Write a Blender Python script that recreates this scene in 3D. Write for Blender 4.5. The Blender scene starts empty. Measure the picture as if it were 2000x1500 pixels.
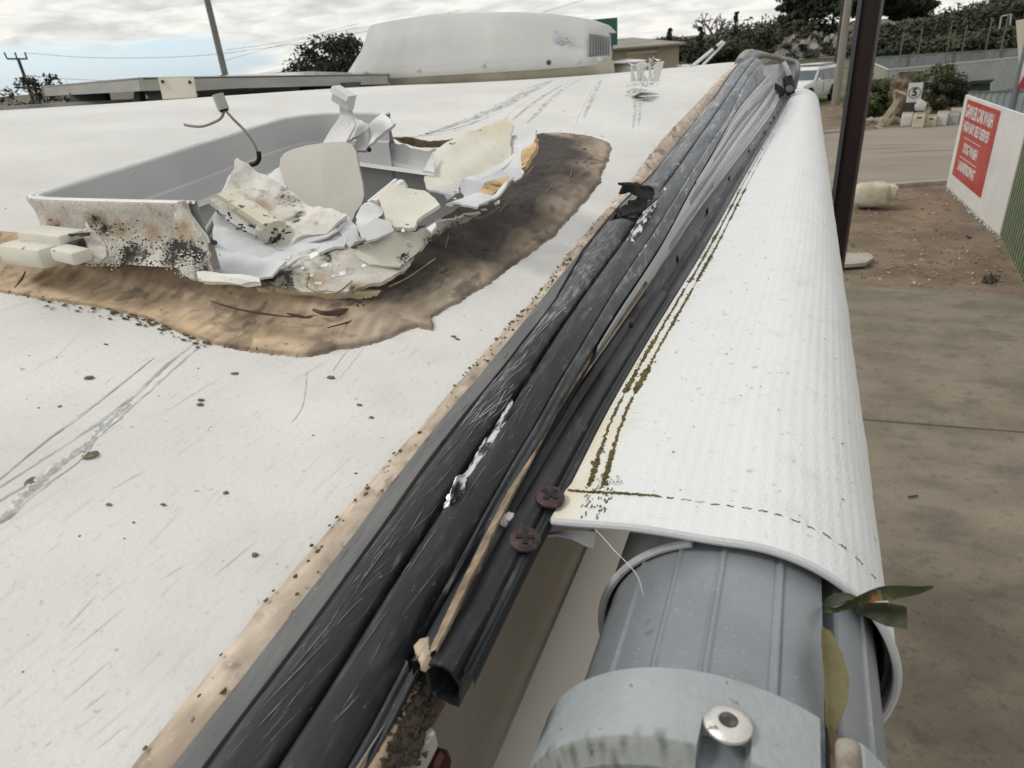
import bpy, bmesh, math, random
import numpy as np
from mathutils import Vector, Matrix, noise
from mathutils.geometry import delaunay_2d_cdt
random.seed(7)
R = math.radians
S = bpy.context.scene
COL = S.collection
H = 3.6            # height of the camera above the ground, metres

# ------------------------------------------------------------------ camera, sky, sun, exposure
F_PX = 1300.0
_roll = math.atan(220 / 2640); _p = math.atan(640 / F_PX)
_down = np.array([math.sin(_roll) * math.cos(_p), math.cos(_roll) * math.cos(_p), math.sin(_p)])
_up = -_down
_v = np.array([580., -688., F_PX]); _v /= np.linalg.norm(_v)
_Y = _v - _v.dot(_up) * _up; _Y /= np.linalg.norm(_Y)
_X = np.cross(_Y, _up)
RM = np.array([_X, _Y, _up])
cam = bpy.data.cameras.new('camera'); camo = bpy.data.objects.new('camera', cam); COL.objects.link(camo)
cam.sensor_width = 36; cam.lens = F_PX / 2000 * 36; cam.clip_start = .01; cam.clip_end = 2000
m = np.eye(4); m[:3, 0] = RM[:, 0]; m[:3, 1] = -RM[:, 1]; m[:3, 2] = -RM[:, 2]; m[2, 3] = H
camo.matrix_world = Matrix(m.tolist())
cam.dof.use_dof = True; cam.dof.focus_distance = .55; cam.dof.aperture_fstop = cam.lens / 1.1
S.camera = camo
S.view_settings.view_transform = 'Standard'; S.view_settings.look = 'None'
S.view_settings.exposure = 0.16; S.view_settings.gamma = 1; S.view_settings.use_curve_mapping = False
SUN_EL, SUN_AZ = R(48), R(250)      # azimuth clockwise from +Y
sun = bpy.data.lights.new('sun', 'SUN'); sun.energy = 1.45; sun.angle = R(13); sun.color = (1, .96, .9)
suno = bpy.data.objects.new('sun', sun); COL.objects.link(suno)
sd = Vector((math.sin(SUN_AZ) * math.cos(SUN_EL), math.cos(SUN_AZ) * math.cos(SUN_EL), math.sin(SUN_EL)))
suno.rotation_euler = sd.to_track_quat('Z', 'Y').to_euler(); suno.location = (0, 0, 20)
W = bpy.data.worlds.new('World'); S.world = W; W.use_nodes = True
nt = W.node_tree; nt.nodes.clear()
def N(t, nt=nt, **k):
    n = nt.nodes.new(t)
    for a, b in k.items(): setattr(n, a, b)
    return n
def lk(a, b, nt=nt): nt.links.new(a, b)
wo = N('ShaderNodeOutputWorld'); sky = N('ShaderNodeTexSky', sky_type='NISHITA', sun_disc=False)
sky.sun_elevation = SUN_EL; sky.sun_rotation = SUN_AZ
bs = N('ShaderNodeBackground'); bs.inputs[1].default_value = .06; lk(sky.outputs[0], bs.inputs[0])
tc = N('ShaderNodeTexCoord'); sep = N('ShaderNodeSeparateXYZ'); lk(tc.outputs['Generated'], sep.inputs[0])
def mth(op, a, b=None, nt=nt, c=None, clamp=False):
    n = nt.nodes.new('ShaderNodeMath'); n.operation = op; n.use_clamp = clamp
    for i, x in enumerate((a, b, c)):
        if x is None: continue
        if hasattr(x, 'is_linked'): nt.links.new(x, n.inputs[i])
        else: n.inputs[i].default_value = x
    return n.outputs[0]
zz = mth('ADD', mth('MAXIMUM', sep.outputs[2], 0.0), .16)
cx = mth('DIVIDE', sep.outputs[0], zz); cy = mth('DIVIDE', sep.outputs[1], zz)
cmb = N('ShaderNodeCombineXYZ'); lk(cx, cmb.inputs[0]); lk(cy, cmb.inputs[1])
n1 = N('ShaderNodeTexNoise'); n1.inputs['Scale'].default_value = 3.6; n1.inputs['Detail'].default_value = 7; n1.inputs['Roughness'].default_value = .55; n1.inputs['Distortion'].default_value = .4
lk(cmb.outputs[0], n1.inputs['Vector'])
r1 = N('ShaderNodeValToRGB'); lk(n1.outputs[0], r1.inputs[0])
r1.color_ramp.elements[0].position = .36; r1.color_ramp.elements[0].color = (.60, .61, .61, 1)
r1.color_ramp.elements[1].position = .62; r1.color_ramp.elements[1].color = (1.0, .985, .93, 1)
# low clouds grow brighter towards the horizon as the deck thins out
hz = mth('SUBTRACT', 1.0, mth('MULTIPLY', sep.outputs[2], 9.0), clamp=True)
mh = N('ShaderNodeMixRGB'); lk(mth('MULTIPLY', hz, .55), mh.inputs[0]); lk(r1.outputs[0], mh.inputs[1]); mh.inputs[2].default_value = (1.02, 1.0, .93, 1)
bc = N('ShaderNodeBackground'); lk(mh.outputs[0], bc.inputs[0]); bc.inputs[1].default_value = .88
# gaps of open sky low down
n2 = N('ShaderNodeTexNoise'); n2.inputs['Scale'].default_value = 1.15; n2.inputs['Detail'].default_value = 5; n2.inputs['Distortion'].default_value = .6
mp2 = N('ShaderNodeMapping'); mp2.inputs['Scale'].default_value = (5, 5, 40); mp2.inputs['Location'].default_value = (3.1, .6, 0); lk(tc.outputs['Generated'], mp2.inputs[0]); lk(mp2.outputs[0], n2.inputs['Vector'])
lowb = mth('SUBTRACT', 1.0, mth('ABSOLUTE', mth('MULTIPLY', mth('SUBTRACT', sep.outputs[2], .024), 26.0)), clamp=True)
az = mth('MULTIPLY', mth('SUBTRACT', -.60, sep.outputs[0]), 9.0, clamp=True)
gap = mth('MULTIPLY', mth('MULTIPLY', lowb, az), mth('ADD', mth('MULTIPLY', n2.outputs[0], 2.2), -.15), clamp=True)
gap = mth('MULTIPLY', mth('SUBTRACT', gap, .16), 3.4, clamp=True)
bb = N('ShaderNodeBackground'); bb.inputs[0].default_value = (.50, .68, .86, 1); bb.inputs[1].default_value = .62
adds = N('ShaderNodeAddShader'); lk(bs.outputs[0], adds.inputs[0]); lk(bb.outputs[0], adds.inputs[1])
mx = N('ShaderNodeMixShader'); lk(gap, mx.inputs[0]); lk(bc.outputs[0], mx.inputs[1]); lk(adds.outputs[0], mx.inputs[2]); lk(mx.outputs[0], wo.inputs[0])

# ------------------------------------------------------------------ geometry of the place: rays of a surveyed photograph, metres, origin at the eye
def ray(px, py):
    d = RM @ np.array([px - 1000., py - 750., F_PX]); return d
def onX(px, py, x): d = ray(px, py); return d * (x / d[0])
def onY(px, py, y): d = ray(px, py); return d * (y / d[1])
def onZ(px, py, z): d = ray(px, py); return d * (z / d[2])
def G(px, py, z=0.0): p = onZ(px, py, z - H); p[2] = z; return p       # world point at height z above the ground
def far(px, py, dist):                                                # world point at a horizontal distance
    d = ray(px, py); t = dist / math.hypot(d[0], d[1]); p = d * t; p[2] += H; return p

# ------------------------------------------------------------------ materials
MT = {}
def pm(name, c1, c2=None, sc=6, st=(1, 1, 1), rough=.6, bump=0, bsc=80, bst=None, spots=(), metal=0, attr=False, spec=.5, det=5, coat=0, trans=0, alpha=1, dist=.002, nlo=.35, nhi=.65):
    if name in MT: return MT[name]
    mt = bpy.data.materials.new(name); mt.use_nodes = True; t = mt.node_tree
    b = t.nodes['Principled BSDF']; geo = t.nodes.new('ShaderNodeNewGeometry')
    def mapped(s):
        mp = t.nodes.new('ShaderNodeMapping'); mp.inputs['Scale'].default_value = s; lk(geo.outputs['Position'], mp.inputs[0], t); return mp.outputs[0]
    base = mapped(st)
    def nz(scale, vec, detail=5, rg=.55):
        n = t.nodes.new('ShaderNodeTexNoise'); n.inputs['Scale'].default_value = scale; n.inputs['Detail'].default_value = detail; n.inputs['Roughness'].default_value = rg
        lk(vec, n.inputs['Vector'], t); return n.outputs[0]
    def ss(v, lo, hi):
        n = t.nodes.new('ShaderNodeMapRange'); n.interpolation_type = 'SMOOTHSTEP'; lk(v, n.inputs[0], t)
        n.inputs[1].default_value = lo; n.inputs[2].default_value = hi; return n.outputs[0]
    def mix(f, a, bcol, mode='MIX'):
        n = t.nodes.new('ShaderNodeMixRGB'); n.blend_type = mode
        if hasattr(f, 'is_linked'): lk(f, n.inputs[0], t)
        else: n.inputs[0].default_value = f
        for i, x in ((1, a), (2, bcol)):
            if hasattr(x, 'is_linked'): lk(x, n.inputs[i], t)
            else: n.inputs[i].default_value = (*x, 1)
        return n.outputs[0]
    col = mix(ss(nz(sc, base, det), nlo, nhi), c1, c2 or c1)
    for s in spots:
        c, scale, lo, hi = s[:4]; v = mapped(s[4]) if len(s) > 4 else base
        amt = s[5] if len(s) > 5 else 1
        col = mix(mth('MULTIPLY', ss(nz(scale, v, 4), lo, hi), amt, t), col, c)
    if attr:
        a = t.nodes.new('ShaderNodeAttribute'); a.attribute_name = 'tint'; col = mix(1, col, a.outputs[0], 'MULTIPLY')
    lk(col, b.inputs['Base Color'], t)
    b.inputs['Roughness'].default_value = rough; b.inputs['Metallic'].default_value = metal
    b.inputs['Specular IOR Level'].default_value = spec; b.inputs['Coat Weight'].default_value = coat; b.inputs['Alpha'].default_value = alpha
    if trans: b.inputs['Transmission Weight'].default_value = trans
    if bump:
        bp = t.nodes.new('ShaderNodeBump'); bp.inputs['Strength'].default_value = bump; bp.inputs['Distance'].default_value = dist
        lk(nz(bsc, mapped(bst) if bst else base, 6, .6), bp.inputs['Height'], t); lk(bp.outputs[0], b.inputs['Normal'], t)
    MT[name] = mt; return mt

roof_m = pm('roof_paint', (.59, .585, .57), (.67, .665, .65), sc=5, rough=.42, bump=.5, bsc=300, dist=.0007, det=8,
            spots=[((.36, .35, .32), 330, .58, .74, (1, 1, 1), .42), ((.26, .25, .22), 120, .70, .74, (1, 1, 1), .7), ((.47, .455, .42), 7, .50, .78, (1, 1, 1), .40), ((.40, .39, .37), 60, .60, .74, (7, 1, 1), .35), ((.46, .45, .43), 30, .56, .80, (6, .6, 1), .45)])
seal_m = pm('old_sealant', (.38, .285, .19), (.49, .385, .27), sc=26, rough=.8, bump=.45, bsc=330, attr=True, dist=.0009,
            spots=[((.19, .14, .10), 70, .52, .70, (1, 1, 1), .6), ((.10, .075, .055), 38, .60, .66, (1, .35, 1), .6), ((.08, .055, .035), 150, .66, .73, (1, 1, 1), .8), ((.54, .46, .35), 30, .56, .75, (1, 1, 1), .5), ((.62, .57, .48), 260, .66, .74, (1, 1, 1), .5)])
rub_m = pm('black_rubber', (.009, .010, .0125), (.020, .022, .026), sc=7, st=(9, 1, 1), rough=.42, spec=.38, bump=.25, bsc=120, bst=(6, .6, 1), dist=.001,
           spots=[((.11, .115, .12), 22, .52, .80, (9, 1.4, 3), .45), ((.16, .16, .16), 60, .62, .74, (6, .9, 1), .5), ((.22, .21, .19), 420, .67, .75, (1, .5, 1), .5)], attr=True)
rubg_m = pm('weathered_rubber', (.10, .105, .108), (.15, .15, .15), sc=14, st=(6, 1, 1), rough=.6, bump=.4, bsc=90, bst=(8, .5, 1), dist=.001, attr=True,
            spots=[((.04, .04, .035), 60, .60, .72, (5, 1, 1), .8), ((.28, .26, .22), 200, .66, .76)])
moss_m = pm('moss', (.055, .045, .018), (.13, .105, .03), sc=150, rough=.95, bump=.6, bsc=700)
lich_m = pm('grey_lichen', (.10, .095, .06), (.20, .19, .13), sc=300, rough=.95, bump=.6, bsc=900)
screw_m = pm('rusty_screw', (.026, .016, .016), (.060, .036, .033), sc=260, rough=.6, bump=.4, bsc=600, metal=.3, dist=.0003, spots=[((.16, .10, .08), 300, .6, .7)])
black_m = pm('matt_black', (.006, .006, .006), rough=.7)
alu_m = pm('torn_aluminium', (.04, .042, .045), (.80, .80, .80), sc=110, st=(2.2, .6, 1), rough=.32, metal=.5, bump=.7, bsc=300, dist=.001, nlo=.44, nhi=.56)  # bright noise bands paint streak highlights over dark scuffed metal
white_m = pm('white_plastic', (.62, .63, .64), (.72, .73, .74), sc=20, rough=.5, bump=.15, bsc=120, spots=[((.35, .33, .30), 210, .66, .74, (1, 1, 1), .7)])
def mould_mat(name, c1, c2, bump=.6):
    mt = pm(name, c1, c2, sc=25, rough=.7, bump=bump, bsc=260, dist=.0015, spots=[((.40, .36, .30), 120, .60, .72, (1, 1, 1), .5), ((.12, .1, .08), 300, .68, .74, (1, 1, 1), .7)])
    t = mt.node_tree; b = t.nodes['Principled BSDF']; old = b.inputs['Base Color'].links[0].from_socket
    geo = t.nodes.new('ShaderNodeNewGeometry'); at = t.nodes.new('ShaderNodeAttribute'); at.attribute_name = 'tint'; sp_ = t.nodes.new('ShaderNodeSeparateXYZ'); lk(at.outputs['Vector'], sp_.inputs[0], t)
    def nn(sc, d):
        n = t.nodes.new('ShaderNodeTexNoise'); n.inputs['Scale'].default_value = sc; n.inputs['Detail'].default_value = d; n.inputs['Roughness'].default_value = .65; lk(geo.outputs['Position'], n.inputs['Vector'], t); return n.outputs[0]
    def sm(v, lo, hi):
        n = t.nodes.new('ShaderNodeMapRange'); n.interpolation_type = 'SMOOTHSTEP'; lk(v, n.inputs[0], t); n.inputs[1].default_value = lo; n.inputs[2].default_value = hi; return n.outputs[0]
    def mx_(f, a_, c_):
        n = t.nodes.new('ShaderNodeMixRGB'); lk(f, n.inputs[0], t); lk(a_, n.inputs[1], t); n.inputs[2].default_value = (*c_, 1); return n.outputs[0]
    rust = sm(mth('ADD', nn(32, 6), mth('MULTIPLY', sp_.outputs[1], .42, t), t), .60, .95)
    col = mx_(mth('MULTIPLY', rust, .8, t), old, (.33, .22, .11))
    grime = sm(mth('ADD', nn(60, 8), mth('MULTIPLY', sp_.outputs[0], .30, t), t), .52, .80)
    col = mx_(mth('MULTIPLY', grime, .75, t), col, (.16, .13, .10))
    blk_ = sm(mth('ADD', nn(150, 9), mth('MULTIPLY', sp_.outputs[0], .32, t), t), .68, .80)
    col = mx_(blk_, col, (.022, .019, .016))
    lk(col, b.inputs['Base Color'], t); return mt
dirty_m = mould_mat('dirty_white_plastic', (.55, .53, .49), (.66, .65, .62))
mouldy_m = mould_mat('mouldy_plastic', (.50, .475, .42), (.62, .60, .55), .9)
cream_m = pm('aged_cream_plastic', (.55, .53, .44), (.63, .615, .55), sc=16, rough=.5, bump=.15, bsc=150,
             spots=[((.56, .43, .20), 9, .60, .78, (1, 1, 1), .6), ((.05, .04, .03), 70, .67, .70, (1, 1, 1), .9), ((.25, .2, .14), 240, .66, .74, (1, 1, 1), .6)])
pale_m = pm('frosted_liner', (.60, .625, .65), (.70, .72, .735), sc=20, rough=.3, bump=.3, bsc=60, dist=.003, spots=[((.82, .84, .86), 60, .62, .74)], trans=.12)
grey_m = pm('inner_shaded_plastic', (.47, .475, .485), (.52, .525, .535), sc=8, rough=.5, spots=[((.22, .21, .2), 160, .68, .76, (1, 1, 1), .6)])  # shadow on the inner faces is put into this grey base
dome_m = pm('smoked_dome', (.27, .255, .22), (.32, .305, .265), sc=9, rough=.45, bump=0, bsc=200, spots=[((.33, .31, .27), 14, .55, .6, (1, 1, 1), .7), ((.2, .18, .15), 240, .69, .76)])
wood_m = pm('core_wood', (.42, .28, .14), (.58, .43, .24), sc=40, st=(1, 4, 1), rough=.85, bump=.6, bsc=120, spots=[((.12, .08, .05), 30, .6, .7)])
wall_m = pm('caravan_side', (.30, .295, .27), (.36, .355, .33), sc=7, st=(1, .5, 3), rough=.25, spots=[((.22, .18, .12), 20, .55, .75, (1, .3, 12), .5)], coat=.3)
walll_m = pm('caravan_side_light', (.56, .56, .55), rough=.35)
tube_m = pm('grey_roller_paint', (.205, .225, .245), (.25, .272, .292), sc=14, rough=.38, metal=.2, bump=.25, bsc=900, dist=.0003, spots=[((.42, .44, .45), 500, .6, .72, (1, 1, 1), .4), ((.15, .15, .14), 120, .68, .74, (1, 1, 1), .7)])
cap_m = pm('weathered_cap', (.27, .305, .32), (.34, .37, .38), sc=20, rough=.65, bump=.7, bsc=300, dist=.001, attr=True,
           spots=[((.23, .22, .19), 60, .56, .72, (1, 1, 1), .6), ((.10, .09, .08), 190, .66, .72, (1, 1, 1), .8)])
wash_m = pm('aluminium_washer', (.62, .60, .58), (.74, .72, .70), sc=160, rough=.38, metal=.85, bump=.4, bsc=700, dist=.0006, spots=[((.25, .2, .16), 300, .6, .7)])
ac_m = pm('ac_shroud', (.42, .425, .415), (.48, .48, .47), sc=3, rough=.55, bump=.2, bsc=220, dist=.001, spots=[((.44, .44, .41), 12, .55, .8, (1, 1, .6), .4), ((.3, .28, .24), 90, .69, .74)])
acb_m = pm('ac_base', (.40, .36, .28), (.5, .46, .37), sc=8, rough=.7)
frame_m = pm('solar_frame', (.24, .24, .22), (.29, .29, .265), sc=8, st=(1, 1, 4), rough=.45, metal=.3)
glass_m = pm('dark_glass', (.02, .022, .026), rough=.1, spec=.6)
brk_m = pm('bracket_cream', (.47, .44, .36), (.53, .50, .42), sc=12, rough=.6, spots=[((.34, .25, .15), 20, .6, .75)])

# fabric: ribbed woven vinyl, ribs run along the roll
fab_m = bpy.data.materials.new('awning_vinyl'); fab_m.use_nodes = True; t = fab_m.node_tree; b = t.nodes['Principled BSDF']
uv = t.nodes.new('ShaderNodeUVMap'); uv.uv_map = 'uv'; sx = t.nodes.new('ShaderNodeSeparateXYZ'); lk(uv.outputs[0], sx.inputs[0], t)
n_w = t.nodes.new('ShaderNodeTexNoise'); n_w.inputs['Scale'].default_value = 60; n_w.inputs['Detail'].default_value = 3; lk(uv.outputs[0], n_w.inputs['Vector'], t)
wob = mth('MULTIPLY', n_w.outputs[0], .4, t)
rib = mth('SINE', mth('ADD', mth('MULTIPLY', sx.outputs[0], 2 * math.pi / .0047), wob, t), None, t)
wv = mth('SINE', mth('ADD', mth('MULTIPLY', sx.outputs[1], 2 * math.pi / .0024), mth('MULTIPLY', sx.outputs[0], 900, t), t), None, t)
n_f = t.nodes.new('ShaderNodeTexNoise'); n_f.inputs['Scale'].default_value = 450; n_f.inputs['Detail'].default_value = 4; lk(uv.outputs[0], n_f.inputs['Vector'], t)
n_m = t.nodes.new('ShaderNodeTexNoise'); n_m.inputs['Scale'].default_value = 14; n_m.inputs['Detail'].default_value = 3; lk(uv.outputs[0], n_m.inputs['Vector'], t)
ribamt = mth('ADD', mth('MULTIPLY', n_m.outputs[0], 1.3, t), -.15, t, clamp=True)
hgt = mth('ADD', mth('ADD', mth('MULTIPLY', rib, ribamt, t), mth('MULTIPLY', wv, .32, t), t), mth('MULTIPLY', n_f.outputs[0], 2.4, t), t)
bp = t.nodes.new('ShaderNodeBump'); bp.inputs['Strength'].default_value = .6; bp.inputs['Distance'].default_value = .00045; lk(hgt, bp.inputs['Height'], t); lk(bp.outputs[0], b.inputs['Normal'], t)
def ramp(v, lo, hi, t):
    n = t.nodes.new('ShaderNodeMapRange'); n.interpolation_type = 'SMOOTHSTEP'; lk(v, n.inputs[0], t); n.inputs[1].default_value = lo; n.inputs[2].default_value = hi; return n.outputs[0]
n_s = t.nodes.new('ShaderNodeTexNoise'); n_s.inputs['Scale'].default_value = 120; n_s.inputs['Detail'].default_value = 4; lk(uv.outputs[0], n_s.inputs['Vector'], t)
mc = t.nodes.new('ShaderNodeMixRGB'); mc.inputs[1].default_value = (.68, .70, .71, 1); mc.inputs[2].default_value = (.40, .40, .38, 1); lk(mth('MULTIPLY', ramp(n_s.outputs[0], .62, .76, t), .8, t), mc.inputs[0], t)
n_b = t.nodes.new('ShaderNodeTexNoise'); n_b.inputs['Scale'].default_value = 22; n_b.inputs['Detail'].default_value = 8; n_b.inputs['Roughness'].default_value = .7; lk(uv.outputs[0], n_b.inputs['Vector'], t)
mcb = t.nodes.new('ShaderNodeMixRGB'); lk(mc.outputs[0], mcb.inputs[1], t); mcb.inputs[2].default_value = (.50, .51, .50, 1); lk(mth('MULTIPLY', ramp(n_b.outputs[0], .52, .72, t), .5, t), mcb.inputs[0], t); mc = mcb
# yellowed strip beside the seam by the rail
mc2 = t.nodes.new('ShaderNodeMixRGB'); mc2.inputs[2].default_value = (.66, .60, .47, 1); lk(mc.outputs[0], mc2.inputs[1], t)
ye = mth('MULTIPLY', mth('MULTIPLY', ramp(sx.outputs[0], .030, .004, t), ramp(sx.outputs[1], .75, .26, t), t), ramp(n_m.outputs[0], .2, .6, t), t)
lk(ye, mc2.inputs[0], t); lk(mc2.outputs[0], b.inputs['Base Color'], t); b.inputs['Roughness'].default_value = .5
MT['awning_vinyl'] = fab_m

# ------------------------------------------------------------------ mesh helpers (all coordinates relative to the eye unless world=True)
def tag(o, label=None, cat=None, group=None, kind=None):
    if label: o['label'] = label
    if cat: o['category'] = cat
    if group: o['group'] = group
    if kind: o['kind'] = kind
    return o
def empty(name, loc, label, cat, group=None, world=False):
    o = bpy.data.objects.new(name, None); COL.objects.link(o); o.location = Vector(loc) + Vector((0, 0, 0 if world else H)); o.empty_display_size = .05
    return tag(o, label, cat, group)
def wloc(o):
    v = Vector(o.location)
    while o.parent: o = o.parent; v += Vector(o.location)
    return v
def mk(name, verts, faces, mat, parent=None, world=False, smooth=True, ang=40, thick=0, tint=None, uvs=None, off=-1, org=None, mats=None, midx=None):
    V = np.array(verts, dtype=float)
    if not world: V = V + np.array([0, 0, H])
    c = np.array(org) if org is not None else np.array([V[:, 0].mean(), V[:, 1].mean(), V[:, 2].min() if parent is None else V[:, 2].mean()])
    me = bpy.data.meshes.new(name); me.from_pydata((V - c).tolist(), [], [tuple(int(i) for i in f) for f in faces])
    if uvs is not None:
        ul = me.uv_layers.new(name='uv'); vi = np.zeros(len(me.loops), int); me.loops.foreach_get('vertex_index', vi)
        ul.data.foreach_set('uv', np.array(uvs, dtype=float)[vi].ravel())
    if tint is not None:
        a = me.color_attributes.new('tint', 'FLOAT_COLOR', 'POINT'); T = np.ones((len(V), 4)); T[:, :3] = np.array(tint).reshape(len(V), -1); a.data.foreach_set('color', T.ravel())
    elif mat.name in ('old_sealant', 'black_rubber', 'weathered_rubber', 'weathered_cap'):
        a = me.color_attributes.new('tint', 'FLOAT_COLOR', 'POINT'); a.data.foreach_set('color', np.ones(len(V) * 4))
    bm = bmesh.new(); bm.from_mesh(me)
    if thick:
        bmesh.ops.recalc_face_normals(bm, faces=bm.faces); bm.normal_update()
        bmesh.ops.solidify(bm, geom=list(bm.faces), thickness=thick * (1 if off < 0 else -1))
    bmesh.ops.recalc_face_normals(bm, faces=bm.faces)
    bm.to_mesh(me); bm.free()
    for mm in (mats or [mat]): me.materials.append(mm)
    if midx is not None: me.polygons.foreach_set('material_index', midx)
    if smooth:
        me.polygons.foreach_set('use_smooth', [True] * len(me.polygons)); me.set_sharp_from_angle(angle=R(ang))
    o = bpy.data.objects.new(name, me); COL.objects.link(o)
    if parent: o.parent = parent; o.location = Vector(c) - wloc(parent)
    else: o.location = c
    return o
def cr(p0, p1, p2, p3, t):
    return .5 * ((2 * p1) + (-p0 + p2) * t + (2 * p0 - 5 * p1 + 4 * p2 - p3) * t * t + (-p0 + 3 * p1 - 3 * p2 + p3) * t ** 3)
def spl(pts, n, lin=False):
    P = np.array(pts, dtype=float)
    if len(P) < 3: lin = True
    d = np.r_[0, np.cumsum(np.maximum(np.linalg.norm(np.diff(P, axis=0), axis=1), 1e-9))]; u = np.linspace(0, d[-1], n); out = []
    for x in u:
        i = min(max(int(np.searchsorted(d, x, side='right')) - 1, 0), len(P) - 2); t = (x - d[i]) / (d[i + 1] - d[i])
        out.append(P[i] * (1 - t) + P[i + 1] * t if lin else cr(P[max(i - 1, 0)], P[i], P[i + 1], P[min(i + 2, len(P) - 1)], t))
    return np.array(out)
def gridf(nu, nv, closed=False):
    f = []
    for i in range(nu - 1):
        for j in range(nv - (0 if closed else 1)):
            k = (j + 1) % nv; f.append((i * nv + j, (i + 1) * nv + j, (i + 1) * nv + k, i * nv + k))
    return f
def nz3(p, s): return noise.noise(Vector((p[0] * s, p[1] * s, p[2] * s)))
def patch(name, rows, mat, parent, nu=24, nv=12, thick=.0015, jag=0, rough=0, **k):
    """rows: polylines across the sheet; splined both ways"""
    A = [spl(r, nv) for r in rows]; cols = [spl([A[i][j] for i in range(len(A))], nu) for j in range(nv)]
    V = [cols[j][i] for i in range(nu) for j in range(nv)]
    out = []
    for i in range(nu):
        for j in range(nv):
            p = V[i * nv + j].copy()
            e = jag * (1 if i in (0, nu - 1) or j in (0, nv - 1) else 0)
            if e: p = p + np.array([random.uniform(-e, e) for _ in range(3)])
            if rough: p = p + rough * np.array([nz3(p, 30), nz3(p + 7, 30), nz3(p + 3, 30)])
            out.append(p)
    return mk(name, out, gridf(nu, nv), mat, parent, thick=thick, **k)
def tube(name, path, r, mat, parent=None, n=40, seg=10, spline=True, caps=True, **k):
    P = spl(path, n) if spline else np.array(path, float); n = len(P)
    rr = np.interp(np.linspace(0, 1, n), np.linspace(0, 1, len(r)), r) if hasattr(r, '__len__') else [r] * n
    V = []; ref = None
    for i in range(n):
        t = P[min(i + 1, n - 1)] - P[max(i - 1, 0)]; t = t / (np.linalg.norm(t) + 1e-12)
        if ref is None: ref = np.cross(t, [0, 0, 1.]); ref = ref if np.linalg.norm(ref) > .1 else np.cross(t, [0, 1., 0])
        ref = ref - ref.dot(t) * t; ref /= np.linalg.norm(ref); b2 = np.cross(t, ref)
        for j in range(seg):
            a = 2 * math.pi * j / seg; V.append(P[i] + rr[i] * (math.cos(a) * ref + math.sin(a) * b2))
    F = gridf(n, seg, True)
    if caps: F += [tuple(range(seg)), tuple(range((n - 1) * seg, n * seg))]
    return mk(name, V, F, mat, parent, **k)
def pxy(P):
    c = RM.T @ np.array(P, float); return 1000 + F_PX * c[0] / c[2], 750 + F_PX * c[1] / c[2]
def stain(P, blobs):
    x, y = pxy(P); m_ = r_ = 0
    for bx, by, br, am, kind in blobs:
        g = am * math.exp(-((x - bx) ** 2 + (y - by) ** 2) / (br * br))
        if kind == 'm': m_ += g
        else: r_ += g
    return (min(m_, 1.3), min(r_, 1.2), 0)
def shard(name, pts, mat, parent=None, thick=.002, jag=.0008, res=.006, rough=.0008, blobs=None, **k):
    """a broken plate with a ragged outline through the given 3D corners"""
    P = np.array(pts, float); c = P.mean(0)
    nrm = sum(np.cross(P[i] - c, P[(i + 1) % len(P)] - c) for i in range(len(P))); nrm /= np.linalg.norm(nrm)
    u = P[1] - P[0]; u -= u.dot(nrm) * nrm; u /= np.linalg.norm(u); v = np.cross(nrm, u)
    ring = []
    for i in range(len(P)):
        a, bb2 = P[i], P[(i + 1) % len(P)]; n = max(1, int(np.linalg.norm(bb2 - a) / res))
        for q in range(n):
            p = a + (bb2 - a) * q / n; ring.append(p + (0 if q == 0 else 1) * (random.uniform(-jag, jag) * u + random.uniform(-jag, jag) * v))
    ring = np.array(ring); r2 = np.stack([(ring - c) @ u, (ring - c) @ v], 1); offz = (ring - c) @ nrm
    pts2 = [Vector(q) for q in r2]
    lo, hi = r2.min(0), r2.max(0)
    def inside(x, y):
        s = False
        for i in range(len(r2)):
            x1, y1 = r2[i]; x2, y2 = r2[i - 1]
            if (y1 > y) != (y2 > y) and x < (x2 - x1) * (y - y1) / (y2 - y1 + 1e-15) + x1: s = not s
        return s
    for x in np.arange(lo[0], hi[0], res * 1.3):
        for y in np.arange(lo[1], hi[1], res * 1.3):
            X, Y = x + random.uniform(-.3, .3) * res, y + random.uniform(-.3, .3) * res
            if inside(X, Y) and np.min(np.hypot(r2[:, 0] - X, r2[:, 1] - Y)) > res * .6: pts2.append(Vector((X, Y)))
    vv, _, ff, _, _, _ = delaunay_2d_cdt(pts2, [], [list(range(len(r2)))], 1, 1e-7)
    V = []
    for q in vv:
        w = 1 / (np.hypot(r2[:, 0] - q[0], r2[:, 1] - q[1]) ** 2 + 1e-8); h = float((w * offz).sum() / w.sum())
        p = c + u * q[0] + v * q[1] + nrm * h; p = p + nrm * rough * nz3(p, 45) * 2; V.append(p)
    if blobs: k['tint'] = [stain(q, blobs) for q in V]
    return mk(name, V, ff, mat, parent, thick=thick, ang=50, **k)
def boxv(c, s, ax=None):
    ax = np.eye(3) if ax is None else np.array(ax); V = [np.array(c) + sum(ax[i] * s[i] * sg[i] / 2 for i in range(3)) for sg in [(a, b2, d) for a in (-1, 1) for b2 in (-1, 1) for d in (-1, 1)]]
    return V, [(0, 1, 3, 2), (4, 6, 7, 5), (0, 4, 5, 1), (2, 3, 7, 6), (0, 2, 6, 4), (1, 5, 7, 3)]
def bev(o, w, seg=2):
    me = o.data; bm = bmesh.new(); bm.from_mesh(me)
    bmesh.ops.bevel(bm, geom=[e for e in bm.edges if len(e.link_faces) == 2 and e.calc_face_angle(0) > .5], offset=w, segments=seg, affect='EDGES', profile=.5)
    bm.to_mesh(me); bm.free(); me.polygons.foreach_set('use_smooth', [True] * len(me.polygons)); me.set_sharp_from_angle(angle=R(35)); return o
def box(name, c, s, mat, parent=None, ax=None, bv=0, **k):
    V, F = boxv(c, s, ax); o = mk(name, V, F, mat, parent, smooth=False, **k)
    return bev(o, bv) if bv else o
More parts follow.
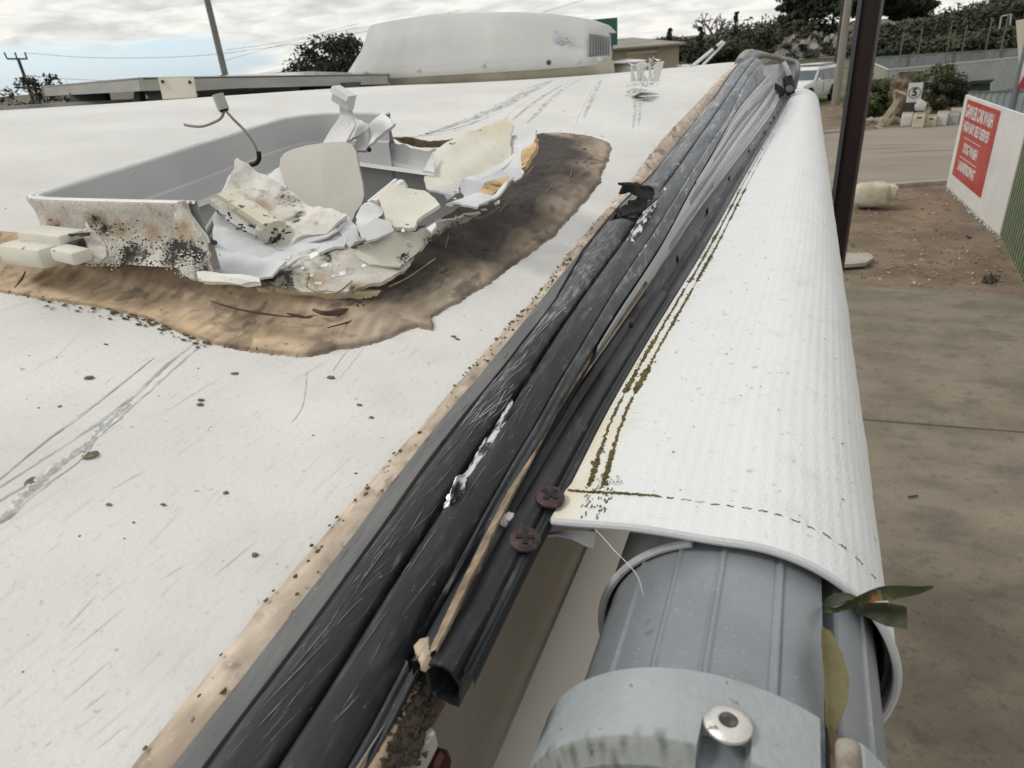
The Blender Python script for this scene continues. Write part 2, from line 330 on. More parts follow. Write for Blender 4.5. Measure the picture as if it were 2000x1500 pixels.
def azr(yaw, pitch=0, roll=0):
    m3 = Matrix.Rotation(yaw, 3, 'Z') @ Matrix.Rotation(pitch, 3, 'X') @ Matrix.Rotation(roll, 3, 'Y'); return np.array([list(m3.col[i]) for i in range(3)])
def lathe(name, prof, c, axis, mat, parent=None, seg=20, **k):
    a = np.array(axis, float); a /= np.linalg.norm(a); u = np.cross(a, [0, 1., 0.1]); u /= np.linalg.norm(u); v = np.cross(a, u)
    V = [np.array(c) + a * h + r * (math.cos(2 * math.pi * j / seg) * u + math.sin(2 * math.pi * j / seg) * v) for r, h in prof for j in range(seg)]
    return mk(name, V, gridf(len(prof), seg, True) + [tuple(range(seg)), tuple(range((len(prof) - 1) * seg, len(prof) * seg))], mat, parent, **k)
_ic = bmesh.new(); bmesh.ops.create_icosphere(_ic, subdivisions=1, radius=1); ICV = [np.array(v.co) for v in _ic.verts]; ICF = [tuple(v.index for v in f.verts) for f in _ic.faces]; _ic.free()
def clumps(name, items, mat, parent=None, **k):
    """items: (centre, radii xyz, jitter)"""
    V = []; F = []
    for c, r, j in items:
        n0 = len(V); rz = random.uniform(0, 6.3); ca, sa = math.cos(rz), math.sin(rz)
        for v in ICV:
            q = v * (1 + random.uniform(-j, j)); x, y = q[0] * ca - q[1] * sa, q[0] * sa + q[1] * ca
            V.append(np.array(c) + np.array([x * r[0], y * r[1], q[2] * r[2]]))
        F += [tuple(i + n0 for i in f) for f in ICF]
    return mk(name, V, F, mat, parent, **k)
def textmesh(name, s, mat, parent, o, xd, yd, size, width=None, depth=.004, bold=.0):
    cu = bpy.data.curves.new(name, 'FONT'); cu.body = s; cu.size = 1; cu.align_x = 'CENTER'; cu.align_y = 'CENTER'; cu.extrude = 0.02; cu.offset = bold; cu.resolution_u = 3
    ob = bpy.data.objects.new(name, cu); COL.objects.link(ob); bpy.context.view_layer.update()
    me = bpy.data.meshes.new_from_object(ob.evaluated_get(bpy.context.evaluated_depsgraph_get())); bpy.data.objects.remove(ob)
    V = np.array([v.co for v in me.vertices]); F = [tuple(p.vertices) for p in me.polygons]
    w = V[:, 0].max() - V[:, 0].min(); sx_ = size if width is None else width / w
    xd = np.array(xd, float); xd /= np.linalg.norm(xd); yd = np.array(yd, float); yd /= np.linalg.norm(yd); nd = np.cross(xd, yd)
    P = [np.array(o) + xd * v[0] * sx_ + yd * v[1] * size + nd * (v[2] * depth / .02 + depth) for v in V]
    return mk(name, P, F, mat, parent, world=True, smooth=False)

# ------------------------------------------------------------------ caravan roof surface
RX = np.array([-2.4, -1.9, -1.45, -1.0, -.66, -.4, -.26, -.2]); RY = np.array([-.4, 0, .4, .8, 1.2, 1.8, 2.4, 3.0, 3.6])
RZ = np.array([[-.10, -.05, -.03, -.06, -.125, -.185, -.225, -.248],
               [-.08, -.045, -.020, -.05, -.125, -.175, -.212, -.229],
               [-.07, -.04, -.018, -.05, -.122, -.165, -.188, -.202],
               [-.07, -.04, -.019, -.048, -.10, -.135, -.157, -.175],
               [-.08, -.05, -.031, -.050, -.088, -.115, -.137, -.150],
               [-.10, -.07, -.049, -.056, -.072, -.092, -.106, -.115],
               [-.12, -.095, -.072, -.082, -.080, -.080, -.081, -.086],
               [-.16, -.13, -.115, -.115, -.112, -.105, -.10, -.10],
               [-.27, -.25, -.24, -.24, -.24, -.24, -.24, -.24]])
def _cub(xs, ys, x):
    i = int(min(max(np.searchsorted(xs, x) - 1, 0), len(xs) - 2)); h = xs[i + 1] - xs[i]; t = min(max((x - xs[i]) / h, -.2), 1.2)
    def sl(k):
        if k == 0: return (ys[1] - ys[0]) / (xs[1] - xs[0])
        if k == len(xs) - 1: return (ys[-1] - ys[-2]) / (xs[-1] - xs[-2])
        return (ys[k + 1] - ys[k - 1]) / (xs[k + 1] - xs[k - 1])
    a, bb2 = sl(i) * h, sl(i + 1) * h; t2, t3 = t * t, t ** 3
    return (2 * t3 - 3 * t2 + 1) * ys[i] + (t3 - 2 * t2 + t) * a + (-2 * t3 + 3 * t2) * ys[i + 1] + (t3 - t2) * bb2
def rz(x, y): return _cub(RY, np.array([_cub(RX, RZ[i], x) for i in range(len(RY))]), y)
def roofhit(px, py, lift=0):
    d = ray(px, py); d = d / math.hypot(d[0], d[1]); lo, hi = .02, 4.0; t = lo; last = lo
    while t < hi:
        if d[2] * t < rz(d[0] * t, d[1] * t) + lift: break
        last = t; t += .01 + t * .01
    a, bq = last, t
    for _ in range(18):
        mm = (a + bq) / 2
        if d[2] * mm < rz(d[0] * mm, d[1] * mm) + lift: bq = mm
        else: a = mm
    return d * a

caravan = empty('caravan', (-1.3, 1.6, -H), 'white caravan whose dirty scratched roof and black edge rails fill the foreground', 'caravan')
HX0, HX1, HY0, HY1 = -.605, -.30, .40, .785
xs = np.r_[np.linspace(-2.4, -1.6, 12), np.linspace(-1.55, -.72, 26), np.linspace(-.70, -.18, 70)]
ys = np.r_[np.linspace(-.35, .0, 10), np.linspace(.02, 1.3, 110), np.linspace(1.33, 3.6, 60)]
V = [(x, y, rz(x, y)) for x in xs for y in ys]; nxs, nys = len(xs), len(ys); F = []
for i in range(nxs - 1):
    for j in range(nys - 1):
        cxx, cyy = (xs[i] + xs[i + 1]) / 2, (ys[j] + ys[j + 1]) / 2
        if HX0 < cxx < HX1 and HY0 < cyy < HY1: continue
        F.append((i * nys + j, (i + 1) * nys + j, (i + 1) * nys + j + 1, i * nys + j + 1))
mk('roof', V, F, roof_m, caravan, thick=0)
# ceiling space seen down the hole
box('ceiling_cavity', (-.45, .60, -.30), (.42, .50, .012), pm('cavity_floor', (.30, .30, .31), (.42, .42, .43), sc=9, rough=.5), caravan)

# ---- longitudinal lines of the edge rail: pixels of the survey -> fixed x, height from the ray
def line(pts, x): return np.array([onX(a, bq, x) for a, bq in pts])
LN = {'seal': line([(270, 1498), (320, 1434), (390, 1340), (442, 1260), (505, 1200), (620, 1060), (715, 950), (765, 895), (845, 810), (900, 754), (950, 675), (1001, 630), (1073, 558), (1120, 477), (1173, 427), (1210, 380), (1237, 350), (1276, 292), (1308, 258), (1346, 218), (1380, 183), (1424, 132), (1445, 121)], -.2),
      'strip': line([(350, 1500), (390, 1444), (440, 1378), (478, 1318), (530, 1250), (600, 1180), (740, 985), (820, 870), (875, 810), (900, 783), (996, 668), (1068, 577), (1128, 500), (1167, 460), (1207, 400), (1267, 353), (1347, 250), (1383, 210), (1428, 140), (1447, 120)], -.186),
      'g12': line([(560, 1480), (614, 1376), (672, 1284), (760, 1145), (842, 1018), (899, 939), (959, 850), (991, 800), (1068, 682), (1140, 572), (1198, 500), (1233, 450), (1260, 407), (1290, 376), (1350, 289), (1410, 204), (1428, 178), (1457, 134), (1474, 114)], -.15),
      't2R': line([(688, 1498), (760, 1368), (812, 1280), (863, 1150), (916, 1049), (976, 960), (1036, 850), (1063, 800), (1099, 740), (1171, 620), (1219, 541), (1282, 450), (1324, 380), (1366, 314), (1436, 210), (1447, 176), (1474, 140), (1486, 126)], -.128),
      'flat': line([(700, 1478), (760, 1395), (840, 1224), (880, 1140), (1000, 932), (1050, 855), (1128, 728), (1171, 649), (1224, 570), (1274, 500), (1306, 448), (1350, 360), (1382, 312), (1420, 242), (1442, 206), (1460, 185)], -.122)}
def lz(k, y):
    P = LN[k]; q = np.polyfit(P[:, 1], P[:, 2], 5) if k not in _pf else _pf[k]; _pf[k] = q
    yy = min(max(y, P[0, 1]), P[-1, 1]); return np.polyval(q, yy) + (y - yy) * .05
_pf = {}
def lz_i(k, y):      # smoothed interpolation of the survey
    P = LN[k]; yy = P[:, 1]; z = P[:, 2]
    w = .035 + .09 * y; return np.interp(np.linspace(y - w, y + w, 9), yy, z).mean() + min(0, y - yy[0]) * .03
def lxoff(y): return 0
YS = np.r_[np.linspace(.03, 1.0, 330), np.linspace(1.01, 2.5, 60)]
TL = np.array([onZ(a, bq, -.212) for a, bq in [(820, 1256), (880, 1150), (916, 1085), (964, 1004), (1010, 932), (1058, 855), (1109, 774), (1183, 673), (1255, 570), (1303, 500), (1336, 450), (1392, 374), (1460, 286), (1492, 244), (1516, 208)]])
TR = np.array([onZ(a, bq, -.212) for a, bq in [(900, 1375), (1040, 1085), (1120, 935), (1186, 800), (1280, 640), (1368, 500), (1396, 450), (1456, 340), (1480, 300), (1530, 216), (1549, 179)]])
def txl(y): return np.interp([y * .9, y, y * 1.1], TL[:, 1], TL[:, 0]).mean()
def txr(y): return np.interp([y * .9, y, y * 1.1], TR[:, 1], TR[:, 0]).mean()
def ribbon(name, prof, ys_, mat, parent, tintf=None, thick=0, jit=0, caps=False, **k):
    """prof(y) -> list of (x,z) across; swept along y"""
    V = []; T = []
    for y in ys_:
        pr = prof(y)
        for q, (x, z) in enumerate(pr):
            V.append((x + jit * nz3((x * 9, y, z), 20), y, z + jit * nz3((x * 9 + 4, y, z), 24)))
            if tintf: T.append(tintf(x, y, q / (len(pr) - 1)))
    n = len(prof(ys_[0])); F = gridf(len(ys_), n)
    if caps: F += [tuple(range(n)), tuple(range((len(ys_) - 1) * n, len(ys_) * n))]
    return mk(name, V, F, mat, parent, thick=thick, tint=T or None, **k)
def arc(x0, z0, x1, z1, h, n=10, skew=0, dip=0):
    out = []
    for i in range(n + 1):
        s = i / n; out.append((x0 + (x1 - x0) * (s - skew * math.sin(2 * math.pi * s) / 6), z0 + (z1 - z0) * s + h * math.sin(math.pi * s) ** .5 - dip * (1 if i in (0, n) else 0)))
    return out
# aged tan sealant beside the rail, bare and darker in places
def sealprof(y):
    j = .0020 * nz3((0, y, 3), 18) + .0012 * nz3((0, y, 5), 60)
    mid = .35 if .62 < y < .70 else 1
    x0 = -.2 + j; x1 = -.184; z0 = lz_i('seal', y); z1 = lz_i('strip', y)
    return [(x0 - .0005, z0 - .004), (x0, z0 + .0008)] + [(x0 + (x1 - x0) * s, z0 + (z1 - z0) * s + .0022 * math.sin(math.pi * min(1, s * 1.2)) * mid) for s in np.linspace(.12, 1, 7)]
ribbon('rail_sealant', sealprof, np.r_[np.linspace(.03, 1.0, 260), np.linspace(1.01, 2.5, 90)], seal_m, caravan,
       tintf=lambda x, y, s: np.array([1.12, 1.12, 1.12]) * (1 if y > .3 else 1.10) * (1 + .38 * min(1, max(0, (y - .6) / .5))) * (1 + .35 * nz3((x * 4, y, 0), 70)) * np.array([.88, .95, 1.08 + .06 * min(1, y)]) * (.8 if s > .9 else 1))
def gx(k): return {'strip': -.186, 'g12': -.15, 't2R': -.128, 'flat': -.122}[k]
def fl(y): return min(1, max(0, (.62 - y) / .12))        # the flat outer flange closes up further along
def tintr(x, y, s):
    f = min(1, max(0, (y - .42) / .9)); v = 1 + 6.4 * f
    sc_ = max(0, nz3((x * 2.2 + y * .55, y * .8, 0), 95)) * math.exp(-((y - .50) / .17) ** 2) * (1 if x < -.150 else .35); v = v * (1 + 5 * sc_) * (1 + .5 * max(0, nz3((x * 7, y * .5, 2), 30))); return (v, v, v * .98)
def p_flange(y):
    w = .0105 * fl(y) + .0008; z = lz_i('strip', y); return [(-.1865, z - .006), (-.186, z + .002), (-.186 + w * .5, z + .0032), (-.186 + w, z + .0026), (-.186 + w + .001, z - .004)]
ribbon('rail_flange', p_flange, YS, rubg_m, caravan, jit=.0005)
def p_t1(y):
    x0 = -.186 + .0105 * fl(y) + .0022; a, bq = lz_i('strip', y), lz_i('g12', y); return [(x0, a - .008)] + arc(x0, a + .000, -.1508, bq - .001, .0072, 18) + [(-.1505, bq - .010)]
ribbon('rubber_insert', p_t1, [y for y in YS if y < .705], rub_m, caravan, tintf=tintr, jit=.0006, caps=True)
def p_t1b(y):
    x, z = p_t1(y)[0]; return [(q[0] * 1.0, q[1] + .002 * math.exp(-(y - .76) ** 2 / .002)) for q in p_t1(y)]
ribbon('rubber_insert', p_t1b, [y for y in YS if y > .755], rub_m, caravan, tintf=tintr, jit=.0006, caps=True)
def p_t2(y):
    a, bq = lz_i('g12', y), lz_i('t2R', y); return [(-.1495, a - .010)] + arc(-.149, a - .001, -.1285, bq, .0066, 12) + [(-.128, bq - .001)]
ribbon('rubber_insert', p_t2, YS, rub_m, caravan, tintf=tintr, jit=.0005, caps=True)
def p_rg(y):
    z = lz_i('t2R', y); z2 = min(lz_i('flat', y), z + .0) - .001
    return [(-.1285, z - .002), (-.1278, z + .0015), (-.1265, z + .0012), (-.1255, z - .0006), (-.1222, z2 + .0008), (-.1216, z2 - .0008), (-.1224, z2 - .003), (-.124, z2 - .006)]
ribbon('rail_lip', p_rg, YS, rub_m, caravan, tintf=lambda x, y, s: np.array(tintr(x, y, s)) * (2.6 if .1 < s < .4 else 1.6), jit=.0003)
# dark core under the rails so the joints read as gaps
ribbon('rail_channel', lambda y: [(-.186, lz_i('strip', y) - .006), (-.15, lz_i('g12', y) - .010), (-.122, lz_i('flat', y) - .012)], YS, black_m, caravan)
# torn rubber at the break
br = [onX(1225, 390, -.17), onX(1250, 372, -.168), onX(1280, 385, -.155)]
patch('torn_rubber', [[onY(1208, 358, .70), onY(1228, 356, .71), onY(1255, 362, .73), onY(1278, 372, .74)], [onY(1216, 362, .70), onY(1236, 361, .71), onY(1258, 370, .73), onY(1280, 380, .74)], [onY(1210, 380, .70), onY(1230, 376, .71), onY(1256, 386, .72), onY(1276, 392, .73)]], black_m, caravan, nu=14, nv=12, thick=.002, jag=.0008, rough=.002)
shard('torn_rubber', [onY(1208, 357, .70), onY(1222, 360, .70), onY(1240, 362, .715), onY(1262, 366, .73), onY(1258, 372, .73), onY(1232, 366, .715), onY(1214, 363, .70)], black_m, caravan, thick=.0015)
patch('torn_rubber', [[onY(1262, 374, .75), onY(1275, 366, .76), onY(1284, 375, .76)], [onY(1270, 390, .75), onY(1282, 378, .755), onY(1290, 384, .755)], [onY(1258, 400, .73), onY(1274, 398, .735), onY(1286, 392, .74)]], rubg_m, caravan, nu=10, nv=8, thick=.002, jag=.001, rough=.002)
patch('torn_rubber', [[onY(1232, 386, .70), onY(1250, 384, .71), onY(1270, 388, .72)], [onY(1212, 408, .685), onY(1240, 402, .70), onY(1262, 402, .71)], [onY(1222, 420, .68), onY(1244, 412, .69), onY(1256, 408, .70)]], black_m, caravan, nu=10, nv=8, thick=.003, jag=.002, rough=.003)
# chewed aluminium between the two inserts
def chew(pts, x, w, name='torn_metal', n=26):
    P = spl([onX(a, bq, x) + np.array([0, 0, .0035]) for a, bq in pts], n); V = []; F = []
    for i, p in enumerate(P):
        ww = w * (.35 + .65 * math.sin(math.pi * (i + .7) / (n + .6))) * random.uniform(.8, 1.1)
        for q, s in enumerate((-.5, 0, .5)): V.append(p + np.array([s * ww, random.uniform(-.001, .001), random.uniform(-.0004, .0008) + .0016 - abs(s) * .0035]))
    return mk(name, V, gridf(n, 3), alu_m, caravan, thick=.0006, ang=12)
chew([(868, 1028), (880, 1002), (893, 975), (903, 950), (908, 944)], -.1445, .0085, n=18); shard('torn_metal', [onX(a_, b_, -.144) + np.array([0, 0, .0068]) for a_, b_ in [(893, 952), (911, 948), (908, 976), (893, 1004), (880, 1018), (882, 985)]], alu_m, caravan, thick=.0005, jag=.0006, res=.004, rough=.001)
chew([(905, 948), (925, 922), (948, 885), (972, 850), (985, 825), (1000, 795)], -.1455, .0062)
chew([(1222, 545), (1228, 510), (1232, 480), (1245, 455), (1262, 425), (1280, 405)], -.140, .010, n=36)
chew([(928, 772), (936, 762), (942, 752)], -.183, .004, n=8)
for q in range(14):
    a = onX(1225 + q * 5 + random.uniform(-4, 4), 500 - q * 9, -.14); shard('torn_metal', [a + np.array([0, 0, .004]), a + np.array([.004, .004, .007]), a + np.array([.001, .011, .008])], alu_m, caravan, thick=.0004, res=.02)

# hairline scuffs scraped into the inserts, and faint scratches in the paint
def hairs(name, segs, mat):
    V = []; F = []
    for P, w in segs:
        k = len(V); n = len(P)
        for i, p in enumerate(P):
            t_ = np.array(P[min(i + 1, n - 1)]) - np.array(P[max(i - 1, 0)]); sd_v = np.cross(t_, [0, 0, 1.]); sd_v /= np.linalg.norm(sd_v) + 1e-9; ww = w * math.sin(math.pi * (i + .4) / (n - .2)); V += [np.array(p) - sd_v * ww, np.array(p) + sd_v * ww]
        F += [(k + 2 * i, k + 2 * i + 1, k + 2 * i + 3, k + 2 * i + 2) for i in range(n - 1)]
    return tag(mk(name, V, F, mat, caravan, smooth=False), kind='stuff')
def on_prof(pf, y, u):
    pr = pf(y)[1:-1]; q = u * (len(pr) - 1); i = min(int(q), len(pr) - 2); f = q - i; return np.array([pr[i][0] * (1 - f) + pr[i + 1][0] * f, y, pr[i][1] * (1 - f) + pr[i + 1][1] * f + .0005])
for nm_, pf_, cnt, y0_, y1_, mat_ in [('scuff', p_t1, 190, .30, .69, 'scuff_grey'), ('scuff', p_t1, 60, .08, .30, 'scuff_dim'), ('scuff', p_t2, 80, .12, .75, 'scuff_dim')]:
    sg_ = []
    for q in range(cnt):
        y = random.uniform(y0_, y1_); u = random.uniform(.12, .85); L_ = random.uniform(.004, .035); du = random.gauss(.12, .16) * (L_ / .03)
        sg_.append(([on_prof(pf_, min(y + L_ * f, .70), min(.95, max(.05, u + du * f))) for f in (0, .25, .5, .75, 1)], random.uniform(.00008, .00030)))
    hairs(nm_, sg_, pm(mat_, (.20, .20, .20), (.36, .36, .35), sc=200) if mat_ == 'scuff_grey' else pm(mat_, (.07, .072, .075), (.14, .14, .14), sc=200))
sg_ = []
for q in range(34):
    a_, b_ = random.uniform(0, 760), random.uniform(700, 1480); L_ = random.uniform(20, 150); t_ = R(-40) + random.gauss(0, .10)
    if a_ + L_ > 300 + .8 * (1470 - b_) : continue
    sg_.append(([roofhit(a_ + L_ * f * math.cos(t_), b_ + L_ * f * math.sin(t_)) + np.array([0, 0, .0004]) for f in (0, .25, .5, .75, 1)], random.uniform(.00007, .0002)))
hairs('fine_scratch', sg_, pm('scratch_dim', (.46, .455, .44), (.60, .595, .58), sc=90))

# ---- sail track
def p_fl(y):   # sloping flange between bead and channel
    xl, xr = txl(y), txr(y); w = xr - xl; b0 = xl + w * .02; z = -.212
    return [(xl, z - .010), (b0, z - .001), (b0 + w * .12, z + .0008), (xl + w * .42, z - .0015), (xl + w * .44, z + .0012), (xl + w * .50, z + .0015), (xl + w * .53, z - .0015), (xl + w * .60, z - .0035), (xl + w * .72, z - .001), (xl + w * .86, z + .0022), (xl + w * .97, z + .001), (xr, z - .0025), (xr - .001, z - .007)]
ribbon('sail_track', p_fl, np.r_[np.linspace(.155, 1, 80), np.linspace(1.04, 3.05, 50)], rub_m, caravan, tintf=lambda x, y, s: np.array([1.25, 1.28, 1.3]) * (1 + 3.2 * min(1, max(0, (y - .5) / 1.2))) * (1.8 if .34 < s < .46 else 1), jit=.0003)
# the open C of the track's near end
V = []; cc = onZ(868, 1322, -.226)
prof = [onY(a, bq, .150) for a, bq in [(828, 1300), (842, 1296), (866, 1300), (884, 1312), (897, 1332), (905, 1322), (903, 1345), (897, 1381), (880, 1376), (852, 1362), (838, 1350)]]
P0 = np.array(prof); mk('sail_track_end', np.concatenate([P0 + np.array([.5 * (txl(y) + txr(y)) - .5 * (txl(.15) + txr(.15)), y - .15, -.0030 * min(1, (y - .15) / .03)]) for y in np.linspace(.15, .60, 14)]), gridf(14, len(P0), True), rub_m, caravan, thick=.0012, ang=30)
shard('sail_track_end', [onY(a, bq, .172) for a, bq in [(832, 1302), (845, 1297), (866, 1301), (884, 1314), (897, 1334), (895, 1378), (868, 1368), (840, 1350)]], pm('track_inside', (.02, .021, .024), (.05, .05, .055), sc=90, rough=.6), caravan, thick=.001)
# dark groove line beside the fabric, seen as the outer lip
# tan bead between rail and track, then the white wall that shows beyond
def p_bead(y):
    aL = .1222 / -(min(lz_i('t2R', y), lz_i('t2R', y)) - .001); aT = -txl(y) / .212; aT = min(aT, aL - .016); am = (aL + aT) / 2; w = .0010 * nz3((0, y, 0), 110)
    return [(-aL * 1.01 * .2055, -.2055), (-aL * .2040, -.2040), (-am * .2025, -.2025 + w), (-(aT * .6 + am * .4) * .2040, -.2040), (-aT * .2075, -.2080)]
ribbon('sealant_bead', p_bead, np.linspace(.155, .62, 230), seal_m, caravan, tintf=lambda x, y, s: np.array((.56, .56, .54) if y < .30 else (.36, .37, .35)) * (1 + .8 * nz3((x * 3, y, 0), 160)), jit=.0005)
def p_fill(y): return [(-.1236, lz_i('flat', y) - .0065), (-.1216 + (txl(y) - .003 + .1216) * .5, -.5 * .211 + .5 * (lz_i('flat', y) - .003)), (txl(y) - .002, -.2105)]
ribbon('rail_backing', p_fill, np.linspace(.155, .47, 30), rub_m, caravan)
alw_m = pm('wall_moulding_white', (.66, .67, .69), (.74, .75, .77), sc=8, st=(1, .3, 1), rough=.3, spots=[((.48, .49, .50), 10, .5, .7, (30, .5, 30), .7)])
alg_m = pm('wall_moulding_grey', (.40, .41, .44), (.46, .47, .50), sc=6, st=(1, .3, 1), rough=.22, coat=.4)
def p_wall(y):
    x0, z0 = -.1216, lz_i('flat', y) - .006; x1, z1 = txl(y) - .0005, -.213
    return [(x0 + (x1 - x0) * s, z0 + (z1 - z0) * s - .004 * math.sin(math.pi * s)) for s in np.linspace(0, 1, 6)]
ribbon('edge_moulding', p_wall, np.r_[np.linspace(.44, 1, 40), np.linspace(1.04, 2.95, 50)], alw_m, caravan)
def bar(s0, s1, y0, y1, mat, lift, n=40, name='moulding_rib', drift=0):
    def pf(y):
        q = p_wall(y); x0, z0 = q[0]; x1, z1 = q[-1]; f = (y - y0) / (y1 - y0); w = math.sin(math.pi * min(1, .08 + f * .9)) ** .4
        c = (s0 + s1) / 2 + drift * (1 - f); hw = (s1 - s0) / 2 * w
        return [(x0 + (x1 - x0) * s, z0 + (z1 - z0) * s + lift * l) for s, l in ((c - hw, -.4), (c - hw * .8, .8), (c, 1.05), (c + hw * .8, .8), (c + hw, -.4))]
    ribbon(name, pf, np.linspace(y0, y1, n), mat, caravan)
bar(.10, .20, 1.15, 2.85, alg_m, .006, drift=.1); bar(.22, .32, .95, 2.8, alw_m, .009, drift=-.1); bar(.36, .50, .9, 2.85, alg_m, .006, drift=-.05)
bar(.52, .64, .62, 2.75, alw_m, .009, drift=.12); bar(.66, .78, .70, 2.85, alg_m, .005, drift=.1); bar(.84, .93, 1.1, 2.85, alw_m, .008)
# screws
def screw(p, r, ax, mat=screw_m, parent=caravan):
    s = lathe('screw', [(r * .9, -.0005), (r, .0004), (r * .97, .0014), (r * .75, .0024), (r * .35, .0030), (r * .02, .0031)], p, ax, mat, parent, seg=20)
    a = np.array(ax, float); a /= np.linalg.norm(a); u = np.cross(a, [0, 1, .1]); u /= np.linalg.norm(u); v = np.cross(a, u)
    c = np.array(p) + a * .0030; q = random.uniform(0, 1.5); uu = math.cos(q) * u + math.sin(q) * v; vv = np.cross(a, uu)
    V, F = boxv(c, (r * 1.15, r * .28, .001), [uu, vv, a]); V2, F2 = boxv(c, (r * .28, r * 1.15, .0012), [uu, vv, a])
    mk('screw_slot', list(V) + list(V2), F + [tuple(i + 8 for i in f) for f in F2], black_m, s, smooth=False)
screw(onZ(1074, 973, -.2075), .0078, (.15, -.12, 1)); screw(onZ(1025, 1056, -.2078), .0078, (.15, -.12, 1))
lathe('stripped_hole', [(.0052, 0), (.005, .0016), (.0035, .0008), (.003, -.001)], onZ(996, 1018, -.2105), (0, 0, 1), pm('pale_hole', (.35, .33, .31), (.6, .58, .56), sc=300, rough=.7), caravan, seg=12)
clumps('stripped_hole', [(onZ(996, 1010, -.2095), (.003, .004, .002), .2)], pm('chipped_white', (.7, .7, .7)), caravan)
for a, bq, r in [(1232, 637, .0034), (1323, 505, .0036), (1381, 412, .0038), (1424, 349, .0036), (1463, 295, .0036), (1493, 258, .0034), (1504, 240, .0034), (1511, 230, .0034), (1518, 219, .003), (1524, 209, .003), (1530, 199, .003), (1535, 190, .003)]:
    p = onZ(a, bq, -.2085); clumps('track_fastener', [(p, (r * .55, r * 1.0, r * 1.3), .1)], black_m, caravan)
# end corner of the roof: rails wrap over into a grey moulded corner with a catch
ycn = 2.95
rail_end = [onY(1457, 131, 2.4), onY(1470, 112, 2.62), onY(1484, 107, 2.85), onY(1505, 110, ycn), onY(1532, 116, ycn + .03), onY(1556, 122, ycn + .03), onY(1558, 140, ycn), onY(1552, 172, 2.98)]
tube('corner_trim', rail_end, [.018, .018, .014, .010, .009, .009, .008], rubg_m, caravan, n=40, seg=10, tint=np.full((400, 3), 1.6))
tube('corner_trim', [onY(1445, 124, 2.35), onY(1458, 108, 2.6), onY(1475, 104, 2.9), onY(1500, 108, 3.0)], [.016, .018, .014, .008], rubg_m, caravan, n=30, seg=10, tint=np.full((300, 3), 2.0))
cg_m = pm('corner_plastic', (.20, .205, .21), (.36, .36, .37), sc=16, rough=.15, coat=.6, spots=[((.62, .62, .6), 22, .58, .66), ((.05, .05, .05), 18, .62, .7)])
shard('corner_panel', [onY(1482, 132, 2.9), onY(1500, 127, 2.95), onY(1524, 125, 2.97), onY(1552, 124, 3.0), onY(1556, 150, 3.0), onY(1550, 180, 2.98), onY(1520, 200, 2.9), onY(1495, 215, 2.8), onY(1455, 205, 2.5), onY(1462, 165, 2.6)], cg_m, caravan, thick=.004, res=.03, rough=.004)
shard('corner_panel', [onY(1488, 130, 2.88), onY(1519, 126, 2.92), onY(1516, 165, 2.88), onY(1510, 192, 2.85), onY(1470, 186, 2.6), onY(1476, 150, 2.7)], alg_m, caravan, thick=.003, res=.03, rough=.004)
shard('corner_panel', [onY(1513, 164, 2.83), onY(1530, 176, 2.83), onY(1532, 186, 2.82), onY(1512, 196, 2.8)], black_m, caravan, thick=.01, res=.03)
ct = lathe('corner_catch', [(.016, -.02), (.018, 0), (.018, .04), (.013, .045)], onY(1542, 172, 2.85), RM @ np.array([-.15, -1, 0.1]), black_m, caravan)
tube('corner_catch', [onY(1531, 122, 2.86), onY(1537, 135, 2.85), onY(1541, 147, 2.85)], .008, alg_m, caravan, n=8, seg=8)
lathe('corner_catch', [(.012, 0), (.014, .01), (.010, .022)], onY(1541, 176, 2.82), (0, -1, .3), rubg_m, caravan)

# ---- side wall under the rail
wx = -.128
def quadz(pts): return pts
V = [(wx, y, z) for y in np.linspace(.02, 2.9, 20) for z in (-.238, -.26, -.28, -.30, -.32, -.34, -.355, -.366)]
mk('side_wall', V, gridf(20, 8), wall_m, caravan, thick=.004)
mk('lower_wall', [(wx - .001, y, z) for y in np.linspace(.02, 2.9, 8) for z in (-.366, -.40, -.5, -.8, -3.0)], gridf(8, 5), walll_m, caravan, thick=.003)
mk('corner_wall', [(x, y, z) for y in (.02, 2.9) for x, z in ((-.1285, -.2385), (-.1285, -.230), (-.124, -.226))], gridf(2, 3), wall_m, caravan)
ribbon('wall_sealant', lambda y: [(-.1265, -.2265), (-.121, -.2275), (-.117, -.229), (-.111, -.236)], np.linspace(.03, .157, 30), seal_m, caravan, tintf=lambda x, y, s: (.75, .72, .68) if s < .45 else (.28, .24, .2), jit=.002)
clumps('dirt_crust', [(onZ(random.gauss(826, 16) - (q % 12) * 4, 1310 + (q % 12) * 16 + random.uniform(-8, 8), -.228), (random.uniform(.0006, .0016), .0013, .0009), .6) for q in range(520)], pm('dark_dirt', (.010, .007, .005), (.045, .032, .022), sc=300, rough=.95), caravan)
clumps('sealant_drip', [(onZ(824 + q * 3, 1262 + q * 11, -.206), (.003 - .0003 * q, .004, .003), .15) for q in range(4)], pm('drip', (.45, .36, .27)), caravan)
wb = shard('timber_edge', [onZ(a, bq, -.231) for a, bq in [(842, 1421), (850, 1430), (812, 1500), (800, 1540), (745, 1540), (772, 1500), (810, 1448)]], pm('white_timber', (.36, .335, .30), (.46, .43, .40), sc=30, rough=.7, spots=[((.16, .1, .07), 90, .62, .7)]), caravan, thick=.008)
lathe('marker_light', [(.006, -.004), (.006, .003), (.004, .005)], onZ(852, 1490, -.27), (1, -.1, .2), pm('dark_red_lens', (.06, .008, .008), rough=.35), caravan)

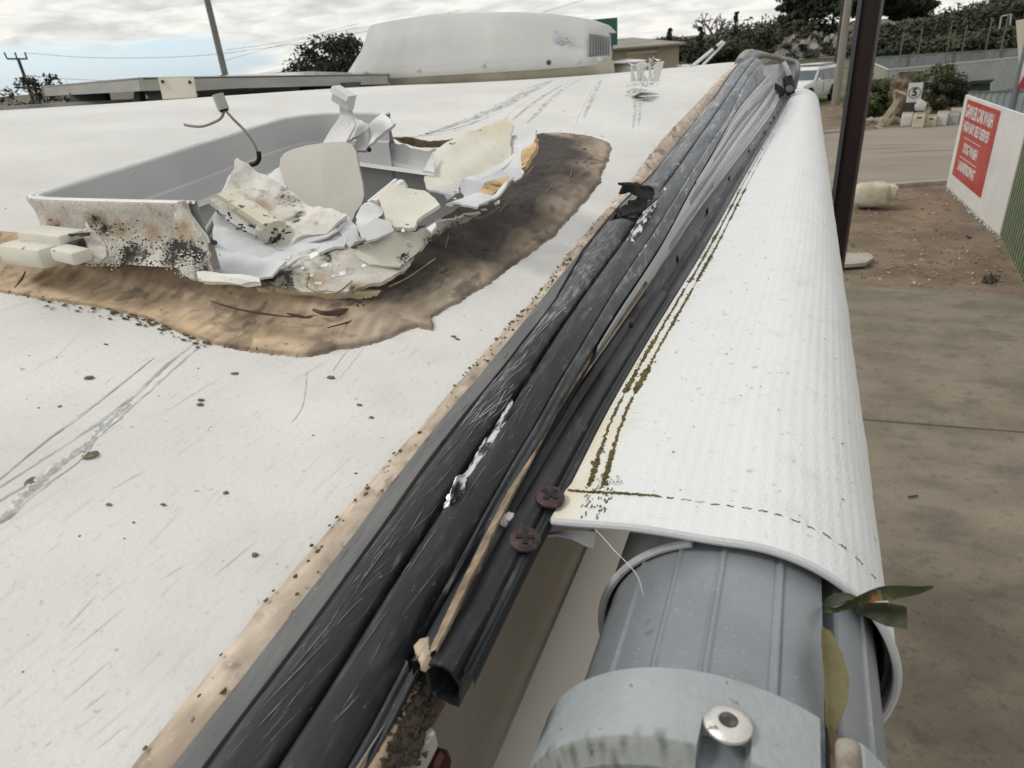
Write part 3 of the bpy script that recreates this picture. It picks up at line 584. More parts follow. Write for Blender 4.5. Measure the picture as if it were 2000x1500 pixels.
# ------------------------------------------------------------------ hatch sealant skirt on the roof
outer = [(-60, 560), (0, 573), (90, 590), (180, 600), (260, 618), (330, 645), (430, 682), (530, 697), (610, 699), (690, 685), (760, 662), (820, 642), (852, 652), (838, 628), (885, 600), (945, 565), (1010, 520), (1075, 470), (1130, 415), (1180, 355), (1185, 330), (1201, 292), (1196, 278), (1160, 265), (1110, 260), (1062, 262), (1044, 272)]
inner = [(-60, 492), (0, 500), (100, 507), (200, 517), (300, 528), (400, 538), (505, 548), (575, 556), (640, 560), (700, 556), (742, 548), (770, 536), (792, 520), (800, 512), (812, 500), (835, 470), (880, 438), (920, 412), (960, 385), (995, 356), (1015, 335), (1030, 310), (1036, 300), (1040, 292), (1040, 284), (1040, 278), (1040, 274)]
def resamp(P, Q, n):
    A = np.array(P, float); B = np.array(Q, float); d = np.r_[0, np.cumsum(np.linalg.norm(np.diff((A + B) / 2, axis=0), axis=1) + 8)]; u = np.linspace(0, d[-1], n)
    return np.stack([np.interp(u, d, A[:, 0]), np.interp(u, d, A[:, 1])], 1), np.stack([np.interp(u, d, B[:, 0]), np.interp(u, d, B[:, 1])], 1)
NO = 420; PO, PI_ = resamp(outer, inner, NO)
POs = np.stack([np.convolve(np.pad(PO[:, k], 24, mode='edge'), np.ones(49) / 49, 'valid') for k in (0, 1)], 1); V = []; T = []; NC = 36
for i in range(NO):
    o = roofhit(*PO[i], 0.0); os_ = roofhit(*POs[i], 0.0); q = roofhit(*PI_[i], .0); f = i / NO
    jj = np.array([random.gauss(0, .0006) + .003 * nz3((i * .05, 0, 0), 1) + .002 * nz3((i * .21, 5, 0), 1), random.gauss(0, .0006) + .003 * nz3((i * .05, 9, 0), 1) + .002 * nz3((i * .19, 3, 0), 1), 0])
    for j in range(NC):
        s = j / (NC - 1); p = os_ + (q - os_) * s + (o - os_) * max(0, 1 - s / .16)
        front = max(0, min(1, (.58 - f) / .18)); front = front * front * (3 - 2 * front)
        prof = .0024 + .021 * (1 / (1 + math.exp(-(s - .62) * 11))) * front + (1 - front) * (.012 * s ** 2 + .0035 * math.sin(s * 5))
        if j == 0: prof = -.003; p = p + jj
        if j == 1: p = p + jj; prof = .0018
        prof += ((.0008 + .0016 * (1 - front)) * nz3(p, 26) + (.0004 + .0009 * (1 - front)) * nz3(p, 80) + (.0016 * abs(nz3((p[0] * 1.7, p[1] * .6, 0), 90)) * (1 - front))) * min(1, j / 3)
        V.append((p[0], p[1], rz(p[0], p[1]) + prof))
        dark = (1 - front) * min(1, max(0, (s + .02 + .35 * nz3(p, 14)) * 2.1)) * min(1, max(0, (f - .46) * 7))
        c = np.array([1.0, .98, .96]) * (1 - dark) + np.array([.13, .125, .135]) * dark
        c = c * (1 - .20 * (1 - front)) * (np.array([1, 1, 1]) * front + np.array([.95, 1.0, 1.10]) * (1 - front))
        if nz3(p, 40) > .42 and f < .5: c = c * .6
        c = c * (1 + .30 * front * math.exp(-((s - .12) / .10) ** 2)) * (1 - .12 * front * math.exp(-((s - .55) / .15) ** 2))
        if j == 1: c = c * .6
        T.append(np.clip(c * (1 + .35 * nz3((p[0] * 1.4, p[1] * .5, 1), 120)), 0, 2))
caravan_seal = mk('hatch_sealant', V, gridf(NO, NC), seal_m, caravan, tint=T, ang=60)
crack = [(760, 590), (735, 598), (705, 610), (690, 622)]
# streaks and cracks in the skirt
for pts, r in [([(640, 640), (700, 622), (760, 590), (780, 575)], .0011), ([(410, 588), (470, 605), (560, 618), (620, 616)], .0009), ([(852, 545), (870, 558), (884, 566)], .0009), ([(860, 540), (880, 528), (905, 508)], .0008), ([(50, 530), (40, 548), (28, 562)], .001), ([(560, 612), (600, 620), (612, 616)], .0014), ([(612, 605), (640, 612), (690, 604), (706, 594)], .003)]:
    tube('sealant_crack', [roofhit(a, bq, .004 if a > 640 else .012) for a, bq in pts], [r * .4, r, r * .3], pm('crack_dirt', (.05, .035, .025), (.10, .07, .05), sc=60, rough=.95), caravan, n=20, seg=5, kindless=None) if False else tube('sealant_crack', [roofhit(a, bq, .004 if a > 640 else .012) for a, bq in pts], [r * .4, r, r * .3], pm('crack_dirt', (.05, .035, .025), (.10, .07, .05), sc=60, rough=.95), caravan, n=20, seg=5)
# lichen and moss, things nobody could count
it = []
def rh(a, bq, l=0): return roofhit(a, bq, l)
for a, bq, r in [(172, 737, .0045), (175, 888, .005), (60, 940, .005), (457, 729, .003), (646, 737, .0028), (352, 634, .004), (400, 640, .004), (701, 790, .002), (497, 1083, .002), (786, 693 + 0, .0), (390, 790, .0022), (392, 781, .0018), (440, 962, .0014), (212, 985, .0015), (318, 985, .0015), (205, 672, .0012), (724, 815, .0014), (800, 620, .0), (885, 657, .002), (892, 662, .0014), (545, 738, .0)]:
    if r: it.append((rh(a, bq, .0003), (r * random.uniform(.8, 1.2), r * random.uniform(.6, 1), .0007), .3)); it.append((rh(a + 4, bq + 1, .0003), (r * .6, r * .6, .0008), .4))
tag(clumps('roof_lichen', it, lich_m, caravan), kind='stuff')
it = []
for q in range(130):      # along the outer edge of the skirt
    f = random.random() ** .8; i = int(40 + f * 110); a, bq = PO[min(i, NO - 1)]
    n = random.gauss(0, 7); p = rh(a + random.uniform(-6, 6), bq + n - 2, .001); r = random.uniform(.0004, .0015); it.append((p, (r * random.uniform(1, 2.6), r, r * .4), .5))
for q in range(90):
    a = random.uniform(255, 430); bq = 600 + (a - 255) * .34 + random.gauss(0, 8); p = rh(a, bq, .0005); r = random.uniform(.0004, .0013); it.append((p, (r * 1.6, r, .0007), .4))
for q in range(520):      # along the rail sealant
    y = .05 + random.random() ** 1.0 * 1.25; dens = .25 + .75 * math.exp(-((y - .50) / .16) ** 2)
    if random.random() > dens: continue
    s = random.random() ** 1.6; x = -.2 + .013 * s; z = lz_i('seal', y) * (1 - s) + lz_i('strip', y) * s + .0022; r = random.uniform(.0004, .0013); it.append(((x, y, z), (r, r * 1.4, r * .5), .4))
for a, bq, r in [(787, 893, .0036), (768, 908, .003), (726, 957, .003), (720, 976, .002), (840, 838, .0016)]:
    it.append((onX(a, bq, -.1985) + np.array([0, 0, .002]), (r, r, .001), .35))
tag(clumps('edge_moss', it, moss_m, caravan), kind='stuff')
# small specks scattered over the paint
it = []
for q in range(420):
    x = random.uniform(-.75, -.21); y = random.uniform(.05, 1.6)
    if HX0 - .1 < x < HX1 + .09 and HY0 - .1 < y < HY1 + .1: continue
    r = random.uniform(.00025, .0008) * (1 if random.random() < .93 else 2); it.append(((x, y, rz(x, y) + .0001), (r * random.uniform(.7, 2), r, r * .5), .3))
tag(clumps('roof_grit', it, lich_m, caravan), kind='stuff')
# scratches and gouges
def gouge(pts, w, mat, n=130, h=.0012, name='scratch', rag=.5):
    P = [roofhit(a, bq, 0) for a, bq in pts]; P = spl(P, n); V = []
    for i, p in enumerate(P):
        t = P[min(i + 1, n - 1)] - P[max(i - 1, 0)]; t /= np.linalg.norm(t); s = np.cross(t, [0, 0, 1.]); s /= np.linalg.norm(s)
        ww = w * (.25 + .75 * math.sin(math.pi * (i + .5) / n)) * (1 + rag * 1.3 * nz3((i * .23, w * 900, 0), 1) + rag * .5 * nz3((i * .9, w * 900, 4), 1))
        for q in (-.5, -.2, .2, .5):
            v = p + s * q * ww; V.append((v[0], v[1], rz(v[0], v[1]) + (.0001 if abs(q) == .5 else h * .55 * max(0, .5 + nz3((i * .17, q * 4, w * 900), 1) + .3 * nz3((i * .6, q * 9, w * 900), 1)) + .0003)))
    return mk(name, V, gridf(n, 4), mat, caravan, ang=25)
gw = pm('bare_filler', (.60, .60, .59), (.70, .70, .69), sc=90, rough=.85, spec=.1, bump=.8, bsc=300); gg = pm('scraped_grey', (.36, .355, .34), (.60, .60, .59), sc=70, st=(2, .4, 1), rough=.6, bump=.9, bsc=200, nlo=.4, nhi=.6)
gouge([(1078, 158), (1010, 190), (930, 228), (835, 262)], .030, gg, rag=.4, h=.004); gouge([(1050, 165), (985, 198), (905, 236), (840, 258)], .014, gw, h=.005)
gouge([(1112, 160), (1050, 195), (1000, 235)], .010, gg); gouge([(1100, 158), (1020, 200), (985, 232)], .009, gw); gouge([(1135, 155), (1085, 185), (1055, 215), (1030, 240)], .012, gg); gouge([(1122, 162), (1080, 195), (1048, 225)], .006, gw)
gouge([(1168, 150), (1150, 180), (1130, 225), (1120, 255)], .007, gw); gouge([(1175, 155), (1160, 185), (1140, 230)], .010, gg, h=.0005)
gouge([(820, 265), (900, 248), (960, 225)], .006, gg); gouge([(760, 268), (860, 262), (940, 235), (1060, 172)], .004, gw)
gouge([(400, 655), (330, 710), (230, 800), (140, 860), (0, 952)], .0035, gg, h=.0008); gouge([(420, 650), (340, 720), (245, 805), (150, 885), (-10, 985)], .0025, gw, h=.0012)
gouge([(300, 700), (200, 780), (80, 870), (-10, 945)], .002, gg, h=.0006); gouge([(255, 790), (205, 830), (170, 870), (165, 884)], .0035, gw, h=.003); gouge([(170, 870), (100, 920), (40, 975), (18, 1005), (-20, 1025)], .0055, gw, h=.0045)
gouge([(98, 945), (50, 975), (20, 1008), (-20, 1032)], .0035, gg, h=.0005); gouge([(240, 815), (190, 855), (150, 905), (0, 1010), (-20, 1070)], .0012, gg, h=.0004)
gouge([(702, 660), (670, 695), (650, 725)], .0012, gw, h=.0007); gouge([(600, 725), (592, 790), (570, 825)], .0006, gg, h=.0003)

# ------------------------------------------------------------------ broken roof hatch
hatch = empty('roof_hatch', (-.45, .59, -.12), 'smashed white plastic roof hatch frame with broken shards and mouldy near wall', 'roof hatch')
# surviving frame walls: swept profile along a rounded corner path, near wall end -> left wall -> far wall
path = [(-.422, .388), (-.56, .387), (-.598, .389), (-.612, .396), (-.618, .410), (-.622, .45), (-.628, .60), (-.634, .74), (-.632, .775), (-.620, .797), (-.595, .808), (-.56, .810), (-.50, .810)]
rimz = [-.082, -.0795, -.0785, -.078, -.0775, -.075, -.064, -.0535, -.052, -.0515, -.0515, -.052, -.056]
PP = spl([(x, y, z) for (x, y), z in zip(path, rimz)], 260)
NWB = [(245, 500, 24, 1.1, 'm'), (285, 490, 22, .7, 'm'), (352, 488, 26, 1.1, 'm'), (385, 505, 20, 1.0, 'm'), (330, 515, 16, .8, 'm'), (186, 428, 12, .9, 'm'), (150, 408, 7, .8, 'm'), (205, 446, 14, .9, 'm'), (60, 440, 12, .5, 'm'), (110, 450, 22, .7, 'm'), (190, 425, 26, .9, 'r'), (240, 450, 30, .9, 'r'), (300, 455, 30, .9, 'r'), (360, 450, 28, .9, 'r'), (110, 445, 26, .7, 'r'), (280, 400, 20, .3, 'm'), (330, 410, 20, .4, 'm'), (400, 530, 20, .8, 'm')]
def wallsweep(name, PP, prof, mat, tintf=None, ends=True, **k):
    V = []; T = []
    n = len(PP); c0 = np.array([-.45, .60])
    for i, p in enumerate(PP):
        t = PP[min(i + 1, n - 1)] - PP[max(i - 1, 0)]; o = np.array([-t[1], t[0]]); o /= np.linalg.norm(o) + 1e-9
        if o.dot(p[:2] - c0) < 0: o = -o
        for q, (a, z) in enumerate(prof(i / (n - 1))):
            V.append((p[0] + o[0] * a, p[1] + o[1] * a, p[2] + z)); T.append(tintf(i / (n - 1), q, V[-1]) if tintf else (0, 0, 0))
    m2 = len(prof(0)); F = gridf(n, m2)
    if ends: F += [tuple(range(m2)), tuple(range((n - 1) * m2, n * m2))]
    return mk(name, V, F, mat, hatch, tint=T, **k)
def base_drop(f): return -.050
OUTP = [(.004, -.001), (.0052, .0002), (.0058, -.002)] + [tuple(p) for p in spl([(.0035, -.010), (.0030, -.020), (.0040, -.030), (.0075, -.038), (.012, -.0435), (.017, -.0475)], 18)]
# outer skin: flares outwards to the roof, mouldy on the near wall
wallsweep('frame_wall', PP, lambda f: OUTP, mouldy_m, lambda f, q, P_: stain(P_, NWB), ends=False, thick=0)
wallsweep('frame_rim', PP, lambda f: [(.0045, .0), (.0035, .0012), (.0015, .0010), (.0008, -.0012), (-.0012, -.0014), (-.0022, .0006), (-.0035, .0004), (-.0042, -.002)], white_m, ends=False)
wallsweep('inner_wall', PP, lambda f: [(-.0040, -.001), (-.0046, -.020), (-.0048, -.0335), (-.0072, -.0342), (-.0085, -.0350), (-.0088, -.037), (-.0092, -.13), (-.0095, -.20)], grey_m, ends=False)
# far wall beyond the break: lower, ragged
fw = [onY(a, bq, .815) for a, bq in [(640, 262), (700, 272), (740, 276), (770, 278), (800, 288), (830, 293), (860, 290), (884, 280), (905, 268), (930, 262), (960, 258)]]
FV = []; 
FP = spl(fw, 44)
for p in FP:
    jz = random.uniform(-.002, .002)
    for dz, dy in ((0, 0), (-.012, -.0005), (-.022, -.006), (-.024, -.012), (-.05, -.012), (-.12, -.012), (-.20, -.012)): FV.append((p[0], p[1] + dy, p[2] + jz * (dz == 0) + dz))
mk('inner_wall', FV, gridf(len(FP), 7), grey_m, hatch, thick=.002)
shard('flange', [onY(a, bq, .83) for a, bq in [(768, 268), (800, 268), (840, 276), (880, 272), (905, 264), (900, 276), (860, 287), (825, 288), (790, 280)]], pm('dark_flange', (.10, .07, .04), (.22, .16, .1), sc=60, rough=.9), hatch, thick=.004)
# right-hand inner wall remains low down
mk('inner_wall', [(-.292, y, z) for y in np.linspace(.42, .78, 12) for z in (rz(-.30, y) - .004, rz(-.30, y) - .03, -.27)], gridf(12, 3), grey_m, hatch, thick=.002)
mk('inner_wall', [(x, .402, z) for x in np.linspace(-.60, -.31, 12) for z in (rz(x, .40) - .004, rz(x, .40) - .03, -.27)], gridf(12, 3), grey_m, hatch, thick=.002)
shard('broken_edge', [onY(a, bq, .3835) for a, bq in [(350, 393), (357, 393), (368, 420), (385, 446), (398, 462), (404, 476), (396, 466), (380, 446), (362, 420)]], white_m, hatch, thick=.004)
# near wall: lower extension past the rim's break and its flange
shard('frame_wall', [onY(a, bq, y) for a, bq, y in [(346, 396, .3815), (356, 396, .381), (372, 424, .3795), (392, 454, .377), (402, 478, .374), (408, 500, .370), (418, 532, .362), (404, 548, .356), (380, 546, .355), (356, 536, .360), (340, 500, .372), (338, 440, .379)]], mouldy_m, hatch, thick=.003, rough=.002, res=.003, blobs=NWB)
# sheet of the skirt, frayed fibres and black mould
it = [(onY(random.gauss(365, 14), random.gauss(515, 12), .352), (random.uniform(.0003, .0016), .0004, random.uniform(.0002, .0006)), .6) for _ in range(170)] + [(onY(random.gauss(222, 9), random.gauss(492, 16), .352), (random.uniform(.0003, .0015), .0004, random.uniform(.0002, .0007)), .6) for _ in range(130)] + [(onY(random.uniform(168, 235), 517 + random.uniform(-3, 3), .350), (.0009, .0004, .0004), .5) for _ in range(50)]
tag(clumps('frayed_fibre', it, pm('fibre_white', (.62, .61, .58)), hatch), kind='stuff')
it = [(onY(random.gauss(x, sx_), random.gauss(y, sy_), .354), (random.uniform(.0004, .0014), .0005, random.uniform(.0003, .0009)), .6) for x, y, sx_, sy_, n in [(245, 500, 14, 15, 120), (350, 492, 22, 16, 120), (280, 480, 26, 12, 40), (205, 446, 18, 6, 40), (380, 500, 10, 16, 40), (310, 515, 30, 8, 30)] for _ in range(n)]
tag(clumps('black_mould', it, pm('mould_shadow_black', (.02, .018, .016), (.07, .06, .05), sc=200, rough=1), hatch), kind='stuff')
# latch blocks on the near wall
def lblock(name, c1, c2, w, hgt, mat, bvl=.003):
    c1, c2 = np.array(c1), np.array(c2); d = c2 - c1; L_ = np.linalg.norm(d); d /= L_; up_ = np.array([0, 0, 1.]); s = np.cross(d, up_); s /= np.linalg.norm(s); u2 = np.cross(s, d)
    return box(name, (c1 + c2) / 2, (L_, w, hgt), mat, hatch, ax=[d, s, u2], bv=bvl)
lblock('hinge_block', onY(66, 468, .356), onY(150, 478, .352), .024, .020, cream_m); lblock('hinge_block', onY(24, 490, .345), onY(108, 500, .338), .024, .017, cream_m, .005)
lblock('hinge_block', onY(118, 492, .338), onY(162, 502, .336), .016, .010, cream_m, .002); lblock('hinge_shadow', onY(140, 488, .348), onY(170, 480, .352), .014, .012, pm('mould_shadow_black', (.02, .018, .016)))  # last block is a black solid standing in for shadow beside the hinge
shard('hinge_strip', [onY(78, 452, .352), onY(120, 455, .350), onY(172, 456, .350), (onY(170, 462, .350)), onY(120, 459, .348), onY(74, 457, .35)], pm('mould_shadow_black', (.02, .018, .016)), hatch, thick=.003)
shard('frame_wall', [onY(a, bq, y) for a, bq, y in [(180, 437, .365), (190, 452, .360), (205, 480, .352), (208, 500, .348), (195, 512, .344), (172, 515, .344), (168, 490, .350), (172, 460, .358)]], pm('lumpy_white', (.50, .46, .42), (.58, .55, .5), sc=40, rough=.8, bump=.8, bsc=90, dist=.004), hatch, thick=.003, rough=.004)
shard('front_lip', [onY(a, bq, y) for a, bq, y in [(384, 530, .352), (400, 529, .354), (450, 536, .354), (505, 541, .356), (508, 549, .350), (480, 554, .347), (430, 549, .345), (386, 543, .345)]], white_m, hatch, thick=.003)
shard('front_lip', [onY(a, bq, y) for a, bq, y in [(392, 536, .347), (450, 543, .345), (500, 550, .345), (470, 556, .343), (394, 548, .342)]], cream_m, hatch, thick=.004)
# -- inner bright liner hanging from the frame
def sh(name, pts, mat, thick=.002, jag=.0010, **k): return shard(name, [onY(a, bq, y) for a, bq, y in pts], mat, hatch, thick=thick, jag=jag, **k)
sh('liner_shard', [(420, 412, .50), (458, 440, .49), (520, 462, .48), (600, 470, .49), (676, 440, .50), (672, 478, .46), (609, 496, .44), (560, 520, .42), (508, 540, .405), (420, 530, .40), (414, 490, .42)], pale_m, rough=.003)
sh('liner_shard', [(396, 500, .41), (414, 486, .43), (470, 492, .42), (560, 512, .41), (530, 540, .395), (500, 545, .39), (420, 534, .39)], pale_m, rough=.002)
sh('liner_strip', [(461, 459, .475), (500, 478, .465), (530, 492, .455), (532, 502, .452), (526, 505, .452), (495, 492, .46), (462, 470, .47)], pm('strip_grey', (.38, .38, .37), rough=.5), .003)
# -- big dirty angled fragment
sh('frame_shard', [(464, 313, .53), (500, 336, .53), (545, 362, .53), (595, 402, .52), (617, 411, .515), (650, 412, .505), (680, 428, .50), (640, 458, .475), (588, 473, .465), (562, 489, .455), (527, 480, .46), (484, 454, .47), (458, 438, .475), (430, 416, .48), (440, 385, .495), (452, 348, .51)], dirty_m, .003, rough=.003, res=.004, blobs=[(460, 360, 12, .9, 'r'), (480, 382, 16, .9, 'r'), (510, 405, 18, 1, 'r'), (540, 428, 16, .9, 'r'), (570, 400, 20, .55, 'm'), (555, 380, 18, .45, 'm'), (590, 425, 10, .9, 'm'), (575, 436, 10, .9, 'm'), (535, 465, 20, 1.2, 'm'), (500, 450, 16, 1.0, 'm'), (620, 430, 14, .5, 'r'), (640, 425, 10, .6, 'r'), (600, 455, 24, .4, 'r')])
sh('frame_shard', [(462, 328, .545), (445, 345, .55), (430, 378, .55), (426, 405, .54), (438, 400, .53), (452, 352, .535)], white_m, .002)
sh('frame_shard', [(527, 480, .458), (562, 489, .453), (588, 474, .463), (640, 459, .473), (672, 436, .49), (668, 446, .487), (640, 466, .468), (588, 484, .456), (566, 500, .448), (560, 492, .45)], grey_m, .0015)
# channel that rides on it
def prism(name, a0, a1, prof, mat, **k):
    a0, a1 = np.array(a0), np.array(a1); d = a1 - a0; d /= np.linalg.norm(d); s = np.cross(d, [0, 0, 1.]); s /= np.linalg.norm(s); u2 = np.cross(s, d)
    V = [c + s * p + u2 * q for c in (a0, a1) for p, q in prof]; n = len(prof)
    return mk(name, V, gridf(2, n, True) + [tuple(range(n)), tuple(range(n, 2 * n))], mat, hatch, ang=25, **k)
prism('channel_shard', onY(446, 392, .485), onY(535, 452, .462), [(-.012, -.006), (-.012, .006), (-.006, .009), (.010, .009), (.010, .004), (.002, .003), (.002, -.006)], pm('channel_cream', (.55, .52, .40), (.62, .60, .52), sc=30, rough=.6, spots=[((.1, .08, .05), 110, .58, .64), ((.5, .36, .16), 30, .58, .7)]))
prism('channel_shard', onY(450, 380, .490), onY(550, 452, .468), [(-.001, -.003), (-.001, .003), (.003, .003), (.003, -.003)], white_m)
prism('rod_shard', onY(416, 393, .50), onY(470, 436, .48), [(-.004, -.002), (-.003, .003), (.003, .003), (.004, -.002)], pm('rod_beige', (.42, .36, .30), (.6, .56, .5), sc=120, st=(3, 1, 1), rough=.4))
prism('rod_shard', onY(452, 424, .482), onY(510, 456, .468), [(-.005, -.001), (-.004, .002), (.006, .002), (.006, -.001)], white_m)
clumps('channel_dirt', [(onY(random.gauss(x, 9), random.gauss(y, 7), .458), (.0014, .0008, .0009), .5) for x, y, n in [(525, 462, 24), (545, 455, 14), (440, 420, 6), (470, 440, 8)] for _ in range(n)], pm('mould_shadow_black', (.02, .018, .016)), hatch)
lathe('channel_foot', [(.006, -.008), (.0085, 0), (.007, .005), (.002, .007)], onY(518, 452, .46), (.2, -.3, 1), pm('lumpy_white', (.5, .46, .42)), hatch)
# prop rod and cables
tube('stay_rod', [onY(440, 402, .50), onY(420, 428, .49), (onY(398, 466, .48))], .0036, pm('rod_grey', (.42, .42, .41)), hatch, n=8, seg=12)
tube('cable_end', [onY(398, 462, .44), onY(410, 468, .43), onY(420, 478, .43)], .0022, pm('cable_black', (.02, .02, .02), rough=.4), hatch, n=8)
tube('cable_end', [onY(400, 476, .44), onY(408, 473, .435), onY(420, 474, .43)], .0022, pm('cable_blue', (.02, .10, .30), rough=.4), hatch, n=8)
# square smoked panel
dm = [(549, 330), (551, 312), (558, 302), (572, 295), (600, 287), (640, 281), (676, 280), (690, 285), (698, 298), (703, 325), (711, 360), (714, 385), (709, 402), (698, 416), (690, 436), (660, 442), (620, 430), (590, 410), (566, 375)]
sh('square_panel', [(a, bq, .62 - (bq - 280) * .00035) for a, bq in dm], dome_m, .003, jag=0, rough=.0)
# white pieces at left of it
sh('liner_shard', [(518, 345, .60), (549, 325, .62), (556, 350, .60), (562, 372, .58), (545, 362, .58)], white_m)
# upright bent strip with a hook head
patch('bent_strip', [[onY(630, 279, .66), onY(650, 280, .66), onY(673, 282, .66)], [onY(645, 255, .67), onY(662, 258, .67), onY(684, 262, .67)], [onY(656, 240, .68), onY(672, 242, .68), onY(692, 243, .68)], [onY(664, 226, .69), onY(676, 226, .69), onY(690, 228, .69)], [onY(663, 205, .69), onY(673, 207, .69), onY(683, 210, .69)]], pm('strip_speckle', (.56, .56, .57), (.64, .64, .65), sc=30, rough=.5, spots=[((.25, .24, .23), 200, .64, .7)]), hatch, nu=18, nv=6, thick=.0025, rough=.001)
prism('bent_strip', onY(652, 184, .68), onY(684, 204, .68), [(-.010, -.007), (-.008, .010), (.008, .010), (.010, .004), (.004, .004), (.002, -.007)], white_m)
# folded plates
sh('frame_shard', [(677, 280, .70), (688, 240, .71), (692, 229, .71), (723, 246, .70), (722, 256, .69), (700, 270, .69)], white_m, .003)
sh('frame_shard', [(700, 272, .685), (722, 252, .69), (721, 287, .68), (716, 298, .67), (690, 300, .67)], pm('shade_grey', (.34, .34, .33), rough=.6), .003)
sh('frame_shard', [(723, 247, .70), (751, 225, .71), (774, 242, .70), (773, 246, .70), (722, 288, .68)], white_m, .004)
clumps('plug', [(onY(721, 292, .67), (.003, .003, .003), .1)], black_m, hatch)
# far-right cream slab and its underside
sh('frame_shard', [(845, 297, .66), (891, 267, .69), (940, 249, .71), (992, 232, .73), (1003, 241, .72), (997, 264, .71), (999, 306, .68), (966, 330, .66), (930, 346, .64), (904, 352, .63), (882, 364, .61), (860, 370, .60), (834, 372, .60), (829, 344, .62), (849, 342, .63), (847, 310, .65)], cream_m, .003, rough=.002)
sh('frame_shard', [(834, 372, .60), (882, 364, .61), (900, 356, .62), (896, 380, .60), (873, 390, .58), (868, 380, .58)], grey_m, .002)
sh('frame_shard', [(845, 297, .65), (847, 310, .645), (849, 340, .625), (840, 338, .625), (826, 336, .62), (838, 312, .64)], white_m, .002)
sh('frame_shard', [(905, 352, .63), (960, 332, .655), (1000, 306, .68), (1010, 300, .68), (1012, 306, .675), (975, 340, .645), (930, 354, .625)], pale_m, .0015)
# translucent butterfly of liner
sh('liner_shard', [(997, 262, .72), (1004, 259, .72), (1014, 274, .71), (1022, 258, .71), (1034, 249, .71), (1047, 254, .70), (1046, 272, .69), (1036, 286, .68), (1020, 300, .67), (1024, 338, .65), (1004, 352, .64), (975, 338, .65), (985, 322, .66), (1002, 306, .68), (998, 290, .70)], pale_m, .002, rough=.004)
sh('liner_shard', [(869, 394, .57), (900, 388, .58), (926, 376, .59), (948, 384, .58), (975, 370, .60), (1000, 356, .61), (1006, 352, .61), (966, 381, .585), (950, 398, .57), (933, 414, .55), (905, 412, .55)], pale_m, .002, rough=.004)
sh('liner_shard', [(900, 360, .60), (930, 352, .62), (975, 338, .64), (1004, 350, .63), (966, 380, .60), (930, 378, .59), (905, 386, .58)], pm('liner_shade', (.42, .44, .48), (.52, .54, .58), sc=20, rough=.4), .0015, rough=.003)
sh('core_shard', [(930, 378, .595), (948, 356, .605), (975, 348, .615), (994, 345, .62), (996, 356, .61), (970, 372, .60), (948, 384, .59)], wood_m, .004)
sh('core_shard', [(1022, 300, .67), (1046, 285, .68), (1052, 272, .685), (1050, 300, .66), (1030, 330, .645), (1022, 334, .645)], wood_m, .004)
# middle cream piece with double ridge
sh('frame_shard', [(739, 386, .56), (781, 354, .585), (794, 372, .575), (802, 372, .575), (831, 378, .57), (850, 390, .56), (861, 407, .55), (851, 416, .54), (830, 426, .53), (816, 435, .52), (812, 452, .505), (770, 454, .50), (765, 437, .51), (752, 430, .515), (748, 414, .53)], cream_m, .003, rough=.002)
prism('ridge_shard', onY(722, 398, .56), onY(776, 354, .59), [(-.003, -.002), (-.002, .003), (.002, .003), (.003, -.002)], white_m); prism('ridge_shard', onY(734, 398, .555), onY(788, 358, .585), [(-.006, -.003), (-.004, .004), (.004, .004), (.006, -.003)], white_m)
sh('frame_shard', [(695, 424, .53), (706, 408, .54), (722, 396, .555), (746, 404, .55), (747, 416, .54), (734, 430, .53), (717, 442, .52), (700, 450, .51), (697, 440, .515)], white_m, .002, rough=.003)
sh('liner_shard', [(700, 452, .49), (735, 428, .51), (765, 438, .50), (770, 455, .49), (738, 470, .47), (716, 476, .465)], grey_m, .002)
sh('liner_shard', [(660, 440, .50), (680, 428, .51), (693, 450, .50), (716, 474, .46), (700, 480, .455), (672, 470, .47)], pale_m, .002, rough=.005)
# lower skirt, buckled, lying against the sealant
def rs(a, bq, l): return roofhit(a, bq, l)
skirt = [(501, 550, .020), (541, 529, .024), (600, 497, .028), (654, 484, .03), (700, 480, .032), (738, 474, .034), (749, 459, .036), (769, 453, .036), (812, 452, .034), (850, 430, .034), (905, 418, .030), (935, 414, .026), (905, 428, .022), (862, 450, .020), (825, 479, .018), (807, 510, .018), (791, 528, .018), (765, 548, .018), (740, 562, .018), (690, 570, .018), (640, 571, .018), (600, 572, .018), (545, 564, .018)]
FLB = [(612, 492, 9, 1, 'm'), (640, 508, 11, 1.2, 'm'), (668, 500, 8, 1.1, 'm'), (676, 488, 6, 1, 'm'), (520, 548, 22, 1.1, 'm'), (560, 535, 20, .8, 'm'), (600, 545, 30, .4, 'm'), (787, 500, 8, 1.3, 'm'), (760, 498, 5, 1, 'm'), (700, 566, 16, .8, 'r'), (620, 560, 30, .7, 'r'), (800, 500, 30, .8, 'r'), (840, 462, 16, 1.0, 'm'), (880, 435, 18, .6, 'm'), (560, 560, 20, .5, 'm'), (690, 568, 10, .7, 'm')]
shard('frame_flange', [rs(*q) for q in skirt], mouldy_m, hatch, thick=.003, rough=.004, res=.004, blobs=FLB)
shard('frame_flange', [rs(*q) for q in [(700, 482, .034), (738, 475, .036), (770, 455, .038), (812, 453, .036), (852, 432, .036), (905, 419, .032), (870, 438, .026), (830, 470, .024), (810, 500, .023), (780, 525, .022), (720, 520, .024), (690, 505, .028)]], cream_m, hatch, thick=.002, rough=.002)
it = [(rs(random.gauss(x, sx_), random.gauss(y, sy_), .027), (.0009, .0007, .0006), .6) for x, y, sx_, sy_, n in [(788, 498, 7, 8, 40), (645, 505, 22, 4, 50), (620, 492, 6, 8, 14), (668, 500, 4, 8, 14), (840, 465, 16, 8, 40), (765, 500, 5, 5, 8), (700, 590, 8, 4, 20)] for _ in range(n)]
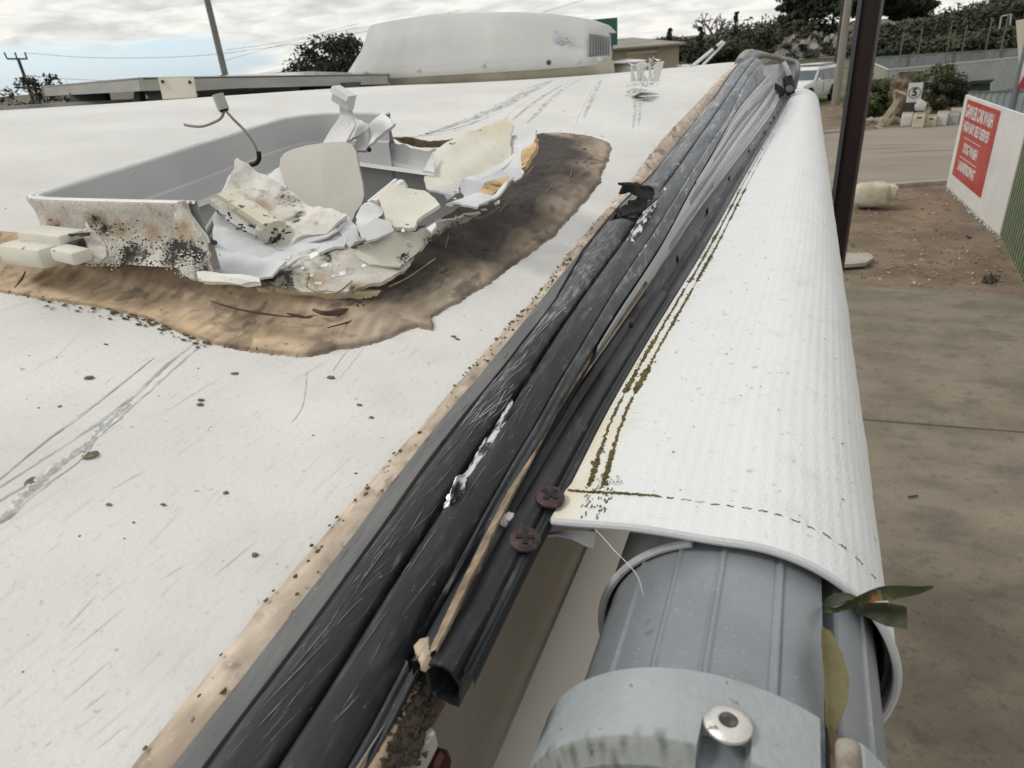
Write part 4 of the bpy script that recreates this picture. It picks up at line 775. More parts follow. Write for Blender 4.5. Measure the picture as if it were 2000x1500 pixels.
tag(clumps('black_mould', it, pm('mould_shadow_black', (.02, .018, .016)), hatch), kind='stuff')
sh('core_shard', [(833, 445, .50), (850, 434, .51), (852, 440, .505), (842, 452, .495)], white_m, .002)
shard('front_lip', [rs(*q) for q in [(500, 560, .016), (560, 566, .018), (640, 574, .018), (700, 574, .016), (745, 566, .016), (735, 578, .012), (700, 588, .009), (640, 586, .010), (560, 576, .012), (505, 570, .012)]], pm('skirt_tan', (.50, .40, .27), (.60, .52, .38), sc=40, rough=.8, bump=.6, bsc=120, spots=[((.08, .05, .03), 60, .62, .68)]), hatch, thick=.004, rough=.002)
# small fragments lying about the break, and dry twigs
for q in range(46):
    px_, py_, yy = random.choice([(random.uniform(430, 640), random.uniform(500, 545), .42), (random.uniform(690, 800), random.uniform(440, 480), .50), (random.uniform(860, 1000), random.uniform(370, 410), .585), (random.uniform(600, 720), random.uniform(480, 560), .37)])
    p = onY(px_, py_, yy); r = random.uniform(.002, .006); a = random.uniform(0, 6.3)
    shard('chip', [p + r * np.array([math.cos(a + t_) * random.uniform(.5, 1), math.sin(a + t_) * .5, math.sin(a + t_) * .5 * random.uniform(0, 1)]) for t_ in (0, 1.3, 2.6, 4.1)], random.choice([white_m, cream_m, dirty_m if False else white_m]), hatch, thick=.001, res=.02, jag=0)
tw = pm('twig', (.16, .11, .07), (.3, .22, .14), sc=60, rough=.9)
for pts in [[(640, 585), (668, 566), (688, 548)], [(612, 520), (600, 560), (640, 575)], [(770, 500), (790, 480), (812, 462), (818, 445)], [(760, 560), (800, 540), (850, 505)], [(905, 420), (940, 425), (975, 405)], [(1000, 330), (1020, 345), (1042, 325)], [(902, 345), (912, 330), (925, 342)]]:
    tube('twig', [roofhit(a_, b_, .026 if a_ < 860 else .03) for a_, b_ in pts], .0006, tw, hatch, n=16, seg=5)
# fibres and flakes matted into the dark side of the sealant
for q in range(70):
    a_, b_ = random.uniform(840, 1140), 0; b_ = 590 - (a_ - 760) * .72 + random.uniform(-45, 25); L_ = random.uniform(8, 34); t_ = random.gauss(-.75, .35)
    pts = [(a_, b_), (a_ + L_ * .5 * math.cos(t_) + random.gauss(0, 2), b_ + L_ * .5 * math.sin(t_)), (a_ + L_ * math.cos(t_), b_ + L_ * math.sin(t_))]
    tube('sealant_fibre', [roofhit(x_, y_, .007) for x_, y_ in pts], random.uniform(.0003, .0009), random.choice([MT['crack_dirt'], MT['crack_dirt'], tw]), hatch, n=8, seg=4)
# floor screen of the hatch
box('screen_frame', (-.44, .70, -.19), (.20, .006, .03), pm('screen_grey', (.10, .10, .10)), hatch, ax=azr(R(4)))
box('screen_frame', (-.47, .60, -.22), (.26, .16, .004), white_m, hatch, ax=azr(R(4)))

# loose cable with its grey ferrule standing out of the hole
cab = empty('cable_stub', onY(500, 318, .63), 'thin forked grey cable with a pale ferrule sticking up from the broken hatch', 'cable')
cm = pm('cable_grey', (.22, .21, .19), (.30, .29, .27), sc=90, rough=.5)
ta, tb = onY(425, 184, .62), onY(437, 214, .62); tube('ferrule', [ta, tb], .0062, pm('ferrule_grey', (.40, .40, .35)), cab, n=2, seg=16, spline=False)
tube('ferrule_end', [tb, tb + (tb - ta) * .12], .0050, black_m, cab, n=2, seg=12, spline=False)
tube('wire', [onY(438, 214, .62), onY(432, 230, .62), onY(415, 240, .615), (onY(392, 247, .61)), onY(366, 245, .605), onY(361, 243, .605)], .0016, cm, cab, n=30, seg=8)
tube('wire', [onY(440, 215, .62), onY(455, 232, .622), onY(478, 255, .625), onY(496, 280, .628), onY(504, 300, .63)], .0016, cm, cab, n=30, seg=8)
tube('wire_sleeve', [onY(505, 296, .63), onY(506, 310, .63), onY(500, 319, .63), onY(489, 322, .63)], .0026, black_m, cab, n=14, seg=8)

# ------------------------------------------------------------------ awning rolled along the wall
CX, CZ = -.002, -.2735
awn = empty('rolled_awning', (0, 1.6, -H), 'white ribbed vinyl awning rolled on a grey ribbed tube along the caravan side', 'awning')
RO = .0690
def fabprof(y):
    xr = txr(y) - .001; zt = -.2125
    sag = 0
    top = math.radians(94.7)
    P = [(xr, zt - .002), (xr + .002, zt + .0012)]
    ax_, az_ = CX + RO * math.cos(top), CZ + RO * math.sin(top)
    for s in np.linspace(.06, .97, 26):
        P.append((xr + (ax_ - xr) * s, zt + .001 * (1 - s) + (az_ - zt) * s + .0019 * math.sin(math.pi * s) ** 2))
    for a in np.linspace(top, math.radians(-115), 60):
        P.append((CX + RO * math.cos(a), CZ + RO * math.sin(a)))
    return P
ysf = np.r_[np.linspace(.2535, .2600, 5), np.linspace(.264, 1.2, 120), np.linspace(1.22, 3.1, 60)]
V = []; U = []
for y in ysf:
    pr = fabprof(y); u = 0; prev = None
    hem = .0012 * (y < .2815) 
    for q, (x, z) in enumerate(pr):
        if prev: u += math.hypot(x - prev[0], z - prev[1])
        prev = (x, z)
        w = .0009 * nz3((x * 8, y * 3, z * 8), 4) + .00035 * nz3((x, y, z), 55)
        nx, nzz = x - CX, z - CZ; l = math.hypot(nx, nzz)
        if q < 3: w = 0
        w += hem
        V.append((x + nx / l * w, y, z + nzz / l * w)); U.append((u, y))
fab = mk('canopy_fabric', V, gridf(len(ysf), len(fabprof(1))), fab_m, awn, thick=.0012, uvs=U, ang=80)
def fabpt(u_frac_x, y, lift=.0008):       # point on the fabric above world x
    pr = fabprof(y); xs_ = [p[0] for p in pr[:70]]; zs_ = [p[1] for p in pr[:70]]
    i = int(np.argmax(xs_)); return np.array([u_frac_x, y, np.interp(u_frac_x, xs_[:i], zs_[:i]) + lift])
# rolled hem bead along the cut end and the layers wound beneath it
hp = [(x, .2525, z) for x, z in fabprof(.2525)[1:]]
tube('canopy_hem', hp, .0019, fab_m, awn, n=120, seg=8, uvs=[(.02 * i, .3) for i in range(960)])
inner_w = pm('inner_vinyl', (.42, .43, .43), (.52, .53, .53), sc=90, rough=.7, bump=.5, bsc=600, dist=.0006)
sp = [(CX + r * math.cos(a), .256, CZ + r * math.sin(a)) for a, r in zip(np.linspace(R(112), R(255), 50), np.linspace(.0665, .0725, 50))]
tube('canopy_roll_edge', sp, .0021, inner_w, awn, n=90, seg=8)
ribS = lambda r0, r1, a0, a1, y0, y1, nm, mt_: mk(nm, [(CX + r * math.cos(a), y, CZ + r * math.sin(a)) for y in np.linspace(y0, y1, 8) for a, r in zip(np.linspace(a0, a1, 60), np.linspace(r0, r1, 60))], gridf(8, 60), mt_, awn, thick=.001)
ribS(.0662, .0722, R(112), R(255), .257, 2.9, 'canopy_roll', inner_w); ribS(.0667, .0655, R(112), R(-60), .268, 2.9, 'canopy_roll', pm('shaded_vinyl', (.05, .052, .055), rough=.8))  # near-black vinyl here and on the edge paints shade under the hem
tube('canopy_roll_edge', [(CX + .0662 * math.cos(a), .262, CZ + .0662 * math.sin(a)) for a in np.linspace(R(40), R(-70), 40)], .0017, pm('shaded_edge_vinyl', (.05, .05, .05), (.09, .09, .09), sc=80, rough=.8), awn, n=50, seg=6)
# folded tongue of fabric left of the roll
patch('canopy_tongue', [[onY(1062, 1043, .262), onY(1090, 1037, .262), onY(1120, 1036, .262), onY(1150, 1037, .262), onY(1165, 1040, .262)], [onY(1061, 1046, .258), onY(1092, 1045, .258), (onY(1122, 1056, .258)), onY(1146, 1068, .258), onY(1160, 1070, .258)]], inner_w, awn, nu=6, nv=14, thick=.001)
# moss-filled stitch seams along the track and round the end
def seam_x(off, y): return txr(y) + off + (.0075 if off < .01 else .0085) * min(1, max(0, (.37 - y) / .11)) ** 1.3
it = []; it2 = []
for off, ph in ((.0055, 0), (.0126, 2)):
    y = .263
    while y < 1.9:
        dens = 1 if y < .8 else max(.25, 1 - (y - .8))
        a = .75 + 1.3 * max(0, nz3((off * 60, y * 2, ph), 9)); r = random.uniform(.0004, .0011) * a * (1 + .5 * y if y < 1.1 else .8)
        if .39 < y < .395 or (.62 < y < .64): y += .004; continue
        if random.random() < dens: it.append((fabpt(seam_x(off, y) + random.gauss(0, .00055 * a), y, .0002), (r, r * random.uniform(1, 2.6), r * .5), .5))
        if y < .9 and random.random() < .12 and nz3((off * 60, y * 2, ph), 9) > 0: it.append((fabpt(seam_x(off, y) + random.gauss(0, .0016), y, .0003), (r, r, r * .5), .5))
        y += random.uniform(.0003, .0009) * (1 + y)
for off in (.0055, .0126):
    tube('seam_thread', [fabpt(seam_x(off, y), y, .0001) for y in np.linspace(.2545, 2.6, 60)], .00028, pm('thread', (.16, .13, .08), rough=.9), awn, n=120, seg=4)
x = -.094
while x < .0655:
    z = fabpt(x, .278, 0)[2]
    dash = x < -.045 or (int((x + .1) / .0036) % 2 == 0)
    if dash:
        r = random.uniform(.0005, .0009) * (1.2 if x < -.035 else .95); it.append((np.array([x, .2785 + random.gauss(0, .0003), z + .0012]), (r * 1.4, r * .8, r * .5), .5))
    x += .0007
for q in range(90):
    a = random.choice([-.0805, -.0725]) + random.gauss(0, .0022); it.append((fabpt(max(-.093, a), random.uniform(.256, .294), .0012), (random.uniform(.0002, .0004), random.uniform(.0004, .0018), .0002), .6))
tag(clumps('seam_moss', it, moss_m, awn), kind='stuff')
it = [(fabpt(random.uniform(-.08, .045), random.uniform(.26, .8), .0006), (random.uniform(.0003, .0007),) * 2 + (.0002,), .4) for _ in range(70)]
tag(clumps('fabric_specks', it, lich_m, awn), kind='stuff')
# grey roller tube: ribs and an open slot
def az_of(th_deg, r):
    d = np.array([math.sin(R(th_deg)), -math.cos(R(th_deg))]); c = np.array([CX - .002, CZ]); bq = d @ c; q = bq * bq - (c @ c - r * r); t_ = bq - math.sqrt(max(q, 0)); p = d * t_ - c; return math.atan2(p[1], p[0])
RT = .0632
ribs = [az_of(a, RT) for a in (-12.0, -8.2, -3.2, 3.4, 11.5)] + [R(-30), R(-80), R(-130), R(190)]
slot = (az_of(9.2, RT), az_of(7.8, RT))
prof = []
for a in np.linspace(R(-180), R(180), 900, endpoint=False):
    r = RT
    for q in ribs:
        dd = (a - q + math.pi) % (2 * math.pi) - math.pi; s = dd * RT
        r += .0011 * math.exp(-(s / .0013) ** 4) - .0004 * math.exp(-((s - .0021) / .0005) ** 2)
    if slot[0] < a < slot[1]: r = RT - .020
    prof.append((CX - .002 + r * math.cos(a), CZ + r * math.sin(a)))
V = [(x, y, z) for y in (.02, .12, .2, .26, .5, 3.0) for x, z in prof]; mk('roller_tube', V, gridf(6, 900, True), tube_m, awn, ang=50)
# end cap over the tube
RC = .0705; c0, c1 = az_of(8.0, RC), R(250); cxc, czc = -.006, -.2725
def capseg(a0, a1, nm, n=90):
    pf = [(.0, .1765), (.0035, .1765), (.0045, .1755), (.0045, .160), (.0045, .1510), (.0045, .1475), (.0042, .1462), (.0030, .1448), (-.0010, .1412), (-.0016, .1406), (-.0050, .1400), (-.0056, .136), (-.0060, .05)]
    V = []; T = []
    for a in np.linspace(a0, a1, n):
        for dr, y in pf:
            if abs(a - wa) < .115: y = max(y, .1570)
            r = RC - .0045 + dr; V.append((cxc + r * math.cos(a), y, czc + r * math.sin(a)))
            T.append(np.array((1, 1, 1) if y > .1463 else ((.72, .69, .63) if y > .1404 else (.42, .44, .47))) * (1 - 1.1 * max(0, nz3((a * .07, y, 0), 220)) * (1 if .136 < y < .149 else 0)))
    return mk(nm, V, gridf(n, len(pf)), cap_m, awn, tint=T, thick=.0015, ang=32)
wz = onZ(1422, 1414, -.200); wa = math.atan2(-.200 - czc, wz[0] - cxc)
capseg(c0 + .01, c1, 'end_cap', 460)
mk('cap_tab', [(cxc + (RC - .011) * math.cos(a), y, czc + (RC - .011) * math.sin(a)) for y in (.157, .138, .10) for a in np.linspace(wa - .14, wa + .14, 8)], gridf(3, 8), pm('tab_grey', (.12, .125, .125), (.20, .20, .195), sc=60, rough=.75), awn, thick=.001)
capseg(az_of(13.4, RC - .004), az_of(10.2, RC - .004), 'end_cap', 20)
rc_ = RC + .0012; wn = (math.cos(wa) * .35, .10, math.sin(wa)); wp = np.array([cxc + rc_ * math.cos(wa), onZ(1422, 1414, czc + rc_ * math.sin(wa))[1], czc + rc_ * math.sin(wa)])
lathe('bolt_washer', [(.0026, .0013), (.0030, .0019), (.0036, .0021), (.0062, .0015), (.0076, .0005), (.0078, -.0003), (.0074, -.0010), (.0026, -.0010)], wp, wn, wash_m, awn, seg=40)
lathe('bolt_hole', [(.0029, .0022), (.0001, .0021)], wp, wn, pm('socket', (.03, .028, .025), (.10, .09, .08), sc=300, rough=.6), awn, seg=20)
lathe('clip_bar', [(.002, 0), (.0035, .001), (.0035, .05)], onY(1656, 1452, .150), (0, -1, 0), pm('clip_brown', (.16, .14, .11), (.28, .26, .22), sc=150, rough=.8), awn, seg=10)
# stray things caught in the awning
def leaf(name, mid, w, mat, label, twist=0, cup=.3, n=26, side=(0, 0, 1)):
    P = spl(mid, n); V = []
    for i, p in enumerate(P):
        s = i / (n - 1); t = P[min(i + 1, n - 1)] - P[max(i - 1, 0)]; t /= np.linalg.norm(t); b2 = np.cross(t, np.array(side, float)); b2 /= np.linalg.norm(b2); c2 = np.cross(b2, t)
        ww = np.interp(s, np.linspace(0, 1, len(w)), w) * (1 + .06 * nz3((i * .3, 0, 0), 1.7)); a = twist * s
        for q in (-1, -.5, 0, .5, 1): V.append(p + (b2 * math.cos(a) + c2 * math.sin(a)) * ww * q + (c2 * math.cos(a) - b2 * math.sin(a)) * ww * cup * (q * q) + c2 * .0006 * nz3((i * .5, q, 0), 2))
    o = mk(name, V, gridf(n, 5), mat, None, thick=.0003, ang=80); return tag(o, label, 'leaf')
lg = pm('leaf_green', (.026, .032, .012), (.045, .05, .02), sc=90, rough=.75, spec=.15, spots=[((.22, .10, .04), 60, .62, .75), ((.16, .15, .10), 200, .6, .7, (1, 1, 1), .5)])
ld = pm('leaf_dark', (.03, .036, .02), (.075, .08, .055), sc=120, rough=.8, spec=.15, spots=[((.26, .24, .19), 70, .60, .72, (1, 1, 1), .7)])
lt = pm('leaf_tan', (.13, .09, .045), (.17, .155, .08), sc=30, rough=.9, spec=.2, bump=.5, bsc=300, spots=[((.16, .09, .04), 60, .58, .75), ((.12, .12, .05), 140, .6, .68, (1, 3, 1), .6)])
leaf('fallen_leaf', [onY(1608, 1193, .236), onY(1640, 1190, .232), onY(1680, 1172, .228), onY(1720, 1160, .224), onY(1760, 1155, .222), onY(1795, 1152, .220), onY(1822, 1146, .219)], [.0009, .0010, .0012, .0020, .0026, .0018, .0003], lg, 'long green leaf pointing right out of the awning end', side=(.1, -.75, .6), cup=.25)
leaf('fallen_leaf', [onY(1672, 1192, .233), onY(1700, 1193, .229), onY(1735, 1200, .226), onY(1772, 1206, .224)], [.0010, .0030, .0044, .0040], ld, 'torn mottled dark green leaf just below the long pointed leaf', side=(.1, -.8, .55), cup=.2)
leaf('fallen_leaf', [onY(1613, 1228, .218), onY(1624, 1280, .205), onY(1630, 1330, .195), onY(1628, 1380, .186), onY(1622, 1425, .180)], [.0018, .0046, .0058, .0045, .002], lt, 'yellow brown leaf standing in the slot of the grey tube', side=(.55, 0, .9), cup=.2)
leaf('fallen_leaf', [onY(1622, 1425, .178), onY(1632, 1455, .172), onY(1634, 1485, .168), onY(1630, 1520, .162)], [.0012, .0030, .0032, .0015], pm('leaf_brown', (.10, .06, .03), (.17, .11, .06), sc=80, rough=.8), 'curled brown leaf low in the tube slot beside the end cap', side=(.5, 0, .9))
leaf('fallen_leaf', [onY(1610, 1182, .240), onY(1630, 1172, .238), onY(1655, 1165, .238), onY(1678, 1172, .236)], [.0008, .0022, .0018, .0006], ld, 'shrivelled brown leaf scrap tucked under the awning hem', side=(0, -.8, .6))
tag(tube('loose_thread', [onY(1162, 1034, .2505), onY(1180, 1052, .245), onY(1200, 1075, .24), onY(1225, 1100, .235), onY(1245, 1125, .23), onY(1256, 1160, .226)], .00013, pm('pale_thread', (.8, .8, .78)), None, n=30, seg=4), 'fine pale thread hanging over the grey awning tube', 'thread')
tag(tube('spider_silk', [onX(955, 1383, -.125), onY(1020, 1398, .19), onY(1085, 1414, .18)], .00006, pm('pale_thread', (.8, .8, .78)), None, n=10, seg=4), 'faint strand of spider silk across the side wall gap', 'thread')

# ------------------------------------------------------------------ air conditioner
ac = empty('air_conditioner', (-1.15, 2.8, -.08), 'weathered white air conditioner with slatted right end on the caravan roof', 'air conditioner')
yf, dep = 2.5, .62
botp = [(690, 150), (760, 147), (850, 141), (950, 135), (1050, 129), (1140, 122), (1180, 118), (1195, 113)]
topp = [(706, 66), (727, 48), (760, 41), (850, 27), (920, 25), (1000, 23), (1060, 26), (1100, 31), (1140, 38), (1172, 49), (1190, 66)]
def edge(pts, x):
    P = [onY(a, bq, yf) for a, bq in pts]; return np.interp(x, [p[0] for p in P], [p[2] for p in P])
xL, xR = onY(690, 150, yf)[0], onY(1195, 113, yf)[0]; tL, tR = onY(720, 52, yf)[0], onY(1188, 64, yf)[0]
NXA = 60; V = []; lev = [(0, 0, .0), (.03, .004, .0), (.2, .25, .012), (.45, .5, .03), (.7, .75, .052), (.86, .9, .075), (.95, .97, .105), (1.0, 1.0, .16), (1.0, 1.02, .30)]
# near face, top and back as one shell: rings of constant x
rings = []
for i in range(NXA):
    s = i / (NXA - 1); s = .5 - .5 * math.cos(math.pi * s); ring = []
    for zf, _, dy in lev:
        xl = xL + (tL - xL) * min(zf, 1) ** 1.3; xr_ = xR + (tR - xR) * zf; x = xl + (xr_ - xl) * s
        e = max(0, (abs(s - .5) - .40) / .10); cur = .10 * e ** 2.2       # ends curve away
        zb = edge(botp, x); zt = edge(topp, x); z = zb + (zt - zb) * (zf if zf < 1 else 1)
        seamd = .0035 * math.exp(-((s - .22) / .012) ** 2) - .004 * math.exp(-((s - .56) / .01) ** 2) if zf > .1 else 0
        g_ = (yf + dy + cur) / yf if zf < .99 else (yf + .16 + cur) / yf
        ring.append((x * g_, yf + dy + cur + seamd, z * g_))
    top = ring[-1]
    for k_ in (.45, .6): yb = yf + dep * k_ / .6; ring.append((top[0] * yb / (yf + .3), yb, top[2] - .01 * (k_ - .3)))
    ring.append((ring[0][0] * (yf + dep) / (yf + .02), yf + dep + .04, ring[0][2] + .005)); rings.append(ring)
V = [p for r_ in rings for p in r_]; nr = len(rings[0]); F = gridf(NXA, nr) + [tuple(range(nr)), tuple(range((NXA - 1) * nr, NXA * nr))]
shroud = mk('shroud', V, F, ac_m, ac, ang=35)
lipv = []
for x in np.linspace(xL, xR, 40):
    s = (x - xL) / (xR - xL); e = max(0, (abs(s - .5) - .40) / .10); cur = .10 * e ** 2.2; z = edge(botp, x); g_ = (yf + cur) / yf; lipv += [(x * g_, yf - .006 + cur, z * g_ - .012), (x * g_, yf - .008 + cur, z * g_ + .001), (x * g_, yf - .003 + cur, z * g_ + .016), (x * g_, yf + .01 + cur, z * g_ + .016)]
mk('shroud_lip', lipv, gridf(40, 4), ac_m, shroud, thick=.002)
bv = []
for x in np.linspace(xL + .03, xR - .01, 30):
    z = edge(botp, x); s = (x - xL) / (xR - xL); e = max(0, (abs(s - .5) - .42) / .08); cur = .07 * e ** 2; bv += [(x, yf + .01 + cur, z - .006), (x + .005 * (1 - s), yf + .03 + cur, z - .045), (x + .008, yf + .05 + cur, z - .10), (x * 1.12, yf + .5, z - .10)]
mk('base_pan', bv, gridf(30, 4), acb_m, ac)
# louvres on the right-hand end
for k_ in range(9):
    s = k_ / 8; px0 = 1150 + s * 38; a = onY(px0, 66 + s * 6, yf); bq = onY(px0 + 3, 112 - s * 1, yf)
    sx0 = (a[0] - xL) / (xR - xL); yy = yf + .10 * max(0, (abs(sx0 - .5) - .40) / .10) ** 2.2 + .018
    g_ = yy / yf
    tube('vent_slot', [(a[0] * g_, yy + .012, a[2] * g_), (bq[0] * g_, yy - .016, bq[2] * g_ + .004)], .0042, pm('slot_dark', (.20, .205, .205), rough=.7), shroud, n=2, seg=8, spline=False)
for a, bq in [(714, 143), (818, 137), (944, 127), (1072, 122), (1130, 120), (1172, 117)]:
    p = onY(a, bq, yf - .004); lathe('shroud_screw', [(.0085, -.002), (.0085, .004), (.005, .006)], p, (0, -1, 0), pm('screw_dark', (.05, .035, .025)) if a == 1072 else ac_m, shroud, seg=12)
# faint blue-grey bird emblem and worn word on the shroud
em = pm('faded_print', (.32, .38, .44), (.48, .52, .55), sc=60, rough=.6)
ey = yf + .035
for pts in [[(1083, 62), (1090, 60), (1094, 68), (1088, 70)], [(1080, 70), (1090, 69), (1096, 74), (1086, 77)], [(1083, 78), (1092, 75), (1098, 80), (1088, 84)], [(1094, 58), (1104, 66), (1102, 72), (1095, 66)], [(1096, 74), (1108, 70), (1112, 76), (1100, 80)], [(1092, 86), (1101, 80), (1104, 84), (1096, 88)]]:
    shard('emblem', [onY(a, bq, yf + .034 + (112 - bq) * .0001) + np.array([0, -.012, 0]) for a, bq in pts], em, shroud, thick=.0006, res=.05, jag=0, rough=0)
pe = onY(1113, 74, yf + .030); xdv = np.array([1, 0, -.07]); tm = textmesh('emblem_text', 'ibis', em, shroud, pe + np.array([0, -.012, H]), xdv, (0, .35, 1), .032, width=.05, depth=.0004)
# tan dome vent and shredded acrylic vent farther along the roof
dv = empty('dome_vent', onY(1222, 138, 2.7), 'tan dome shaped roof vent right of the air conditioner', 'roof vent')
mk('vent_dome', [onY(1222, 140, 2.72) + np.array([math.cos(a) * r * .085, math.sin(a) * r * .07, z * .06]) for z, r in [(-.6, 1.0), (-.2, .98), (.3, .85), (.62, .6), (.72, .15)] for a in np.linspace(0, 2 * math.pi, 24, endpoint=False)], gridf(5, 24, True) + [tuple(range(96, 120))], pm('vent_tan', (.36, .32, .26), (.50, .47, .42), sc=18, rough=.6), dv)
lathe('vent_rim', [(.075, .030), (.078, .034), (.05, .038), (.02, .040)], onY(1222, 140, 2.72), (0, 0, 1), white_m, dv, seg=24)
sv = empty('shattered_vent', roofhit(1255, 190), 'shattered clear white vent dome, splinters standing up near the rail', 'broken vent')
clr = pm('clear_splinter', (.78, .80, .79), (.86, .87, .86), sc=60, rough=.15, trans=.35, bump=.4, bsc=90)
for q in range(70):
    px_ = random.gauss(1254, 14); py_ = random.uniform(122, 200); p = roofhit(min(max(px_, 1226), 1284), max(py_, 152)); up_ = max(0, (160 - py_)) * .0011
    a = random.uniform(0, 6.3); d = np.array([math.cos(a), math.sin(a) * .6, random.uniform(.05, .7)]) * random.uniform(.010, .032); e = np.array([math.sin(a), -math.cos(a), random.uniform(0, .4)]) * random.uniform(.004, .012)
    b0 = p + np.array([0, 0, up_]); shard('splinter', [b0, b0 + e, b0 + d], clr, sv, thick=.0012, res=.03, jag=0)
for q in range(5):
    px_ = 1232 + q * 11; shard('splinter', [roofhit(px_, 158), roofhit(px_ + 10, 157), roofhit(px_ + 6, 158) + np.array([random.uniform(-.02, .02), 0, .030 + random.uniform(-.018, .018)]), roofhit(px_ + 1, 158) + np.array([0, 0, .04])], clr, sv, thick=.0015, jag=.002, res=.012)
shard('splinter', [roofhit(1234, 190), roofhit(1286, 184, .004), roofhit(1250, 180, .02)], pm('splinter_green', (.35, .42, .38), rough=.1), sv, thick=.002, res=.03)
gouge([(1238, 198), (1240, 215), (1236, 250)], .006, gg, h=.0006); gouge([(1250, 198), (1250, 215), (1247, 245)], .005, gg, h=.0006)
for q in range(7):
    p = roofhit(1322 + q * 5, 131); shard('chip', [p, p + np.array([.02, .01, .004]), p + np.array([random.uniform(-.02, .02), 0, random.uniform(.004, .014)])], clr, sv, thick=.001, res=.03)
# folded mast behind the roof
mast = empty('folded_mast', onY(1385, 110, 3.4), 'white two rail folding arm rising behind the far end of the caravan roof', 'folding arm')
tube('mast_rail', [onY(1345, 135, 3.4), onY(1412, 81, 3.4)], .0075, pm('arm_white', (.6, .61, .6)), mast, n=2, seg=8, spline=False); tube('mast_rail', [onY(1358, 142, 3.4), onY(1402, 97, 3.4), onY(1416, 82, 3.4)], .006, pm('arm_white', (.6, .61, .6)), mast, n=4, seg=8, spline=False)
tube('mast_joint', [onY(1394, 96, 3.38), onY(1400, 90, 3.38)], .010, black_m, mast, n=2, seg=8)

# ------------------------------------------------------------------ solar panel on its feet
spn = empty('solar_panel', onY(270, 180, 1.45), 'grey framed solar panel raised on dark feet at the left of the roof', 'solar panel')
def dpt(px, py, depth): d = ray(px, py); return d * (depth / F_PX)
A = dpt(270, 151, 1.9); Bq = dpt(80, 168, 2.5); Cq = dpt(760, 144, 2.5); A2 = dpt(275, 179, 1.9); B2 = dpt(88, 187, 2.5); C2 = dpt(760, 162, 2.5)
Dq = dpt(600, 139, 3.3); D2 = B2 + (C2 - A2)
def slab(name, a, bq, c, d, th, mat, par):     # four corners on top, thickness vector
    P = [np.array(p) for p in (a, bq, c, d)]; V = P + [p + th for p in P]; return mk(name, V, [(0, 1, 2, 3), (7, 6, 5, 4), (0, 4, 5, 1), (1, 5, 6, 2), (2, 6, 7, 3), (3, 7, 4, 0)], mat, par, smooth=False)
th = (A2 - A)
def beam(name, a, bq, th, ins, mat, par): return slab(name, a, bq, bq + ins, a + ins, th, mat, par)
inn = (Dq - Cq) / np.linalg.norm(Dq - Cq) * .012; inn2 = (Cq - A) / np.linalg.norm(Cq - A) * .012
beam('frame_rail', A, Cq, th * .95, inn, frame_m, spn); beam('frame_rail', A + inn2 * .0, Bq, (B2 - Bq) * .5 + th * .5, inn2, frame_m, spn); beam('frame_rail', Bq, Dq, th, -inn, frame_m, spn); beam('frame_rail', Cq, Dq, th, -inn2, frame_m, spn)
slab('glass', A + th * .06, Bq + th * .06, Dq + th * .06, Cq + th * .06, th * .1, glass_m, spn)
def pst(name, q, depth, mat, dy=.03):
    P = [dpt(a, bq, depth) for a, bq in q]; Q = [p + np.array([-.01, dy, 0]) for p in P]; n = len(P)
    return mk(name, P + Q, [tuple(range(n)), tuple(range(2 * n - 1, n - 1, -1))] + [(i, (i + 1) % n, n + (i + 1) % n, n + i) for i in range(n)], mat, spn, smooth=False)
pst('corner_bracket', [(308, 151), (378, 151), (384, 190), (318, 194)], 1.84, brk_m, .012); 
for a, bq in [(318, 160), (371, 161)]: lathe('bracket_screw', [(.0045, 0), (.0045, .003), (.002, .004)], dpt(a, bq, 1.835), RM @ np.array([0, 0, -1.]), black_m, spn, seg=8)
foot_m = pm('dark_foot', (.035, .036, .036), rough=.7)
pst('foot', [(135, 182), (203, 180), (210, 214), (141, 216)], 2.3, foot_m); pst('foot', [(278, 176), (318, 176), (320, 206), (302, 206)], 1.95, foot_m); pst('foot', [(262, 179), (272, 178), (275, 206), (258, 208)], 2.0, foot_m); pst('foot', [(578, 166), (700, 160), (700, 182), (580, 184)], 2.35, foot_m)
pst('roof_edge_strip', [(-60, 211), (0, 208), (120, 201), (260, 194), (400, 187), (560, 176), (575, 186), (400, 200), (0, 224), (-60, 230)], 2.25, pm('strip_blue_grey', (.10, .105, .11), (.2, .2, .2), sc=8, rough=.6))
pst('roof_far_sheet', [(382, 178), (480, 172), (578, 167), (580, 180), (390, 192)], 2.3, pm('far_sheet_grey', (.30, .30, .29), (.36, .36, .35), sc=8)); 
tube('roof_far_bar', [dpt(486, 173, 2.28), dpt(506, 172, 2.28)], .003, white_m, spn, n=2, seg=6)

# ================================================================== the street behind, world coordinates (ground z = 0)
def W_(p, z=None): p = np.array(p, float); 
gnd_m = pm('dirt', (.13, .095, .065), (.21, .155, .105), sc=.9, rough=.95, bump=.7, bsc=9, dist=.03, det=9,
           spots=[((.27, .18, .10), 1.3, .54, .72, (1, 1, 1), .7), ((.07, .055, .04), 5, .56, .72, (1, .6, 1), .8), ((.34, .30, .24), 40, .68, .76), ((.05, .04, .03), 22, .56, .70, (1, .6, 1), .75), ((.30, .24, .16), 12, .60, .72, (.6, 1, 1), .6)])
conc_m = pm('old_concrete', (.140, .118, .086), (.198, .168, .124), sc=1.6, st=(.8, 1.2, 1), rough=.85, bump=.5, bsc=90, dist=.004, det=9,
            spots=[((.21, .18, .135), .7, .46, .70, (.8, 1.5, 1), .8), ((.10, .09, .075), 2.2, .50, .70, (.8, 1.3, 1), .75), ((.075, .066, .055), 9, .54, .70, (1, 1.2, 1), .45), ((.07, .06, .05), 45, .58, .70, (1, 1, 1), .6), ((.30, .27, .22), 70, .62, .74, (1, 1, 1), .6)])
